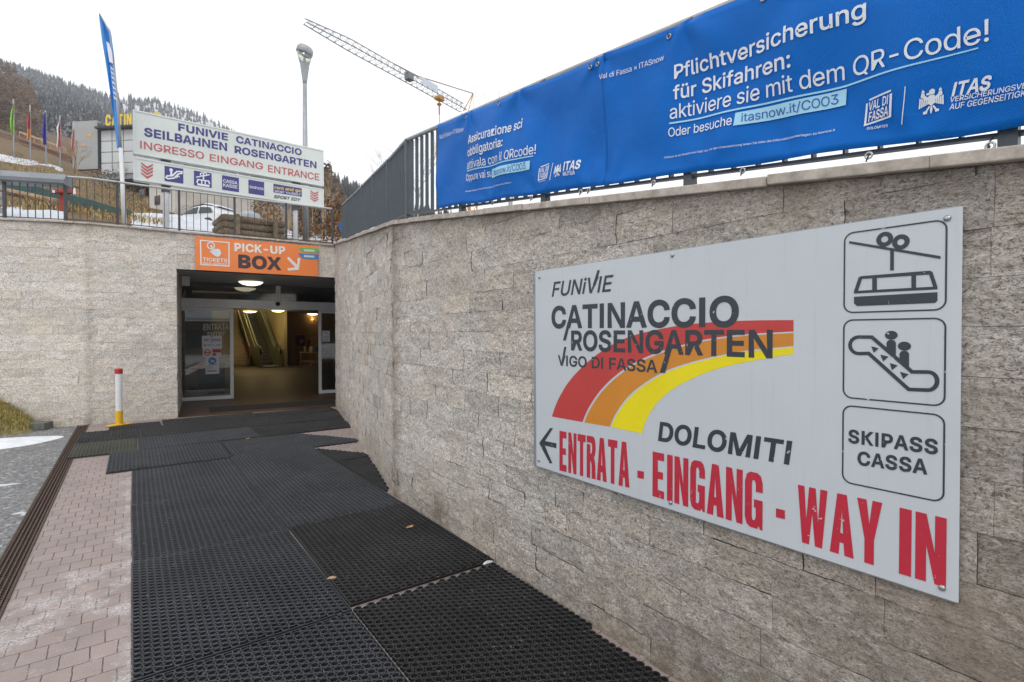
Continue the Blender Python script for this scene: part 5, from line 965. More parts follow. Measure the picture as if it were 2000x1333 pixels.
def grass(name, pts, hmin, hmax, cols, label, seed=1, wid=.004):
    r = np.random.default_rng(seed); n = len(pts); pts = np.array(pts); a = r.uniform(0, 2*np.pi, n); h = r.uniform(hmin, hmax, n); ln = r.uniform(.2, 1.1, n)*h
    d = np.stack([np.cos(a), np.sin(a)], -1); sd = np.stack([-d[:, 1], d[:, 0]], -1)*wid
    b0 = np.concatenate([pts[:, :2]-sd, pts[:, 2:3]], 1); b1 = np.concatenate([pts[:, :2]+sd, pts[:, 2:3]], 1)
    m0 = np.concatenate([pts[:, :2]+d*ln[:, None]*.35-sd*.7, pts[:, 2:3]+h[:, None]*.65], 1); m1 = np.concatenate([pts[:, :2]+d*ln[:, None]*.35+sd*.7, pts[:, 2:3]+h[:, None]*.65], 1)
    t = np.concatenate([pts[:, :2]+d*ln[:, None], pts[:, 2:3]+h[:, None]*.9], 1); V = np.stack([b0, b1, m1, m0, t], 1).reshape(-1, 3); o = np.arange(n)*5
    F = [(i, i+1, i+2, i+3) for i in o]+[(i+3, i+2, i+4) for i in o]; mi = list(r.integers(0, len(cols), n)); return tag(mesh_obj(name, V, F, cols, mi=mi+mi), label, 'grass', kind='stuff')
gcols = [simple('dry_grass', (.50, .37, .14), .8, 0, .3, 30), simple('green_grass', (.24, .29, .06), .8, 0, .3, 30), simple('olive_grass', (.38, .33, .10), .8, 0, .3, 30), simple('straw', (.58, .44, .2), .8, 0, .3, 30)]
P = []
while len(P) < 15000:
    x = random.uniform(-3.6, -1.30); wyy = float(np.interp(x, [p[0] for p in FW], [p[1] for p in FW])); y = wyy-random.random()**1.4*2.2; z = float(bank_h(x, y))
    if z > .035+.03*random.random(): P.append((x, y, z-.03))
grass('grass', P, .04, .13, gcols, 'tufts of dry and green winter grass on the bank against the entrance wall', 4)
lump('snow_patch', (-2.42, 10.35, -.012), 1.18, .85, .085, M['road_snow'], 8, 'flat patch of melting snow on the asphalt below the grass bank', 'snow', 'stuff', 60)
lump('snow_patch', (-2.75, 11.15, .07), .55, .2, .08, M['road_snow'], 18, 'small strip of snow lying on the grass bank at the left edge', 'snow', 'stuff', 40)
for i, (px, py, r_) in enumerate(((40, 1003, .05), (10, 948, .09), (48, 1006, .03))): lump('snow_crumb', zp(px, py, -.012), r_, r_*.4, .012, M['snow'], 40+i, ('broken crumb of snow beside the drain grate', 'thin sliver of snow on the asphalt at the left edge', 'tiny snow crumb next to the larger crumb at the drain')[i], 'snow')

# ------------------------------------------------------------------ sliding door front, set back under the lintel
DV = 2.72
DPn = Plane(tuple(E(0, DV))[:2], tuple(ED)[:2], tuple(-EN)[:2])
z4 = Z(320, 440, .285)
def ebox(m, u0, u1, v0, v1, z0_, z1_): m.box(tuple(E((u0+u1)/2, (v0+v1)/2, (z0_+z1_)/2)), (u1-u0, v1-v0, z1_-z0_), ED, EN)
df = thing('door_front', tuple(E(2, DV, 0)), 'grey aluminium header and transom frame over the sliding doors', 'door frame')
zt_, zb_ = 2.445, 2.235
m = MB(); ebox(m, -.25, 4.6, DV-.09, DV+.10, zb_, zt_); m.build('header', M['alu'], df, bevel=.004)
um = DPn.uv(543, 575)[0]
m = MB(); ebox(m, um-.055, um+.055, DV-.05, DV+.05, zt_, LINT-.01); ebox(m, -.25, -.19, DV-.05, DV+.05, 0, LINT-.01); m.build('mullion', M['alu'], df, bevel=.004)
for a, b in ((-.19, um-.055), (um+.055, 4.6)): m = MB(); ebox(m, a, b, DV-.004, DV+.004, zt_, LINT-.01); m.build('transom_pane', M['glass'], df)
us, vs_ = DPn.uv(*z4(778, 542)); m = MB(); m.lathe(E(us, DV-.09, vs_), [(.055, 0), (.055, .012), (.045, .03), (.02, .045)], 16, tuple(-EN)); m.build('sensor', M['black'], df, smooth=True)
def door_leaf(u0, u1, v, label, st=.075):
    d = thing('sliding_door', tuple(E((u0+u1)/2, v, .01)), label, 'door'); m = MB()
    ebox(m, u0, u0+st, v-.025, v+.025, .015, zb_-.005); ebox(m, u1-st, u1, v-.025, v+.025, .015, zb_-.005)
    ebox(m, u0+st, u1-st, v-.024, v+.024, .015, .015+st*1.15); ebox(m, u0+st, u1-st, v-.024, v+.024, zb_-.005-st, zb_-.005); m.build('frame', M['alu'], d, bevel=.004)
    m = MB(); ebox(m, u0+st, u1-st, v-.004, v+.004, .015+st*1.15, zb_-.005-st); m.build('glass', M['glass'], d); return d
uL0, uL1 = -.16, DPn.uv(456, 690)[0]; uR0 = DPn.uv(621.5, 690)[0]
dl = door_leaf(uL0, uL1, DV-.04, 'left sliding glass door with taped paper notices and white ENTRATA lettering')
door_leaf(uR0, uR0+1.5, DV-.04, 'right sliding glass door half hidden by the stone wall')
m = MB(); ebox(m, uL0+.10, uL0+.15, DV+.05, DV+.09, 0, zb_); tag(m.build('door_post', M['alu']), 'slim grey post standing behind the left sliding door glass', 'post')
GP = Plane(tuple(E(0, DV-.04))[:2], tuple(ED)[:2], tuple(-EN)[:2]); zd = Z(340, 580, .1576)
t = Decal(GP, .006); t.text('ENTRATA', zd(365, 412), zd(678, 404), zd(0, 340)[1], .01); t.text('ENTRY', zd(415, 484), zd(632, 478), zd(0, 440)[1], .01); t.build('lettering', vinyl('door_white_print', (.5, .52, .5)), dl)
def notice(zf, x0, y0, x1, y1, label, pl=GP):
    u0, v0 = pl.uv(*zf(x0, y0)); u1, v1 = pl.uv(*zf(x1, y1)); m = MB(); c = pl.at((u0+u1)/2, (v0+v1)/2, .009); m.box(tuple(c), (abs(u1-u0), .002, abs(v1-v0)), tuple(pl.d), tuple(-pl.n)); o = m.build('notice', M['paper']); tag(o, label, 'notice', 'paper notices taped to the doors'); return o
n1 = notice(zd, 345, 484, 592, 638, 'wide white paper notice with lines of print under the ENTRATA lettering')
d = Decal(GP, .0115)
for y, segs in ((497, ((450, 490),)), (525, ((370, 430), (450, 575))), (542, ((372, 432), (455, 580))), (565, ((455, 480),)), (598, ((365, 400), (412, 470), (485, 500), (520, 580))), (608, ((372, 392),))):
    for a, b in segs: d.quadpx(*zd(a, y-4), *zd(b, y+5))
d.build('print_lines', vinyl('blue_grey_print', (.18, .18, .32)), n1)
n2 = notice(zd, 355, 641, 583, 742, 'red and white paper notice between the two white notices')
d = Decal(GP, .0115); d.quadpx(*zd(475, 650), *zd(580, 690)); d.quadpx(*zd(478, 698), *zd(520, 732)); u, v = GP.uv(*zd(413, 690)); d.ell(u, v, .072, .075, .72); d.quadpx(*zd(385, 683), *zd(442, 697)); d.build('print', M['red'], n2)
n3 = notice(zd, 388, 743, 560, 955, 'white paper notice with a round blue dog symbol')
d = Decal(GP, .0115); u, v = GP.uv(*zd(474, 793)); d.ell(u, v, .085, .085); d.build('round_symbol', M['blue2'], n3)
d = Decal(GP, .0125); q = lambda *P: d.px([zd(*p) for p in P])
q((452, 780), (462, 775), (468, 788), (490, 790), (497, 782), (500, 800), (497, 818), (490, 818), (489, 806), (470, 806), (468, 818), (460, 818), (458, 800), (450, 792)); d.build('dog_symbol', M['paper'], n3)
d = Decal(GP, .0115)
for y, a, b in ((840, 420, 530), (862, 402, 480), (884, 402, 480), (915, 405, 530), (925, 410, 520)): d.quadpx(*zd(a, y-2), *zd(b, y+2))
d.build('print_lines', bpy.data.materials['blue_grey_print'], n3)
n4 = notice(Z(430, 590, .1726), 1155, 328, 1240, 448, 'small white paper notice on the right sliding door')
d = Decal(GP, .0115); zz = Z(430, 590, .1726)
for y, a, b in ((345, 1170, 1215), (352, 1170, 1220), (372, 1185, 1222), (395, 1168, 1225), (402, 1168, 1225), (425, 1170, 1222), (432, 1170, 1222)): d.quadpx(*zz(a, y-2), *zz(b, y+2))
d.build('print_lines', bpy.data.materials['blue_grey_print'], n4)

# hall behind the doors
hall = thing('entrance_hall', tuple(E(4, 9, 0)), 'dim entrance hall with plain walls and ceiling behind the sliding doors', 'hall')
wallm = simple('ochre_plaster', (.40, .24, .09), .85, 0, .15, 3); wallg = simple('grey_plaster', (.22, .20, .17), .85, 0, .15, 3); ceilm = simple('grey_ceiling', (.16, .155, .15), .8, 0, .1, 2)
CZ = 2.74; YB = 29.3
def wbox(m, x0, x1, y0, y1, z0_, z1_): m.box(((x0+x1)/2, (y0+y1)/2, (z0_+z1_)/2), (x1-x0, y1-y0, z1_-z0_))
m = MB(); ebox(m, -.3, 4.8, .32, DV-.10, LINT, LINT+.1); m.build('soffit', simple('soffit_paint', (.42, .43, .44), .6, 0, .06, 2), hall)
m = MB(); m.prism([tuple(E(-.5, DV+.11))[:2], tuple(E(7, DV+.11))[:2], (13, 16.5), (13, YB+.2), (6.2, YB+.2), (6.2, 27.2), (2.2, 27.2), (0.2, 27.2)], CZ, CZ+.12); m.build('ceiling', ceilm, hall)
m = MB(); wbox(m, 6.2, 13, YB, YB+.2, 0, CZ-.002); m.build('back_wall', wallm, hall)
m = MB(); wbox(m, 13, 13.2, 14, YB+.2, 0, CZ-.002); m.build('right_wall', wallg, hall)
m = MB(); m.prism([tuple(E(-.4, DV+.12))[:2], tuple(E(-.55, DV+.12))[:2], (.7, 27.2), (3.0, 27.2), (3.0, 27.0), (.9, 27.0)], 0, CZ-.002); m.build('left_wall', wallg, hall)
shm = simple('stair_plaster', (.42, .37, .2), .8, 0, .1, 3)
m = MB(); wbox(m, 6.06, 6.2, 26.9, 33, 0, 5.6); wbox(m, 2.86, 3.0, 27.2, 33, 0, 5.6); wbox(m, 2.86, 6.2, 33, 33.15, 0, 5.6); wbox(m, 2.86, 6.2, 27.2, 33, 5.6, 5.7); wbox(m, 2.86, 6.2, 27.05, 27.2, CZ+.12, 5.6); m.build('stairwell', shm, hall)
def lamp(name, p, r, label, st, h=.07, light=None):
    o = thing(name, tuple(p), label, 'lamp', 'round ceiling lamps'); m = MB(); m.lathe(p, [(r*1.04, 0), (r*1.04, -.02), (r, -.02)], 28); m.build('mount', M['alu'], o)
    m = MB(); m.lathe(p, [(r, -.021), (r*.93, -.045), (r*.7, -.045-h*.6), (r*.35, -.045-h), (.001, -.045-h*1.1)], 28); m.build('diffuser', emit('lamp_glow_'+('warm' if st > 2.5 else 'pale'), (1.0, .80, .40) if st > 2.5 else (1, .93, .68), st), o, smooth=True)
    if light:
        l = bpy.data.lights.new('lamp_light', 'POINT'); l.energy = light; l.color = (1, .72, .36); l.shadow_soft_size = .05; lo = bpy.data.objects.new('lamp_light', l); COL.objects.link(lo); lo.parent = o; lo.location = (0, 0, -.3)
    return o
pl = None
for i, (px, py, r) in enumerate(((490, 552, .26),)):
    rr = ray(px, py); tt = (LINT-.03-EYE)/rr[2]; lamp('ceiling_lamp', Vector((rr[0]*tt, rr[1]*tt, LINT)), r, 'lit oval looking ceiling lamp under the soffit outside the doors', 1.3, .06)
for px, py, r, lab in ((488, 609.5, .30, 'left one of the small lit lamps deep inside the hall'), (543, 608, .28, 'middle one of the small lit lamps deep inside the hall'), (610, 614.5, .28, 'right one of the small lit lamps, near the back wall of the hall')):
    rr = ray(px, py); tt = (CZ-.05-EYE)/rr[2]; tt = min(tt, 28.5); lamp('ceiling_lamp', Vector((rr[0]*tt, rr[1]*tt, CZ)), r, lab, 3.0, .05, 16)
# escalator and stairs rising away to the left of the hall's middle
SL = math.tan(math.radians(30)); YS = 28.0
balm = simple('escalator_side', (.22, .235, .11), .35, .2, .08, 2); stepm = simple('escalator_steps', (.09, .09, .085), .5, .4, .2, 5)
ec = thing('escalator', (5.4, YS, 0), 'dark escalator with pale yellow green balustrades climbing away inside the hall', 'escalator')
for x in (4.98, 5.86):
    m = MB(); pr_ = [(YS-1.3, 0), (YS-1.3, .75), (YS-1.1, .95), (YS-.2, .98), (YS+4.8, .98+5*SL), (YS+4.8, 4.8*SL-.2), (YS, 0)]
    vs = [(x-.08, a, b) for a, b in pr_]+[(x+.08, a, b) for a, b in pr_]; k = len(pr_); m.add(vs, [list(range(k)), list(range(k, 2*k))[::-1]]+[(i, k+i, k+(i+1) % k, (i+1) % k) for i in range(k)]); b_ = m.build('balustrade', balm, ec)
    m = MB(); m.tube([(x, YS-1.25, .6), (x, YS-1.33, .85), (x, YS-1.12, 1.0), (x, YS-.2, 1.03), (x, YS+4.8, 1.03+5*SL)], .045, 8); m.build('handrail', M['black'], b_, smooth=True)
m = MB()
for k in range(16): wbox(m, 5.07, 5.77, YS+k*.30, YS+k*.30+.32, k*.30*SL-.2 if k else 0, .05+k*.30*SL+.17)
wbox(m, 5.07, 5.77, YS-1.6, YS, .006, .05); m.build('steps', stepm, ec)
sc_ = thing('staircase', (4, 28, 0), 'yellow lit stone stairs left of the escalator inside the hall', 'stairs'); m = MB()
for k in range(16): wbox(m, 3.0, 4.75, YS+k*.30, YS+4.95, k*.173+.001, (k+1)*.173)
m.build('steps', simple('stair_stone', (.34, .30, .2), .7, 0, .15, 4), sc_)
m = MB(); m.tube([(4.70, YS-.1, .95), (4.70, YS+4.8, .95+4.9*SL)], .025, 8); m.tube([(4.70, YS-.1, .95), (4.70, YS-.1, .02)], .025, 8); m.build('railing', M['galv'], sc_)
rp = MB(); a = dp(486, 712, 26.6); rp.box((a.x, a.y, .62), (.26, .10, 1.2)); rp.box((a.x, a.y, .03), (.5, .3, .05)); tag(rp.build('red_panel', simple('dark_red_panel', (.22, .015, .012), .5), bevel=.01), 'upright dark red panel standing between stairs and escalator', 'panel')
BW = Plane((6.2, YB), (1, 0), (0, -1)); zz = Z(430, 590, .1726)
def wall_item(name, x0, y0, x1, y1, depth, mat, label, cat):
    u0, v0 = BW.uv(*zz(x0, y0)); u1, v1 = BW.uv(*zz(x1, y1)); m = MB(); c = BW.at((u0+u1)/2, (v0+v1)/2, depth/2+.003); m.box(tuple(c), (abs(u1-u0), depth, abs(v1-v0))); return tag(m.build(name, mat, bevel=.01), label, cat)
fcab = wall_item('fire_hose_cabinet', 848, 378, 946, 496, .22, simple('cabinet_red', (.16, .012, .01), .4), 'dark red fire hose cabinet on the ochre back wall of the hall', 'cabinet')
u, v = BW.uv(*zz(905, 445)); d = Decal(BW, .228); d.ell(u, v, .12, .12); d.build('hose_window', M['galv'], fcab)
wall_item('wall_notice', 985, 485, 1020, 520, .02, simple('notice_red', (.2, .02, .015), .6), 'small red notice on the back wall right of the fire hose cabinet', 'sign'); wall_item('wall_notice', 988, 430, 1018, 475, .02, simple('notice_dark', (.05, .04, .035), .6), 'small dark notice above the small red one on the back wall', 'sign')
tb = thing('leaflet_table', (8.6, 26.6, 0), 'wooden table with leaflets and bags by the back wall behind the right door', 'table'); m = MB(); c0 = zp(990, 735, 0) if False else dp(597, 700, 24.5); c1 = dp(640, 700, 23.0)
ax = (c1-c0); ax.z = 0; L = ax.length; ax.normalize(); mid = (c0+c1)/2; ay = Vector((-ax.y, ax.x, 0)); woodm = simple('table_wood', (.36, .24, .10), .6, 0, .2, 8)
m.box((mid.x, mid.y, .74), (L, .6, .04), ax, ay); m.box((mid.x, mid.y, .32), (L*.94, .5, .03), ax, ay); m.build('table_top', woodm, tb)
for i in (-1, 1):
    for j in (-1, 1): m = MB(); p = mid+ax*(i*L*.46)+ay*(j*.26); m.box((p.x, p.y, .36), (.05, .05, .72), ax, ay); m.build('leg', woodm, tb)
rl = random.Random(3)
for k, cm in enumerate(((.28, .22, .14), (.08, .16, .06), (.5, .46, .36), (.05, .06, .08), (.35, .1, .05), (.45, .4, .2))):
    p = mid+ax*(-L*.42+k*L*.165)+ay*rl.uniform(-.1, .1); m = MB(); m.box((p.x, p.y, .76+.14), (rl.uniform(.16, .28), .12, rl.uniform(.22, .30)), ax, ay); o = m.build('leaflet_stack', simple('leaflets', cm, .7, 0, .4, 22)); tag(o, ('beige', 'green', 'pale', 'black', 'red', 'yellowish')[k]+' upright stack of leaflets on the table in the hall', 'leaflets', 'leaflet stacks on the table')
# lit stairwell lamp (the well is lit from a strip lamp on its wall)
st_l = thing('strip_lamp', (6.0, 31.5, 4.9), 'lit strip lamp high on the stairwell wall above the escalator', 'lamp'); m = MB(); m.box((6.0, 31.5, 4.9), (.08, 2.4, .12)); m.build('tube', emit('strip_glow', (1, .92, .5), 6), st_l)
l = bpy.data.lights.new('strip_light', 'AREA'); l.shape = 'RECTANGLE'; l.size = 2.4; l.size_y = .3; l.energy = 70; l.color = (1, .78, .36); lo = bpy.data.objects.new('strip_light', l); COL.objects.link(lo); lo.parent = st_l; lo.location = (-.6, .2, .4); lo.rotation_euler = (0, .35, 0)
# bin with green lid seen through the left door
bn = thing('waste_bin', tuple(E(.6, 4.4, 0)), 'blue waste bin with green lid behind the left glass door', 'bin'); m = MB(); c = E(.62, 4.4, .38); m.box(tuple(c), (.62, .5, .72), ED, EN); m.build('body', simple('bin_blue', (.03, .06, .09), .5), bn, bevel=.02); m = MB(); c = E(.62, 4.4, .79); m.box(tuple(c), (.66, .54, .09), ED, EN); m.build('lid', simple('bin_green', (.03, .20, .05), .5), bn, bevel=.02)
m = MB(); m.box(tuple(E(.12, 1.2, 2.72)), (.14, .14, .2), ED, EN); tag(m.build('junction_box', M['paper'], bevel=.01), 'small white box fixed under the soffit by the left pillar', 'box')

# ------------------------------------------------------------------ orange sign on the lintel
OP = Plane(tuple(E(0, -.045))[:2], tuple(ED)[:2], tuple(-EN)[:2]); zo = Z(370, 440, .135)
u0, v0 = OP.uv(381.5, 527); u1, v1 = OP.uv(621.5, 541); vt = OP.uv(381.5, 460)[1]; vt2 = OP.uv(621.5, 483)[1]; vb = (v0+v1)/2; vt = (vt+vt2)/2
m = MB(); c = OP.at((u0+u1)/2, (vb+vt)/2, -.012); m.box(tuple(c), (u1-u0, .022, vt-vb), tuple(OP.d), tuple(-OP.n)); osn = tag(m.build('ticket_sign', M['orange'], bevel=.003), 'orange PICK-UP BOX sign with a pointing hand and an arrow over the entrance', 'sign')
d = Decal(OP, .003)
d.stroke([OP.uv(*zo(*p)) for p in ((160, 222), (572, 255), (572, 595), (168, 572))], .022, True)
d.text('PICK-UP', zo(650, 372), zo(1385, 420), zo(0, 265)[1], .035); d.text('TICKETS', zo(192, 518), zo(548, 540), zo(0, 470)[1], .03); d.text('SELF-SERVICE', zo(194, 562), zo(548, 582), zo(0, 534)[1], .022); d.build('lettering', M['cream'], osn)
d = Decal(OP, .003); d.text('BOX', zo(706, 608), zo(1330, 645), zo(0, 437)[1], .042); d.build('lettering', M['darkbrown'], osn)
d = Decal(OP, .004); d.px([zo(*p) for p in ((1410, 485), (1435, 458), (1560, 578), (1565, 475), (1605, 480), (1580, 650), (1430, 660), (1415, 628), (1530, 612))]); d.build('arrow', M['cream'], osn)
d = Decal(OP, .004); u, v = OP.uv(*zo(312, 298)); d.ell(u, v, .07, .075, .68)
d.px([zo(*p) for p in ((300, 300), (312, 285), (326, 295), (345, 345), (420, 345), (445, 365), (458, 410), (445, 440), (420, 462), (395, 460), (350, 435), (295, 385), (300, 368), (330, 375))]); d.build('pointing_hand', vinyl('hand_white', (.66, .70, .74)), osn)
d = Decal(OP, .004); d.px([zo(*p) for p in ((1570, 325), (1840, 340), (1868, 378), (1850, 402), (1635, 388))]); d.build('green_tag', M['green'], osn)
d = Decal(OP, .004); d.px([zo(*p) for p in ((1565, 408), (1868, 428), (1862, 498), (1640, 486))]); d.build('blue_tag', M['blue2'], osn)
d = Decal(OP, .005)
for y0, xx in ((350, 1655), (435, 1655)): d.px([zo(xx, y0), zo(1805, y0+10), zo(1808, y0+38), zo(xx+3, y0+30)])
d.build('tag_print', vinyl('pale_tag_print', (.45, .62, .55)), osn)
for p in ((128, 180), (133, 606), (1025, 255)):
    u, v = OP.uv(*zo(*p)); m = MB(); m.lathe(OP.at(u, v, .002), [(.014, 0), (.01, .005)], 10, OP.n); m.build('bolt', M['bolt'], osn)

# ------------------------------------------------------------------ hillside and street above the walls
# each column: bearing (as a photo column), then (distance, photo row) pairs along it
TER = {-900: [(9, 425), (13, 390), (20, 340), (36, 270), (52, 240), (75, 190), (110, 150), (200, 60), (330, -20), (460, -60)],
       0: [(8.9, 430), (13, 409), (20, 372), (36, 322), (52, 304), (75, 264), (110, 240), (200, 180), (330, 140), (460, 128)],
       100: [(9, 433), (13, 412), (20, 388), (36, 340), (52, 322), (75, 300), (110, 275), (200, 215), (330, 172), (460, 158)],
       200: [(9.2, 438), (13, 430), (20, 414), (36, 378), (52, 360), (75, 345), (110, 305), (200, 250), (340, 205), (460, 192)],
       300: [(9.5, 446), (14, 438), (22, 424), (36, 408), (60, 390), (90, 370), (140, 330), (230, 265), (360, 210), (460, 198)],
       400: [(10, 454), (15, 448), (22, 438), (36, 424), (60, 405), (100, 388), (150, 350), (250, 290), (400, 236), (460, 230)],
       500: [(10.5, 462), (16, 458), (25, 450), (40, 440), (80, 420), (120, 400), (180, 360), (300, 318), (450, 288), (460, 287)],
       600: [(11, 470), (17, 468), (30, 460), (60, 450), (90, 438), (120, 428), (170, 400), (250, 362), (330, 338), (460, 340)],
       650: [(11.6, 478), (17, 472), (30, 464), (60, 454), (90, 444), (120, 432), (170, 405), (250, 368), (330, 352), (460, 370)],
       700: [(12, 478), (17, 474), (30, 467), (60, 458), (90, 448), (120, 438), (170, 414), (250, 385), (330, 378), (460, 400)],
       800: [(12, 480), (17, 477), (30, 472), (60, 465), (90, 458), (120, 450), (170, 445), (250, 440), (330, 436), (460, 440)],
       1100: [(12, 500), (17, 500), (30, 500), (60, 505), (90, 510), (120, 515), (170, 520), (250, 525), (330, 530), (460, 540)],
       2600: [(12, 520), (17, 530), (30, 550), (60, 570), (90, 580), (120, 590), (170, 600), (250, 605), (330, 610), (460, 615)]}
TK = sorted(TER)
def row(px, d):
    px = min(max(px, TK[0]), TK[-1])
    for a, b in zip(TK, TK[1:]):
        if a <= px <= b:
            f = lambda k: np.interp(math.log(d), [math.log(q[0]) for q in TER[k]], [q[1] for q in TER[k]])
            t = (px-a)/(b-a); t = t*t*(3-2*t) if False else t; return f(a)*(1-t)+f(b)*t
def tz(px, d): return dp(px, float(row(px, d)), d)  # a point on the hillside
def d_wall(px):
    P = FW+[tuple(E(3.0, 0))[:2]] if px < 652 else RW[::-1]; r = ray(px, 640); best = None
    for (x0, y0), (x1, y1) in zip(P, P[1:]):
        den = r[0]*(y1-y0)-r[1]*(x1-x0)
        if abs(den) < 1e-9: continue
        t = (x0*(y1-y0)-y0*(x1-x0))/den; q = (x0*r[1]-y0*r[0])/den
        if t > 0 and -.001 <= q <= 1.001 and (best is None or t < best): best = t
    return best
cols = list(range(-880, 650, 10))+[650]; V = []; SN = []; FR = []; nd = 70
for px in cols:
    d0 = d_wall(px)+.24
    for j in range(nd):
        t = (j/(nd-1))**1.25; d = d0*(460/d0)**t; p = tz(px, max(d, TER[0][0][0])); near = max(0, 1-(d-d0)/2.2)
        p.z = p.z*(1-near)+(FTOP+.03+.03*math.sin(px*.05))*near if d < d0+2.2 else p.z
        p = Vector((p.x, p.y, p.z+(.10*float(fbm(np.array(p.x*.35), np.array(p.y*.35), 3))*min(1, (d-d0)/4))*min(3, d/15)))
        V.append(p)
        s_ = 0.0
        if px < 130 and d < 13.4: s_ = 1
        if 255 < px < 475 and 9 < d < 24: s_ = .75
        if px >= 545: s_ = .55 if d < 40 else .2
        if px < 70 and 42 < d < 52: s_ = .9
        if 60 <= px < 130 and 46 < d < 54: s_ = .7
        if d > 130: s_ = .62 if px < 560 else .25
        SN.append(s_); FR.append(min(1, max(0, (d-95)/60)))
nc = len(cols); F = [(i*nd+j, (i+1)*nd+j, (i+1)*nd+j+1, i*nd+j+1) for i in range(nc-1) for j in range(nd-1)]
def hill_mat():
    m, nt, b = mat_new('winter_hillside'); co = geopos(nt)
    sn = N(nt, 'ShaderNodeAttribute', attribute_name='snow').outputs['Fac']; fr = N(nt, 'ShaderNodeAttribute', attribute_name='far').outputs['Fac']
    g = mixc(nt, ramp(nt, noise(nt, co, 1.1, 7, .75), [(.35, 0.), (.65, 1.)]), (.13, .065, .028), (.21, .135, .05))
    g = mixc(nt, ramp(nt, noise(nt, co, .35, 5, .6), [(.5, 0.), (.68, .8)]), g, (.13, .13, .035))
    g = mixc(nt, ramp(nt, noise(nt, co, 9, 5, .7), [(.4, .6), (.6, 0.)]), g, (.06, .04, .02))
    f = mixc(nt, ramp(nt, noise(nt, co, .12, 6, .7), [(.4, 0.), (.6, 1.)]), (.05, .045, .045), (.16, .14, .13))
    g = mixc(nt, fr, g, f)
    k = math_(nt, 'ADD', sn, math_(nt, 'MULTIPLY', math_(nt, 'SUBTRACT', noise(nt, co, .8, 7, .7), .5), 1.5))
    g = mixc(nt, ramp(nt, k, [(.5, 0.), (.58, 1.)]), g, (.56, .585, .63)); nt.links.new(g, b.inputs['Base Color']); b.inputs['Roughness'].default_value = .9
    bump(nt, b, noise(nt, co, 6, 7, .7), .6, .15); return m
ho = tag(mesh_obj('hillside', np.array([tuple(p) for p in V]), F, hill_mat(), origin=(0, 0, 0), smooth=True), kind='structure')
for nm, ar in (('snow', SN), ('far', FR)): at = ho.data.attributes.new(nm, 'FLOAT', 'POINT'); at.data.foreach_set('value', np.array(ar, np.float32))
# street on top of the long wall, and the valley side far beyond it
V = []; F = []; ys = np.linspace(-8, 11.1, 40)
for i, Y in enumerate(ys):
    x0 = wall_x(max(Y, -4.9))+.25; z = rtop(Y)-.02
    for x in (x0, x0+4, x0+10, x0+40): V.append((x, Y, z))
for i in range(39):
    for j in range(3): F.append((i*4+j, (i+1)*4+j, (i+1)*4+j+1, i*4+j+1))
tag(mesh_obj('street', np.array(V), F, M['snow'], origin=(0, 0, 0)), kind='structure')
cols = [650]+list(range(660, 2600, 20)); V = []; nd = 50
for px in cols:
    for j in range(nd): d = 11.9*(460/11.9)**(j/(nd-1)); p = tz(px, d); V.append(p if p.z > 0 else Vector((p.x, p.y, p.z)))
F = [(i*nd+j, (i+1)*nd+j, (i+1)*nd+j+1, i*nd+j+1) for i in range(len(cols)-1) for j in range(nd-1)]
vo = tag(mesh_obj('valley_side', np.array([tuple(p) for p in V]), F, bpy.data.materials['winter_hillside'], origin=(0, 0, 0), smooth=True), kind='structure')
dd = np.array([11.9*(460/11.9)**(j/(nd-1)) for _ in cols for j in range(nd)])
for nm, ar in (('snow', np.where(dd < 60, .55, .25)), ('far', np.clip((dd-60)/60, 0, 1))): at = vo.data.attributes.new(nm, 'FLOAT', 'POINT'); at.data.foreach_set('value', ar.astype(np.float32))

# ------------------------------------------------------------------ woods
def frost_mat(name, dark, mid, frost, amt):
    m, nt, b = mat_new(name); co = geopos(nt); c = mixc(nt, ramp(nt, noise(nt, co, .5, 4), [(.35, 0.), (.65, 1.)]), dark, mid)
    sp = N(nt, 'ShaderNodeSeparateXYZ'); nt.links.new(N(nt, 'ShaderNodeNewGeometry').outputs['Normal'], sp.inputs[0])
    k = math_(nt, 'ADD', math_(nt, 'MULTIPLY', math_(nt, 'ABSOLUTE', sp.outputs[2]), .5), noise(nt, co, .9, 6, .8))
    c = mixc(nt, ramp(nt, k, [(.98-amt, 0.), (1.18-amt, 1.)]), c, frost); nt.links.new(c, b.inputs['Base Color']); b.inputs['Roughness'].default_value = .95; b.inputs['Specular IOR Level'].default_value = .1; return m
def conifers(name, spots, mat, label, seed, tiers=6, n=8):
    r = np.random.default_rng(seed); VV = []; FF = []; o = 0
    for x, y, z, h in spots:
        w = h*r.uniform(.13, .19); ph = r.uniform(0, 6.28)
        for t in range(tiers):
            zb_ = z+h*(.06+.80*t/tiers); zt_ = zb_+h*(.30-.02*t); rad = w*(1-t/tiers)**.85+.03*w; a = np.arange(2*n)*np.pi/n+ph+t; rr = rad*np.where(np.arange(2*n) % 2, .55, 1.0)*r.uniform(.72, 1.25, 2*n)
            ring = np.stack([x+rr*np.cos(a), y+rr*np.sin(a), zb_-rr*.25+r.uniform(-.02, .03, 2*n)*h], -1); VV.append(np.vstack([ring, [[x, y, min(zt_, z+h)]]])); k = np.arange(2*n)
            FF.append(np.stack([o+k, o+(k+1) % (2*n), np.full(2*n, o+2*n)], -1)); o += 2*n+1
    o_ = mesh_obj(name, np.concatenate(VV), np.concatenate(FF), mat, origin=(0, 0, 0)); return tag(o_, label, 'forest', kind='stuff')
r = random.Random(11); SP_ = []
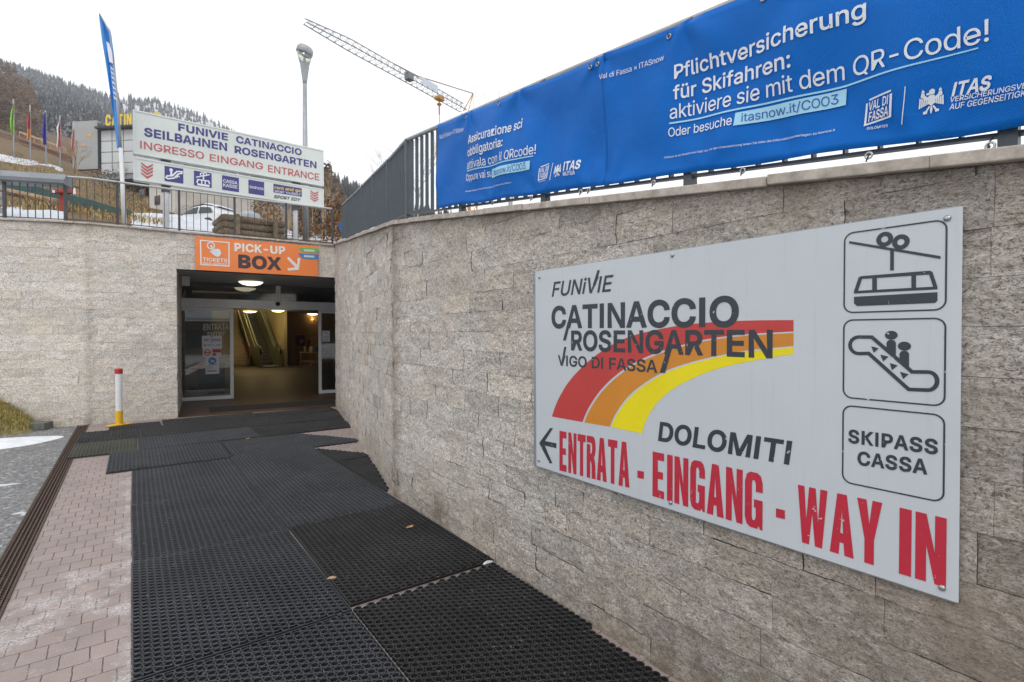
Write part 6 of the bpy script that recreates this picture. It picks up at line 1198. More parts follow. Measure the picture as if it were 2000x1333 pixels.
while len(SP_) < 4600:
    px = r.uniform(-420, 560); d = math.exp(r.uniform(math.log(130), math.log(455)))
    open_ = fbm(np.array(px*.018), np.array(math.log(d)*5.0), 2)
    if open_ > .38 and r.random() < .8: continue
    if 222 < px < 250 and r.random() < .8: continue
    if px > 330 and d > 330 and r.random() < .35: continue
    p = tz(px, d); SP_.append((p.x, p.y, p.z-.5, r.uniform(5, 10)*(.75 if px > 260 else 1)))
conifers('frosted_forest', SP_, frost_mat('frosted_needles', (.05, .056, .06), (.10, .105, .11), (.50, .52, .55), .42), 'far snow dusted conifer forest covering the mountain slope', 3)
SP_ = []
while len(SP_) < 1100:
    px = r.uniform(585, 1000); d = math.exp(r.uniform(math.log(130), math.log(335))); p = tz(px, d)
    SP_.append((p.x, p.y, p.z-.5, r.uniform(5.5, 9.5)))
conifers('valley_forest', SP_, frost_mat('dark_needles', (.03, .038, .034), (.062, .07, .06), (.30, .32, .33), .13), 'dark green conifer forest on the lower slope right of the large sign', 5)
def larches(name, spots, mat, label, seed):
    r = np.random.default_rng(seed); VV = []; FF = []; o = 0
    for x, y, z, h in spots:
        nb = 150; t = r.uniform(.08, 1, nb); a = r.uniform(0, 6.28, nb); L = h*.22*(1-t)**.7+.25; ln = r.uniform(.5, 1.0, nb)*L
        b = np.stack([np.full(nb, x), np.full(nb, y), z+h*t], -1); dr = np.stack([np.cos(a), np.sin(a), r.uniform(.05, .6, nb)], -1); tip = b+dr*ln[:, None]
        sd = np.stack([-np.sin(a), np.cos(a), np.zeros(nb)], -1)*.035; up = np.array([0, 0, .05]); mid = b+dr*ln[:, None]*.55
        v = np.stack([b-sd*1.2, b+sd*1.2, tip, mid-sd*6+up, mid+sd*6-up], 1).reshape(-1, 3); VV.append(v); k = o+np.arange(nb)*5; FF += np.stack([k, k+1, k+2], -1).tolist()+np.stack([k, k+3, k+2, k+4], -1).tolist(); o += nb*5
        w = h*.011; VV.append(np.array([(x-w, y-w, z-1), (x+w, y-w, z-1), (x+w, y+w, z-1), (x-w, y+w, z-1), (x, y, z+h)])); FF += [[o, o+1, o+4], [o+1, o+2, o+4], [o+2, o+3, o+4], [o+3, o, o+4]]; o += 5
    return tag(mesh_obj(name, np.concatenate(VV), FF, mat, origin=(0, 0, 0)), label, 'forest', kind='stuff')
larchm = frost_mat('larch_twigs', (.20, .115, .07), (.34, .215, .13), (.50, .45, .42), .10); SP_ = []
while len(SP_) < 190:
    px = r.uniform(-420, 92); d = r.uniform(84, 150)
    if d > 150-max(0, px)*.55: continue
    p = tz(px, d); SP_.append((p.x, p.y, p.z-.3, r.uniform(9, 13.5)*(1 if px < 40 else .62+.38*(92-px)/52)))
larches('larch_wood', SP_, larchm, 'bare reddish brown larch wood at the left edge above the grass slope', 8)
SP_ = []
for _ in range(26): px = r.uniform(590, 668); d = r.uniform(26, 60); p = tz(px, d); SP_.append((p.x, p.y, p.z-.2, r.uniform(3.0, 5.2)*(d/36)))
larches('bare_thicket', SP_, frost_mat('thicket_twigs', (.12, .075, .045), (.24, .15, .09), (.4, .36, .33), .05), 'brown leafless thicket behind the railing right of the sign', 9)
def bare_tree(name, p, h, seed, label, mat, lv=4, spread=.55, nb=4, wid=.03):
    r = random.Random(seed); tr = MB(); cr = MB()
    def grow(m, a, d, L, w, k):
        d = d.normalized(); b = a+d*L; c = a+d*L*.5+Vector((r.uniform(-1, 1), r.uniform(-1, 1), 0))*L*.06; m.tube([a, c, b], [w, w*.8, w*.6], 5 if k > 1 else 3, False)
        if k == 0: return
        for i in range(nb):
            t = r.uniform(.35, 1.0) if i else 1.0; q = a+(b-a)*t; n_ = (d+Vector((r.uniform(-1, 1), r.uniform(-1, 1), r.uniform(-.25, .6)))*spread*1.25); grow(cr, q, n_, L*r.uniform(.5, .75), w*.5, k-1)
    root = thing(name, tuple(p), label, 'tree' if 'tree' in name or 'birch' in name else 'bush'); grow(tr, Vector(p)-Vector((0, 0, .1)), Vector((r.uniform(-.08, .08), r.uniform(-.08, .08), 1)), h*.42, wid*h/4, lv)
    tr.build('trunk', mat, root); cr.build('crown', mat, root); return root
twig = simple('grey_brown_twigs', (.17, .12, .09), .9, 0, .25, 3); twig2 = simple('ochre_twigs', (.30, .19, .08), .9, 0, .25, 3); bark = simple('birch_bark', (.42, .33, .24), .8, 0, .35, 9); pale = simple('frosty_twigs', (.34, .31, .30), .9, 0, .2, 3)
bare_tree('bare_tree', tz(150, 50), 4.2, 21, 'round bare ochre tree in front of the grey building panel', twig2, 4, .8, 5, .05); bare_tree('bare_tree', tz(118, 56), 3.4, 33, 'grey bare tree behind the middle flagpoles', twig, 4, .7, 4, .04)
bare_tree('bare_tree', tz(236, 44), 3.6, 44, 'thin dark bare tree between the feather flag and the big sign', twig, 4, .7, 4, .04)
for i, (px, d, h, lab) in enumerate(((768, 30, 6.4, 'frosty bare tree standing behind the left end of the bar fence'), (808, 28, 7.2, 'taller frosty bare tree just left of the crane hook'), (1000, 40, 16, 'thin frosty treetop showing over the banner right of the crane'))): bare_tree('bare_tree', tz(px, d), h, 51+i, lab, pale, 4, .6, 4, .028)
for i, (px, d, h) in enumerate(((628, 24, 3.0), (640, 21, 3.3), (648, 26, 3.6), (612, 22, 2.4), (655, 19, 2.1), (566, 26, 2.6))):
    bare_tree('birch', tz(px, d), h, 70+i, ('slender birch just right of the lamp post', 'yellowish birch rising beside the right end of the big sign', 'tall birch behind the yellowish one right of the sign', 'short birch seen under the right end of the big sign', 'small birch at the end of the railing next to the bar fence', 'birch seen between the posts of the big sign')[i], bark if i != 1 else twig2, 3, .4, 4, .035)
def shrub(p, rx, h, seed, label, mats, n=420):
    r_ = np.random.default_rng(seed); m = MB(); a = r_.uniform(0, 6.28, n); q = r_.uniform(0, 1, n)**.5; zz_ = r_.uniform(0, 1, n)
    for i in range(n):
        c = Vector(p)+Vector((math.cos(a[i])*q[i]*rx*(1-.5*zz_[i]), math.sin(a[i])*q[i]*rx*(1-.5*zz_[i]), h*zz_[i])); t = Vector(r_.normal(0, 1, 3)).normalized(); u = t.orthogonal().normalized()*.16*h*.3; w = t.cross(u); m.mi = int(r_.integers(0, len(mats))); m.add([c-u, c+w*.5, c+u*1.4, c-w*.5], [(0, 1, 2, 3)])
    m.v += []; o = m.build('shrub', mats, None, tuple(p)); return tag(o, label, 'bush')
gm = [simple('bush_green', (.06, .075, .025), .9, 0, .3, 6), simple('bush_brown', (.13, .09, .04), .9, 0, .3, 6), simple('bush_rust', (.24, .10, .03), .9, 0, .3, 6)]
shrub(tz(214, 46), 1.6, 1.7, 5, 'round olive bush in front of the white panel building', gm[:2]); shrub(tz(250, 36), 1.2, 1.0, 6, 'dark bush left of the big sign above the white house', gm[:2]); shrub(tz(33, 50), .9, .7, 12, 'grey brown shrub beside the first flagpole', gm[1:2])
shrub(tz(385, 27), 1.5, .62, 7, 'rusty brown clipped hedge behind the snowed in car', gm[1:]); shrub(tz(655, 16), .5, 1.4, 8, 'rust coloured shrub at the right end of the railing', gm[1:]); shrub(tz(600, 20), .7, 1.5, 10, 'orange brown shrub behind the sign post on the right', gm[1:]); shrub(tz(520, 24), 1.0, 1.5, 13, 'brown shrub behind the log box', gm[1:])
P = []
for _ in range(9000):
    px = r.uniform(-5, 330); d = r.uniform(13, 50); p = tz(px, d)
    if fbm(np.array(p.x*.35), np.array(p.y*.35), 3) > -.15: P.append((p.x, p.y, p.z-.02))
grass('slope_grass', P, .08, .26, gcols[:1]+[gm[2], gm[1], gcols[2]], 'dry brown grass growing on the slope behind the railing', 9, .012)

# ------------------------------------------------------------------ the big entrance sign on posts behind the railing
ca, cb_ = dp(260, 300, 9.9), dp(632, 300, 12.1)
XP = Plane((ca.x, ca.y), (cb_.x-ca.x, cb_.y-ca.y), (cb_.y-ca.y, -(cb_.x-ca.x)))
XL = math.hypot(cb_.x-ca.x, cb_.y-ca.y); z3 = Z(250, 200, .225)
def lev(a, b): return (XP.uv(*z3(*a))[1]+XP.uv(*z3(*b))[1])/2
zt1 = lev((45, 60), (1697, 420)); zb1 = lev((45, 440), (1697, 735)); zt2 = lev((45, 475), (1697, 752)); zb2 = lev((45, 680), (1697, 910))
es_ = thing('entrance_sign', tuple(XP.at(XL/2, FTOP)), 'big white sign on two posts reading FUNIVIE CATINACCIO with a strip of blue pictograms below', 'sign')
def signbox(z0_, z1_, name):
    m = MB(); c = XP.at(XL/2, (z0_+z1_)/2, -.08); m.box(tuple(c), (XL, .16, z1_-z0_), tuple(XP.d), tuple(-XP.n)); o = m.build(name, M['panel'], es_, bevel=.008)
    m = MB(); t = .03
    for u0, u1, a, b in ((0, XL, z0_, z0_+t), (0, XL, z1_-t, z1_), (0, t, z0_+t, z1_-t), (XL-t, XL, z0_+t, z1_-t)):
        c = XP.at((u0+u1)/2, (a+b)/2, .004); m.box(tuple(c), (u1-u0, .012, b-a), tuple(XP.d), tuple(-XP.n))
    m.build('frame', simple('panel_frame', (.66, .69, .68), .5, 0, .06, 3), o); return o
up_ = signbox(zb1, zt1, 'upper_panel'); lo_ = signbox(zb2, zt2, 'lower_panel')
for px in (325.5, 581):
    u = XP.uv(px, 420)[0]; m = MB(); a = XP.at(u, FTOP-.2, -.15); b = XP.at(u, zt1-.2, -.15); m.tube([a, b], .058, 14); m.build('post', M['whitepole'], es_, smooth=True)
    m = MB(); c = XP.at(u, (zb1+zt2)/2, -.15); m.box(tuple(c), (.16, .16, .12), tuple(XP.d), tuple(-XP.n)); m.build('clamp', M['fence'], es_); m = MB(); c = XP.at(u, zb2-.06, -.15); m.box(tuple(c), (.15, .15, .13), tuple(XP.d), tuple(-XP.n)); m.build('clamp', M['fence'], es_)
d = Decal(XP, .004)
d.text('FUNIVIE', z3(436, 244), z3(868, 333), z3(0, 185)[1], .034); d.text('CATINACCIO', z3(938, 348), z3(1508, 462), z3(0, 293)[1], .03)
d.text('SEILBAHNEN', z3(140, 290), z3(860, 422), z3(0, 222)[1], .034); d.text('ROSENGARTEN', z3(925, 438), z3(1636, 574), z3(0, 380)[1], .03)
d.build('lettering', M['navy'], up_)
d = Decal(XP, .004); d.text('INGRESSO', z3(105, 400), z3(660, 496), z3(0, 336)[1], .012); d.text('EINGANG', z3(710, 508), z3(1172, 586), z3(0, 450)[1], .012); d.text('ENTRANCE', z3(1215, 604), z3(1660, 680), z3(0, 545)[1], .012); d.build('lettering', M['rosy'], up_)
d = Decal(XP, .004)
for x0, x1, xm, ys in ((113, 216, 166, (520, 548, 576, 606, 634)), (1582, 1652, 1618, (762, 782, 805, 826, 848))):
    for y in ys[:4]:
        k = (x1-x0)/100
        d.px([z3(x0, y), z3(x0, y+14*k), z3(xm, y+58*k), z3(x1, y+32*k), z3(x1, y+16*k), z3(xm, y+38*k)])
d.build('chevron', M['rosy'], lo_)
def square(x0, y0, x1, y1, xr0=None):
    d = Decal(XP, .004); d.quadpx(*z3(x0, y0), *z3(x1, y1)); return d.build('blue_square', M['navy'], lo_)
sq1 = square(317, 552, 480, 708); sq2 = square(572, 593, 726, 745); sq3 = square(816, 634, 963, 782); sq4 = square(1045, 672, 1182, 812); sq5 = square(1262, 708, 1508, 822)
d = Decal(XP, .007); Pz = lambda *q: [XP.uv(*z3(*p)) for p in q]
d.stroke(Pz((330, 655), (345, 665), (400, 660), (440, 622), (465, 620), (468, 605), (425, 602), (385, 640), (340, 640)), .028, True); u, v = XP.uv(*z3(374, 590)); d.ell(u, v, .03, .035); d.px([z3(366, 602), z3(384, 604), z3(384, 632), z3(366, 634)]); d.px([z3(418, 665), z3(440, 645), z3(450, 660), z3(446, 640), z3(425, 640)]); d.build('escalator_symbol', M['white'], sq1)
d = Decal(XP, .007); d.stroke(Pz((590, 652), (708, 630)), .02); d.stroke(Pz((655, 640), (655, 672)), .025)
for cx, cy in ((642, 628), (668, 626)): u, v = XP.uv(*z3(cx, cy)); d.ell(u, v, .04, .04, .5)
d.stroke(Pz((598, 700), (606, 672), (700, 686), (708, 712)), .025); d.px([z3(598, 704), z3(708, 720), z3(706, 738), z3(604, 722)]); d.stroke(Pz((640, 680), (640, 708)), .022); d.stroke(Pz((670, 684), (670, 712)), .022); d.build('cable_car_symbol', M['white'], sq2)
d = Decal(XP, .007); d.text('CASSA', z3(826, 695), z3(950, 716), z3(0, 668)[1], .012); d.text('KASSE', z3(826, 732), z3(950, 752), z3(0, 705)[1], .012); d.build('lettering', M['white'], sq3)
d = Decal(XP, .007); d.text('SKIPASS', z3(1054, 745), z3(1176, 766), z3(0, 724)[1], .01); d.build('lettering', M['white'], sq4)
d = Decal(XP, .007); d.text('rent and go', z3(1272, 752), z3(1500, 782), z3(0, 727)[1], .022); d.build('lettering', M['yellowprint'], sq5); d = Decal(XP, .007); d.text('SPORT YOURSELF', z3(1272, 782), z3(1498, 812), z3(0, 764)[1], .008); d.build('lettering', M['white'], sq5)
d = Decal(XP, .004); d.text('SPORT EDY', z3(1266, 832), z3(1500, 862), z3(0, 806)[1], .026, .25); d.build('lettering', M['ink'], lo_)

# ------------------------------------------------------------------ street lamp
lb = tz(597, 13.2); hd = 13.2; K = hd/1000
sl_ = thing('street_lamp', (lb.x, lb.y, lb.z), 'tall grey street lamp with a tapered glass head behind the big sign', 'street lamp')
zh = lambda y: dp(594, y, hd).z
m = MB(); m.tube([(lb.x, lb.y, lb.z-.1), (lb.x, lb.y, zh(165))], [.075, .05], 14); m.build('pole', M['galv'], sl_, smooth=True)
c = (lb.x, lb.y, 0); m = MB(); m.lathe(c, [(.05, zh(166)), (.06, zh(160)), (.115, zh(128)), (.12, zh(127))], 20); m.build('lamp_neck', M['galv'], sl_, smooth=True)
m = MB(); m.lathe(c, [(.122, zh(127)), (.19, zh(108))], 20); m.build('lamp_glass', M['lens'], sl_, smooth=True); m = MB(); m.lathe(c, [(.03, zh(126)), (.04, zh(121)), (.02, zh(114))], 10); m.build('bulb', M['paper'], sl_, smooth=True)
m = MB(); a = Vector((lb.x, lb.y, zh(104))); ax = Vector((CY, -SY, -.32)).normalized(); nz_ = Vector((0, 0, 1)); nz_ = (nz_-ax*nz_.dot(ax)).normalized()
m.lathe(a-nz_*.05, [(.185, -.02), (.205, .0), (.205, .10), (.17, .165), (.05, .19)], 24, tuple(nz_)); m.build('lamp_hood', M['galv'], sl_, smooth=True)

# ------------------------------------------------------------------ blue feather flag in front of the slope
ff = thing('feather_flag', tuple(dp(243, 441, 9.55)), 'tall blue feather flag on a white pole leaning over the railing', 'flag')
fd = 9.55; fp = lambda x, y: dp(x, y, fd)
m = MB(); m.tube([fp(243.5, 443), fp(241, 400), fp(236, 290)], [.037, .036, .034], 12); m.build('pole', M['whitepole'], ff, smooth=True)
m = MB(); m.tube([fp(236, 292), fp(229, 200), fp(221, 110), fp(215, 66), fp(205, 45), fp(194.5, 27)], [.022, .02, .017, .015, .012, .01], 8); m.build('rod', M['galv'], ff, smooth=True)
fl_l = [(193, 27), (199, 75), (205.5, 115), (212, 160), (217, 195), (222, 235), (227, 270), (228.5, 290)]; fl_r = [(194.5, 27), (208, 49), (217, 66), (222, 110), (227, 155), (232, 205), (236.5, 262), (237.5, 291)]
fl_l = smooth_pts(fl_l, 6); fl_r = smooth_pts(fl_r, 6); m = MB(); vs = []
for (xa, ya), (xb, yb) in zip(fl_l, fl_r):
    for k in range(6): t = k/5; p = dp(xa+(xb-xa)*t, ya+(yb-ya)*t, fd+.02+.05*math.sin(t*7+ya*.03)+.08*(1-t)); vs.append(p)
m.add(vs, [(i*6+j, i*6+j+1, (i+1)*6+j+1, (i+1)*6+j) for i in range(len(fl_l)-1) for j in range(5)]); cl = m.build('cloth', M['flagblue'], ff, smooth=True); so_ = cl.modifiers.new('thickness', 'SOLIDIFY'); so_.thickness = .003
m = MB(); q = lambda *P: m.add([dp(x, y, fd-.05) for x, y in P], [list(range(len(P)))])
q((207.5, 81), (213, 85), (219, 102), (221, 125), (213.5, 121))
for y in (128, 137, 146, 156, 166, 176, 186): x = 214.5+(y-128)*.115; q((x, y), (x+7, y+8), (x+7.2, y+11), (x+1.6, y+5)); q((x+1, y+2), (x+2.2, y+2), (x+3, y+9), (x+1.8, y+8))
m.build('print', M['white'], ff)

# ------------------------------------------------------------------ tower crane far behind
cz = 30.4; cd = lambda x, y: dp(x, y, (cz-EYE)*1000/(653-y))
J0, J1 = cd(905, 217), cd(596, 46); J0.z = J1.z = cz; jd = (J1-J0); JL = jd.length; jd.normalize(); jn = Vector((-jd.y, jd.x, 0))
cr = thing('tower_crane', (J0.x, J0.y, 0), 'tall construction crane with a grey lattice jib reaching left above the fence', 'crane')
m = MB(); H1, W1 = .95, .55; n = 26
def jp(t, s, h): taper = 1-.55*max(0, (t-.78)/.22); return J0+jd*(t*JL)+jn*(s*W1*taper)+Vector((0, 0, h*H1*taper))
for s, h in ((-1, 0), (1, 0), (0, 1)):
    for k in range(n): m.bar(jp(k/n, s, h), jp((k+1)/n, s, h), .075 if h == 0 else .07)
for k in range(n):
    a, b, c = k/n, (k+.5)/n, (k+1)/n
    for s in (-1, 1): m.bar(jp(a, s, 0), jp(b, 0, 1), .032); m.bar(jp(b, 0, 1), jp(c, s, 0), .032)
    m.bar(jp(a, -1, 0), jp(a, 1, 0), .032)
m.build('jib', M['craneg'], cr)
m = MB(); mz = 0
for s, t in ((-1, -1), (1, -1), (1, 1), (-1, 1)): m.bar(J0-jd*1.2+jn*s*.7+jd*t*.7+Vector((0, 0, -J0.z)), J0-jd*1.2+jn*s*.7+jd*t*.7, .14)
for k in range(18):
    z0_, z1_ = k*J0.z/18, (k+1)*J0.z/18
    for s in (-1, 1):
        a = Vector((J0.x, J0.y, 0))-jd*1.2; m.bar(a+jn*s*.7+jd*.7+Vector((0, 0, z0_)), a+jn*s*.7-jd*.7+Vector((0, 0, z1_)), .07); m.bar(a+jd*s*.7+jn*.7+Vector((0, 0, z0_)), a+jd*s*.7-jn*.7+Vector((0, 0, z1_)), .07)
m.build('mast', M['craney'], cr)
ap = cd(925, 183); ap = J0-jd*.2+Vector((0, 0, 0)); apx = dp(924, 183, (cz-EYE)*1000/(653-217)*1.0)
m = MB(); m.bar(J0, apx, .11); m.bar(J0-jd*.9, apx, .07); m.build('a_frame', M['craney'], cr)
m = MB(); pt_ = jp(.52, 0, 1); m.tube([apx, jp(.36, 0, 1)+Vector((0, 0, .15)), pt_], .055, 6); m.tube([apx, apx-Vector((0, 0, 3))], .03, 5); m.build('pendant_line', simple('crane_rope', (.20, .12, .07), .7), cr)
m = MB(); c = jp(.20, 0, -.15); m.box(tuple(c), (1.0, .8, .32), tuple(jd), tuple(jn)); m.build('trolley', M['craney'], cr)
m = MB(); c = jp(.42, -.0, .5); m.box(tuple(c), (.8, .7, .8), tuple(jd), tuple(jn)); m.build('jib_joint', M['craneg'], cr)
m = MB(); a, b = jp(.24, 1.15, .15), jp(.36, 1.15, .15); c = (a+b)/2+Vector((0, 0, .35)); m.box(tuple(c), ((b-a).length, .06, .75), tuple(jd), tuple(jn)); m.build('jib_board', M['cranew'], cr)
c = jp(.20, 0, -.5); hk = Vector((c.x, c.y, dp(838.5, 207, (c.x*SY+c.y*CY)).z)); m = MB(); m.tube([c, hk], .03, 5); m.lathe(hk, [(.06, .22), (.28, .06), (.28, -.04), (.08, -.25)], 10); m.tube([hk-Vector((0, 0, .3)), hk-Vector((0, 0, 1.2))], .09, 6); m.tube([hk-Vector((0, 0, 1.2)), hk-Vector((0, 0, 6))], .05, 5); m.build('hook', simple('hook_rust', (.40, .17, .06), .6), cr)

# ------------------------------------------------------------------ small things on the slope
# flagpoles with limp flags
FLG = [(27.5, 312, 194, 25, 203, 262, (.22, .50, .05), None, 'pale green flag hanging limp on the leftmost pole', -2.5), (60, 314, 205, 58, 218, 271, (.40, .05, .06), (.62, .26, .05), 'red and orange flag hanging on the second pole', -3),
       (90.5, 317, 216, 88, 220, 283, (.02, .02, .32), None, 'dark blue flag hanging limp on the middle pole', -2.5), (118.5, 325, 226, 117, 234, 288, (.70, .68, .66), (.48, .03, .05), 'white and red striped flag on the fourth pole', -1.5), (146, 331, 237, 143, 252, 298, (.60, .45, .46), (.48, .08, .09), 'red and white chequered flag on the rightmost pole', -2)]
for px, yb, yt, fx, f0, f1, c1, c2, lab, dx in FLG:
    d_ = 51.0; b = tz(px, d_); o = thing('flagpole', tuple(b), lab, 'flag', 'flagpoles on the slope'); top = dp(px-1.5, yt, d_); m = MB(); m.tube([b-Vector((0, 0, .3)), top], [.07, .05], 8); m.build('pole', M['galv'], o, smooth=True)
    m = MB(); vs = []; n = 14
    for i in range(n+1):
        t = i/n; y = f0+(f1-f0)*t; w = (1.2+5.2*min(1, t*3.5)+1.2*t)*(1+.12*math.sin(t*9+px))
        for k in range(7): q = k/6; p = dp(px-2.2+1.5*t-w*(1-q)+1.2, y, d_-.12+.16*math.sin(q*9+t*4)); vs.append(p)
    fs = [(i*7+k, i*7+k+1, (i+1)*7+k+1, (i+1)*7+k) for i in range(n) for k in range(6)]; m.add(vs, fs)
    if c2: m.m = [1 if ((k >= 3 and 'striped' in lab) or ('orange' in lab and i > n*.62) or ('chequered' in lab and (i+k) % 2)) else 0 for i in range(n) for k in range(6)]
    m.build('flag', [simple('flag_cloth', c1, .8, 0, .15, 6)]+([simple('flag_cloth', c2, .8, 0, .15, 6)] if c2 else []), o, smooth=True)
# brown rail fence along the crest with its timber platform
rf = thing('rail_fence', tuple(tz(120, 70)), 'long dark brown rail running down the crest of the grass slope', 'fence'); m = MB(); pts = [(-40, 252), (0, 263), (60, 283), (120, 306), (160, 322), (200, 335), (262, 357)]
P3 = [dp(x, y, 72 if x < 200 else 68) for x, y in pts]
for a, b in zip(P3, P3[1:]):
    for h in (-.45, -.1, .25): m.bar(a+Vector((0, 0, h)), b+Vector((0, 0, h)), .12, .22)
m.build('rail', M['brown'], rf)
for a, b in zip(P3, P3[1:]):
    nn_ = max(2, int((b-a).length/1.6))
    for k in range(nn_): m = MB(); p = a+(b-a)*k/nn_; m.bar(p-Vector((0, 0, 1.4)), p+Vector((0, 0, .45)), .14); m.build('post', M['brown'], rf)
tp = thing('timber_platform', tuple(tz(95, 76)), 'reddish timber platform with railing beside the brown rail on the crest', 'platform'); a, b = dp(38, 268, 77), dp(128, 300, 75); m = MB(); m.bar(a+Vector((0, 0, -.2)), b+Vector((0, 0, -.2)), 1.6, .25); m.bar(a+Vector((0, 0, -1)), b+Vector((0, 0, -1)), .3, 1.2); m.build('deck', simple('rust_timber', (.30, .11, .05), .8, 0, .3, 3), tp)
m = MB(); m.bar(a+Vector((0, 0, .75)), b+Vector((0, 0, .75)), .12, .3)
for k in range(7): p = a+(b-a)*k/6; m.bar(p, p+Vector((0, 0, .75)), .1)
m.build('railing', M['tan'], tp)
# green net along the slope
nt_ = thing('net_fence', tuple(tz(120, 22)), 'green wind netting on posts running down the slope behind the railing', 'fence'); m = MB(); pts = [(-30, 345), (8, 352), (60, 362), (120, 376), (180, 392), (230, 407), (256, 412)]; T3 = [dp(x, y, 19) for x, y in pts]; B3 = [dp(x, y+(22 if x < 150 else 26), 19) for x, y in pts]
for i in range(len(pts)-1):
    for k in range(6): t0, t1 = k/6, (k+1)/6; a0, a1 = T3[i].lerp(T3[i+1], t0), T3[i].lerp(T3[i+1], t1); b0, b1 = B3[i].lerp(B3[i+1], t0), B3[i].lerp(B3[i+1], t1); w = .03*math.sin(9*t0+i); m.add([a0+Vector((0, w, 0)), a1+Vector((0, .03*math.sin(9*t1+i), 0)), b1, b0], [(0, 1, 2, 3)])
m.build('netting', simple('green_netting', (.035, .085, .08), .8, 0, .25, 14), nt_)
for a, b in zip(T3, B3): m = MB(); m.bar(a+Vector((0, 0, .03)), b-Vector((0, 0, .2)), .04); m.build('post', M['fence'], nt_)
m = MB(); a, b = dp(12, 371, 18.6), dp(116, 393, 17.8); m.bar(a, b, .25, .12); tag(m.build('timber_beam', M['tan'], bevel=.02), 'pale timber beam lying along the foot of the green netting', 'beam')
# red wooden feeder on a post
fe = thing('wooden_feeder', tuple(dp(123, 412, 13.6)), 'red painted wooden feeder box on a post behind the railing', 'feeder'); fd_ = 13.6; p = lambda x, y, k=0: dp(x, y, fd_+k)
m = MB(); m.bar(p(124, 414), p(123, 372), .14); m.build('post', M['redwood'], fe, bevel=.01); m = MB(); m.bar(p(105, 374, -.2), p(143, 376, .2), .34, .09); m.build('tray', M['redwood'], fe, bevel=.008)
m = MB(); m.bar(p(100, 354, 0), p(123, 368, 0), .42, .04); m.bar(p(123, 354, .1), p(143, 364, .1), .42, .04); m.build('roof', M['brown'], fe); m = MB(); m.bar(p(105, 372, -.3), p(104.5, 377, -.3), .05); m.bar(p(144, 368, -.2), p(146, 380, -.2), .06); m.bar(p(139, 356, 0), p(140, 364, 0), .07); m.build('edge_board', M['paper'], fe)
m = MB()
for k in range(5): a, b = dp(-45, 348+k*15, 10.6), dp(6, 352+k*15, 10.3); m.bar(a, b, .12, .11)
tag(m.build('plank_stack', simple('grey_planks', (.36, .34, .32), .8, 0, .3, 9), bevel=.01), 'stack of grey weathered planks at the left edge behind the railing', 'planks')
# log box with snow on top, right behind the railing
LA, LB_ = dp(437, 445, 11.3), dp(553, 455, 12.1); lx = LB_-LA; lx.z = 0; LL = lx.length; lx.normalize(); ly = Vector((-lx.y, lx.x, 0))
lg = thing('log_box', (LA.x, LA.y, FTOP), 'planter box of stacked brown half logs with snow on top behind the railing', 'planter'); zt0 = dp(437, 418, 11.3).z; zt1_ = dp(553, 432, 12.1).z; m = MB()
for k in range(5):
    h = (zt0-FTOP+.04)/5; z0_ = FTOP-.04+h*(k+.5); m.tube([Vector((LA.x, LA.y, z0_)), Vector((LA.x, LA.y, z0_))+lx*LL], h*.53, 9)
    m.tube([Vector((LA.x, LA.y, z0_))+ly*.9, Vector((LA.x, LA.y, z0_))+ly*.9+lx*LL], h*.53, 9); m.tube([Vector((LA.x, LA.y, z0_)), Vector((LA.x, LA.y, z0_))+ly*.9], h*.5, 9); m.tube([Vector((LA.x, LA.y, z0_))+lx*LL, Vector((LA.x, LA.y, z0_))+lx*LL+ly*.9], h*.5, 9)
m.build('logs', M['timber'], lg, smooth=True)
for t in (.2, .83): m = MB(); c = Vector((LA.x, LA.y, (FTOP+zt0)/2-.01))+lx*LL*t-ly*.13; m.box(tuple(c), (.09, .08, zt0-FTOP+.02), tuple(lx), tuple(ly)); m.build('post', M['timber'], lg)
m = MB(); m.box(tuple(Vector((LA.x, LA.y, zt0-.12))+lx*LL*.5+ly*.45), (LL*.96, .8, .05), tuple(lx), tuple(ly)); m.build('soil', M['brown'], lg)
lump('snow_mound', tuple(Vector((LA.x, LA.y, zt0-.10))+lx*LL*.52+ly*.5), LL*.30, .36, .34, M['snow'], 31, 'rounded mound of snow on top of the log box', 'snow')
# snowed in car
cp = tz(405, 22); ca_ = dp(362, 435, 22); cb2 = dp(450, 438, 21.4); cx_ = (cb2-ca_); cx_.z = 0; CL = 2.15; cx_.normalize(); cy_ = Vector((-cx_.y, cx_.x, 0)); c0 = Vector((cp.x, cp.y, dp(400, 437, 22).z-.45))
cc_ = thing('parked_car', tuple(c0), 'white car half buried in snow behind the railing', 'car'); prof = [(-1.25, .1), (-1.25, .52), (-.95, .62), (-.55, .68), (-.1, 1.02), (.45, 1.08), (.95, .98), (1.22, .66), (1.25, .1)]; W2 = .75
def car_pt(x, s, z, k=1.0): return c0+cx_*x+cy_*(s*W2*(1-.18*max(0, (z-.6)/.5))*k)+Vector((0, 0, z))
m = MB(); vs = [car_pt(x, -1, z) for x, z in prof]+[car_pt(x, 1, z) for x, z in prof]; k = len(prof); m.add(vs, [list(range(k)), list(range(k, 2*k))[::-1]]+[(i, k+i, k+(i+1) % k, (i+1) % k) for i in range(k)]); m.build('body', simple('car_white', (.62, .64, .66), .3, 0, .05, 2), cc_, bevel=.05)
winm = simple('car_window', (.03, .045, .05), .15)
for w in (((-.48, .70), (-.08, .95), (.22, .99), (.22, .70)), ((.30, .70), (.30, .99), (.85, .93), (1.02, .70))): m = MB(); m.add([car_pt(x, -1.02, z) for x, z in w], [(0, 1, 2, 3)]); m.build('side_window', winm, cc_)
for x in (-.75, .78): m = MB(); m.lathe(car_pt(x, -.95, .24), [(.26, -.05), (.27, .0), (.26, .06), (.14, .07)], 18, tuple(-cy_)); m.build('wheel', M['black'], cc_, smooth=True)
m = MB(); vs = []
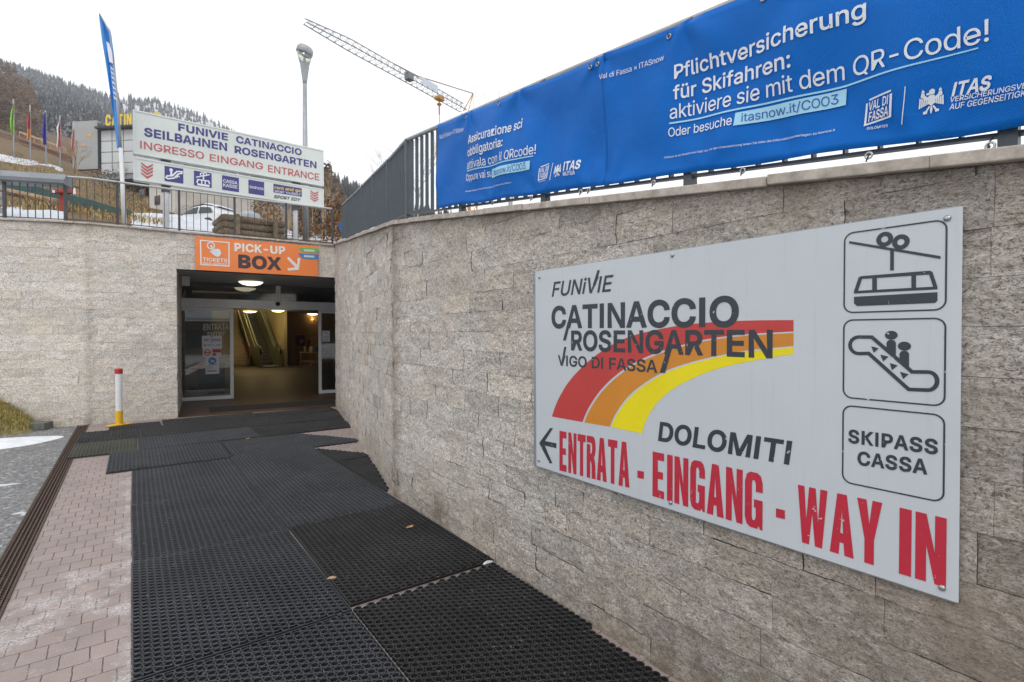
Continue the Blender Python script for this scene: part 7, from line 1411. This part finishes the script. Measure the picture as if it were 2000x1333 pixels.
for i, (x, z) in enumerate([(-1.3, .5), (-.9, .68), (-.5, .76), (-.12, 1.08), (.4, 1.16), (.9, 1.06), (1.0, .98)]):
    for s in (-.98, -.6, 0, .6, .98): vs.append(car_pt(x, s, z+(.05 if abs(s) < .9 else -.03)))
m.add(vs, [(i*5+j, i*5+j+1, (i+1)*5+j+1, (i+1)*5+j) for i in range(6) for j in range(4)]); m.build('snow_cover', M['snow'], cc_, smooth=True)
lump('snow_drift', (c0.x-cy_.x*1.5, c0.y-cy_.y*1.5, c0.z-.15), 2.3, .9, .62, M['snow'], 61, 'drift of snow heaped along the side of the white car', 'snow', None, 40)
# white house under the big sign
h0, h1 = dp(292, 400, 34), dp(372, 412, 32); hx = h1-h0; hx.z = 0; HL = hx.length; hx.normalize(); hy = Vector((-hx.y, hx.x, 0)); hz = dp(292, 432, 34).z; ht = dp(300, 352, 34).z
wh = thing('white_house', (h0.x, h0.y, hz), 'small white house with brown windows seen through the railing under the big sign', 'house'); HP = Plane((h0.x, h0.y), tuple(hx)[:2], tuple(-hy)[:2]); rend = simple('white_render', (.58, .56, .53), .9, 0, .12, 2)
m = MB(); c = h0+hx*HL/2+hy*2.2; m.box((c.x, c.y, (hz-1+ht)/2), (HL, 4.4, ht-hz+1), tuple(hx), tuple(hy)); m.build('wall', rend, wh)
m = MB(); c = h0+hx*HL/2+hy*2.2; m.box((c.x, c.y, ht+.12), (HL+.7, 5.2, .2), tuple(hx), tuple(hy)); m.build('roof', M['brown'], wh)
for x0, y0, x1, y1 in ((303, 384, 313, 399), (345, 377, 353, 388), (273, 371, 285, 384)):
    u0, v0 = HP.uv(x0, y0); u1, v1 = HP.uv(x1, y1); m = MB(); c = HP.at((u0+u1)/2, (v0+v1)/2, .02); m.box(tuple(c), (u1-u0, .06, v0-v1), tuple(hx), tuple(hy)); f_ = m.build('window', M['brown'], wh); m = MB(); c = HP.at((u0+u1)/2, (v0+v1)/2, .056); m.box(tuple(c), ((u1-u0)*.7, .01, (v0-v1)*.75), tuple(hx), tuple(hy)); m.build('pane', winm, f_)
m = MB(); a, b = dp(345, 392, 30), dp(490, 408, 31); v_ = (b-a); v_.z = 0; c = (a+b)/2; m.box((c.x, c.y, c.z-.5), (v_.length, .4, 2.6), tuple(v_.normalized())); tag(m.build('garden_wall', simple('grey_render', (.44, .42, .39), .9, 0, .15, 2)), 'long pale grey rendered wall to the right of the white house', 'wall')
# lift station with panels and yellow roof letters
g0, g1 = dp(140, 280, 62), dp(700, 380, 58); gx_ = g1-g0; gx_.z = 0; gx_.normalize(); gy_ = Vector((-gx_.y, gx_.x, 0)); GPn = Plane((g0.x, g0.y), tuple(gx_)[:2], tuple(-gy_)[:2])
ls = thing('lift_station', (g0.x, g0.y, tz(150, 62).z), 'lift station of pale panels with yellow letters on the roof edge behind the feather flag', 'building'); pan = simple('grey_cladding', (.33, .335, .33), .7, 0, .06, .5); pan2 = simple('white_cladding', (.52, .54, .55), .7, 0, .06, .5)
def gbox(x0, y0, x1, y1, off, th, mat, name, par=ls):
    u0, v0 = GPn.uv(x0, y0); u1, v1 = GPn.uv(x1, y1); m = MB(); c = GPn.at((u0+u1)/2, (v0+v1)/2, off-th/2); m.box(tuple(c), (abs(u1-u0), th, abs(v0-v1)), tuple(gx_), tuple(gy_)); return m.build(name, mat, par)
gbox(141, 238, 191, 330, .0, .5, pan, 'blank_panel'); gbox(191, 240, 192.5, 330, .06, .6, M['fence'], 'panel_edge')
gbox(194, 254, 330, 345, -.3, 7.0, M['cap'], 'core')
u_a = GPn.uv(194, 280)[0]; v_t = GPn.uv(194, 254)[1]; du = (GPn.uv(262, 280)[0]-u_a)/3.05; dv = 1.32
for i in range(6):
    for j in range(4): m = MB(); c = GPn.at(u_a+(i+.5)*du, v_t-(j+.5)*dv, -.24); m.box(tuple(c), (du-.12, .1, dv-.1), tuple(gx_), tuple(gy_)); m.build('panel', pan2, ls)
m = MB(); c = GPn.at(u_a+3*du, v_t+.12, -1.5); m.box(tuple(c), (6.2*du, 4, .22), tuple(gx_), tuple(gy_)); m.build('roof_edge', M['black'], ls)
d = Decal(GPn, .3); V_, F_ = text2d('CATINACCIO', .03, 0, 1.25); uu0 = GPn.uv(212, 255)[0]; uu1 = GPn.uv(262, 255)[0]; vb_ = v_t+.25; sc2 = 1.25/CAPH; xs4 = text2d('CATIN', .03, 0, 1.25)[0][:, 0].max(); kx = (uu1-uu0)/xs4
d.raw([(uu0+x*kx, vb_+y*sc2) for x, y in V_], F_); lt_ = d.build('roof_letters', M['yellowprint'], ls); e_ = lt_.modifiers.new('thickness', 'SOLIDIFY'); e_.thickness = .12
d = Decal(GPn, .02); d.px([(158, 283), (163, 279), (168, 282), (165, 286)]); d.px([(167, 264), (172, 261), (180, 262), (181, 265), (174, 268)]); d.build('logo', vinyl('faded_logo_orange', (.6, .33, .06)), ls); d = Decal(GPn, .02); d.px([(155, 286), (182, 288), (182, 289.5), (155, 287.5)]); d.build('logo', vinyl('faded_logo_violet', (.3, .24, .36)), ls)
# blue round road sign
rs = thing('road_sign', tuple(dp(676, 466, 13.4)), 'round blue road sign half hidden behind the left end of the bar fence', 'sign'); c = dp(677, 444, 13.4); nvec = Vector((-.2, -1, 0)).normalized(); m = MB(); m.lathe(c, [(.2, 0), (.2, .012)], 24, tuple(nvec)); m.build('disc', simple('sign_blue', (.01, .10, .42), .4), rs); m = MB(); m.tube([(c.x, c.y+.04, FTOP-.1), (c.x, c.y+.04, c.z+.2)], .03, 8); m.build('post', M['galv'], rs)
# snow lying along the copings
m = MB(); r5 = random.Random(9)
for q0, q1 in ((sY(5.2), sY(8.6)), (sY(9.2), sY(10.8))):
    vs = []; n = 30
    for i in range(n+1):
        q = q0+(q1-q0)*i/n; e = math.sin(math.pi*i/n)**.5; w = .10*e*(1+.3*math.sin(i*1.3)); hh_ = .028*e*(1+.3*math.sin(i*.9))
        for o_, z_ in ((.01, 0), (.0, hh_*.8), (-w*.5, hh_), (-w-.03, hh_*.7), (-w-.05, 0)): x, y = RWp.at(q, o_*1.0-.0, 1); vs.append((x, y, yr(q)+.039+z_))
    m.add(vs, [(i*5+j, i*5+j+1, (i+1)*5+j+1, (i+1)*5+j) for i in range(n) for j in range(4)])
tag(m.build('snow_strip', M['snow'], smooth=True), 'thin strip of snow left on the coping of the bent wall', 'snow', kind='stuff')
# house across the road, behind the viewer; it shows in the door glass
ch = thing('chalet', (-4, -20, 0), 'chalet with balconies and snowy roof reflected in the left door glass', 'house'); m = MB(); m.box((-4, -24, 3.6), (13, 8, 7.2)); m.build('wall', simple('chalet_wall', (.16, .13, .11), .9, 0, .2, 1), ch)
m = MB(); m.add([(-11.5, -18.6, 6.6), (3.5, -18.6, 6.6), (3.5, -24, 9.6), (-11.5, -24, 9.6), (3.5, -29.4, 6.6), (-11.5, -29.4, 6.6), (-11.5, -18.6, 6.2), (3.5, -18.6, 6.2)], [(0, 1, 2, 3), (3, 2, 4, 5), (0, 6, 7, 1)]); m.build('roof', M['snow'], ch)
for z in (2.7, 5.0): m = MB(); m.box((-4, -19.5, z), (12, 1.0, .12)); m.box((-4, -19.05, z+.55), (12, .06, .8)); m.build('balcony', M['snow'] if z < 3 else M['tan'], ch)
for i in range(4):
    for z in (1.2, 4.0): m = MB(); m.box((-8.5+3*i, -19.98, z), (1.2, .06, 1.5)); m.build('window', winm, ch)

# ------------------------------------------------------------------ thin winter mist
hz_ = MB(); hz_.box((-60, 190, 75), (760, 640, 154)); hb = hz_.build('haze', None, origin=(0, 0, -2)); tag(hb, kind='stuff')
hm = bpy.data.materials.new('mist'); hm.use_nodes = True; hm.node_tree.nodes.clear(); ho_ = hm.node_tree.nodes.new('ShaderNodeOutputMaterial'); pv = hm.node_tree.nodes.new('ShaderNodeVolumePrincipled')
pv.inputs['Color'].default_value = (.92, .95, 1, 1); pv.inputs['Density'].default_value = .0007; pv.inputs['Anisotropy'].default_value = .2
hm.node_tree.links.new(pv.outputs[0], ho_.inputs['Volume']); hb.data.materials.clear(); hb.data.materials.append(hm)
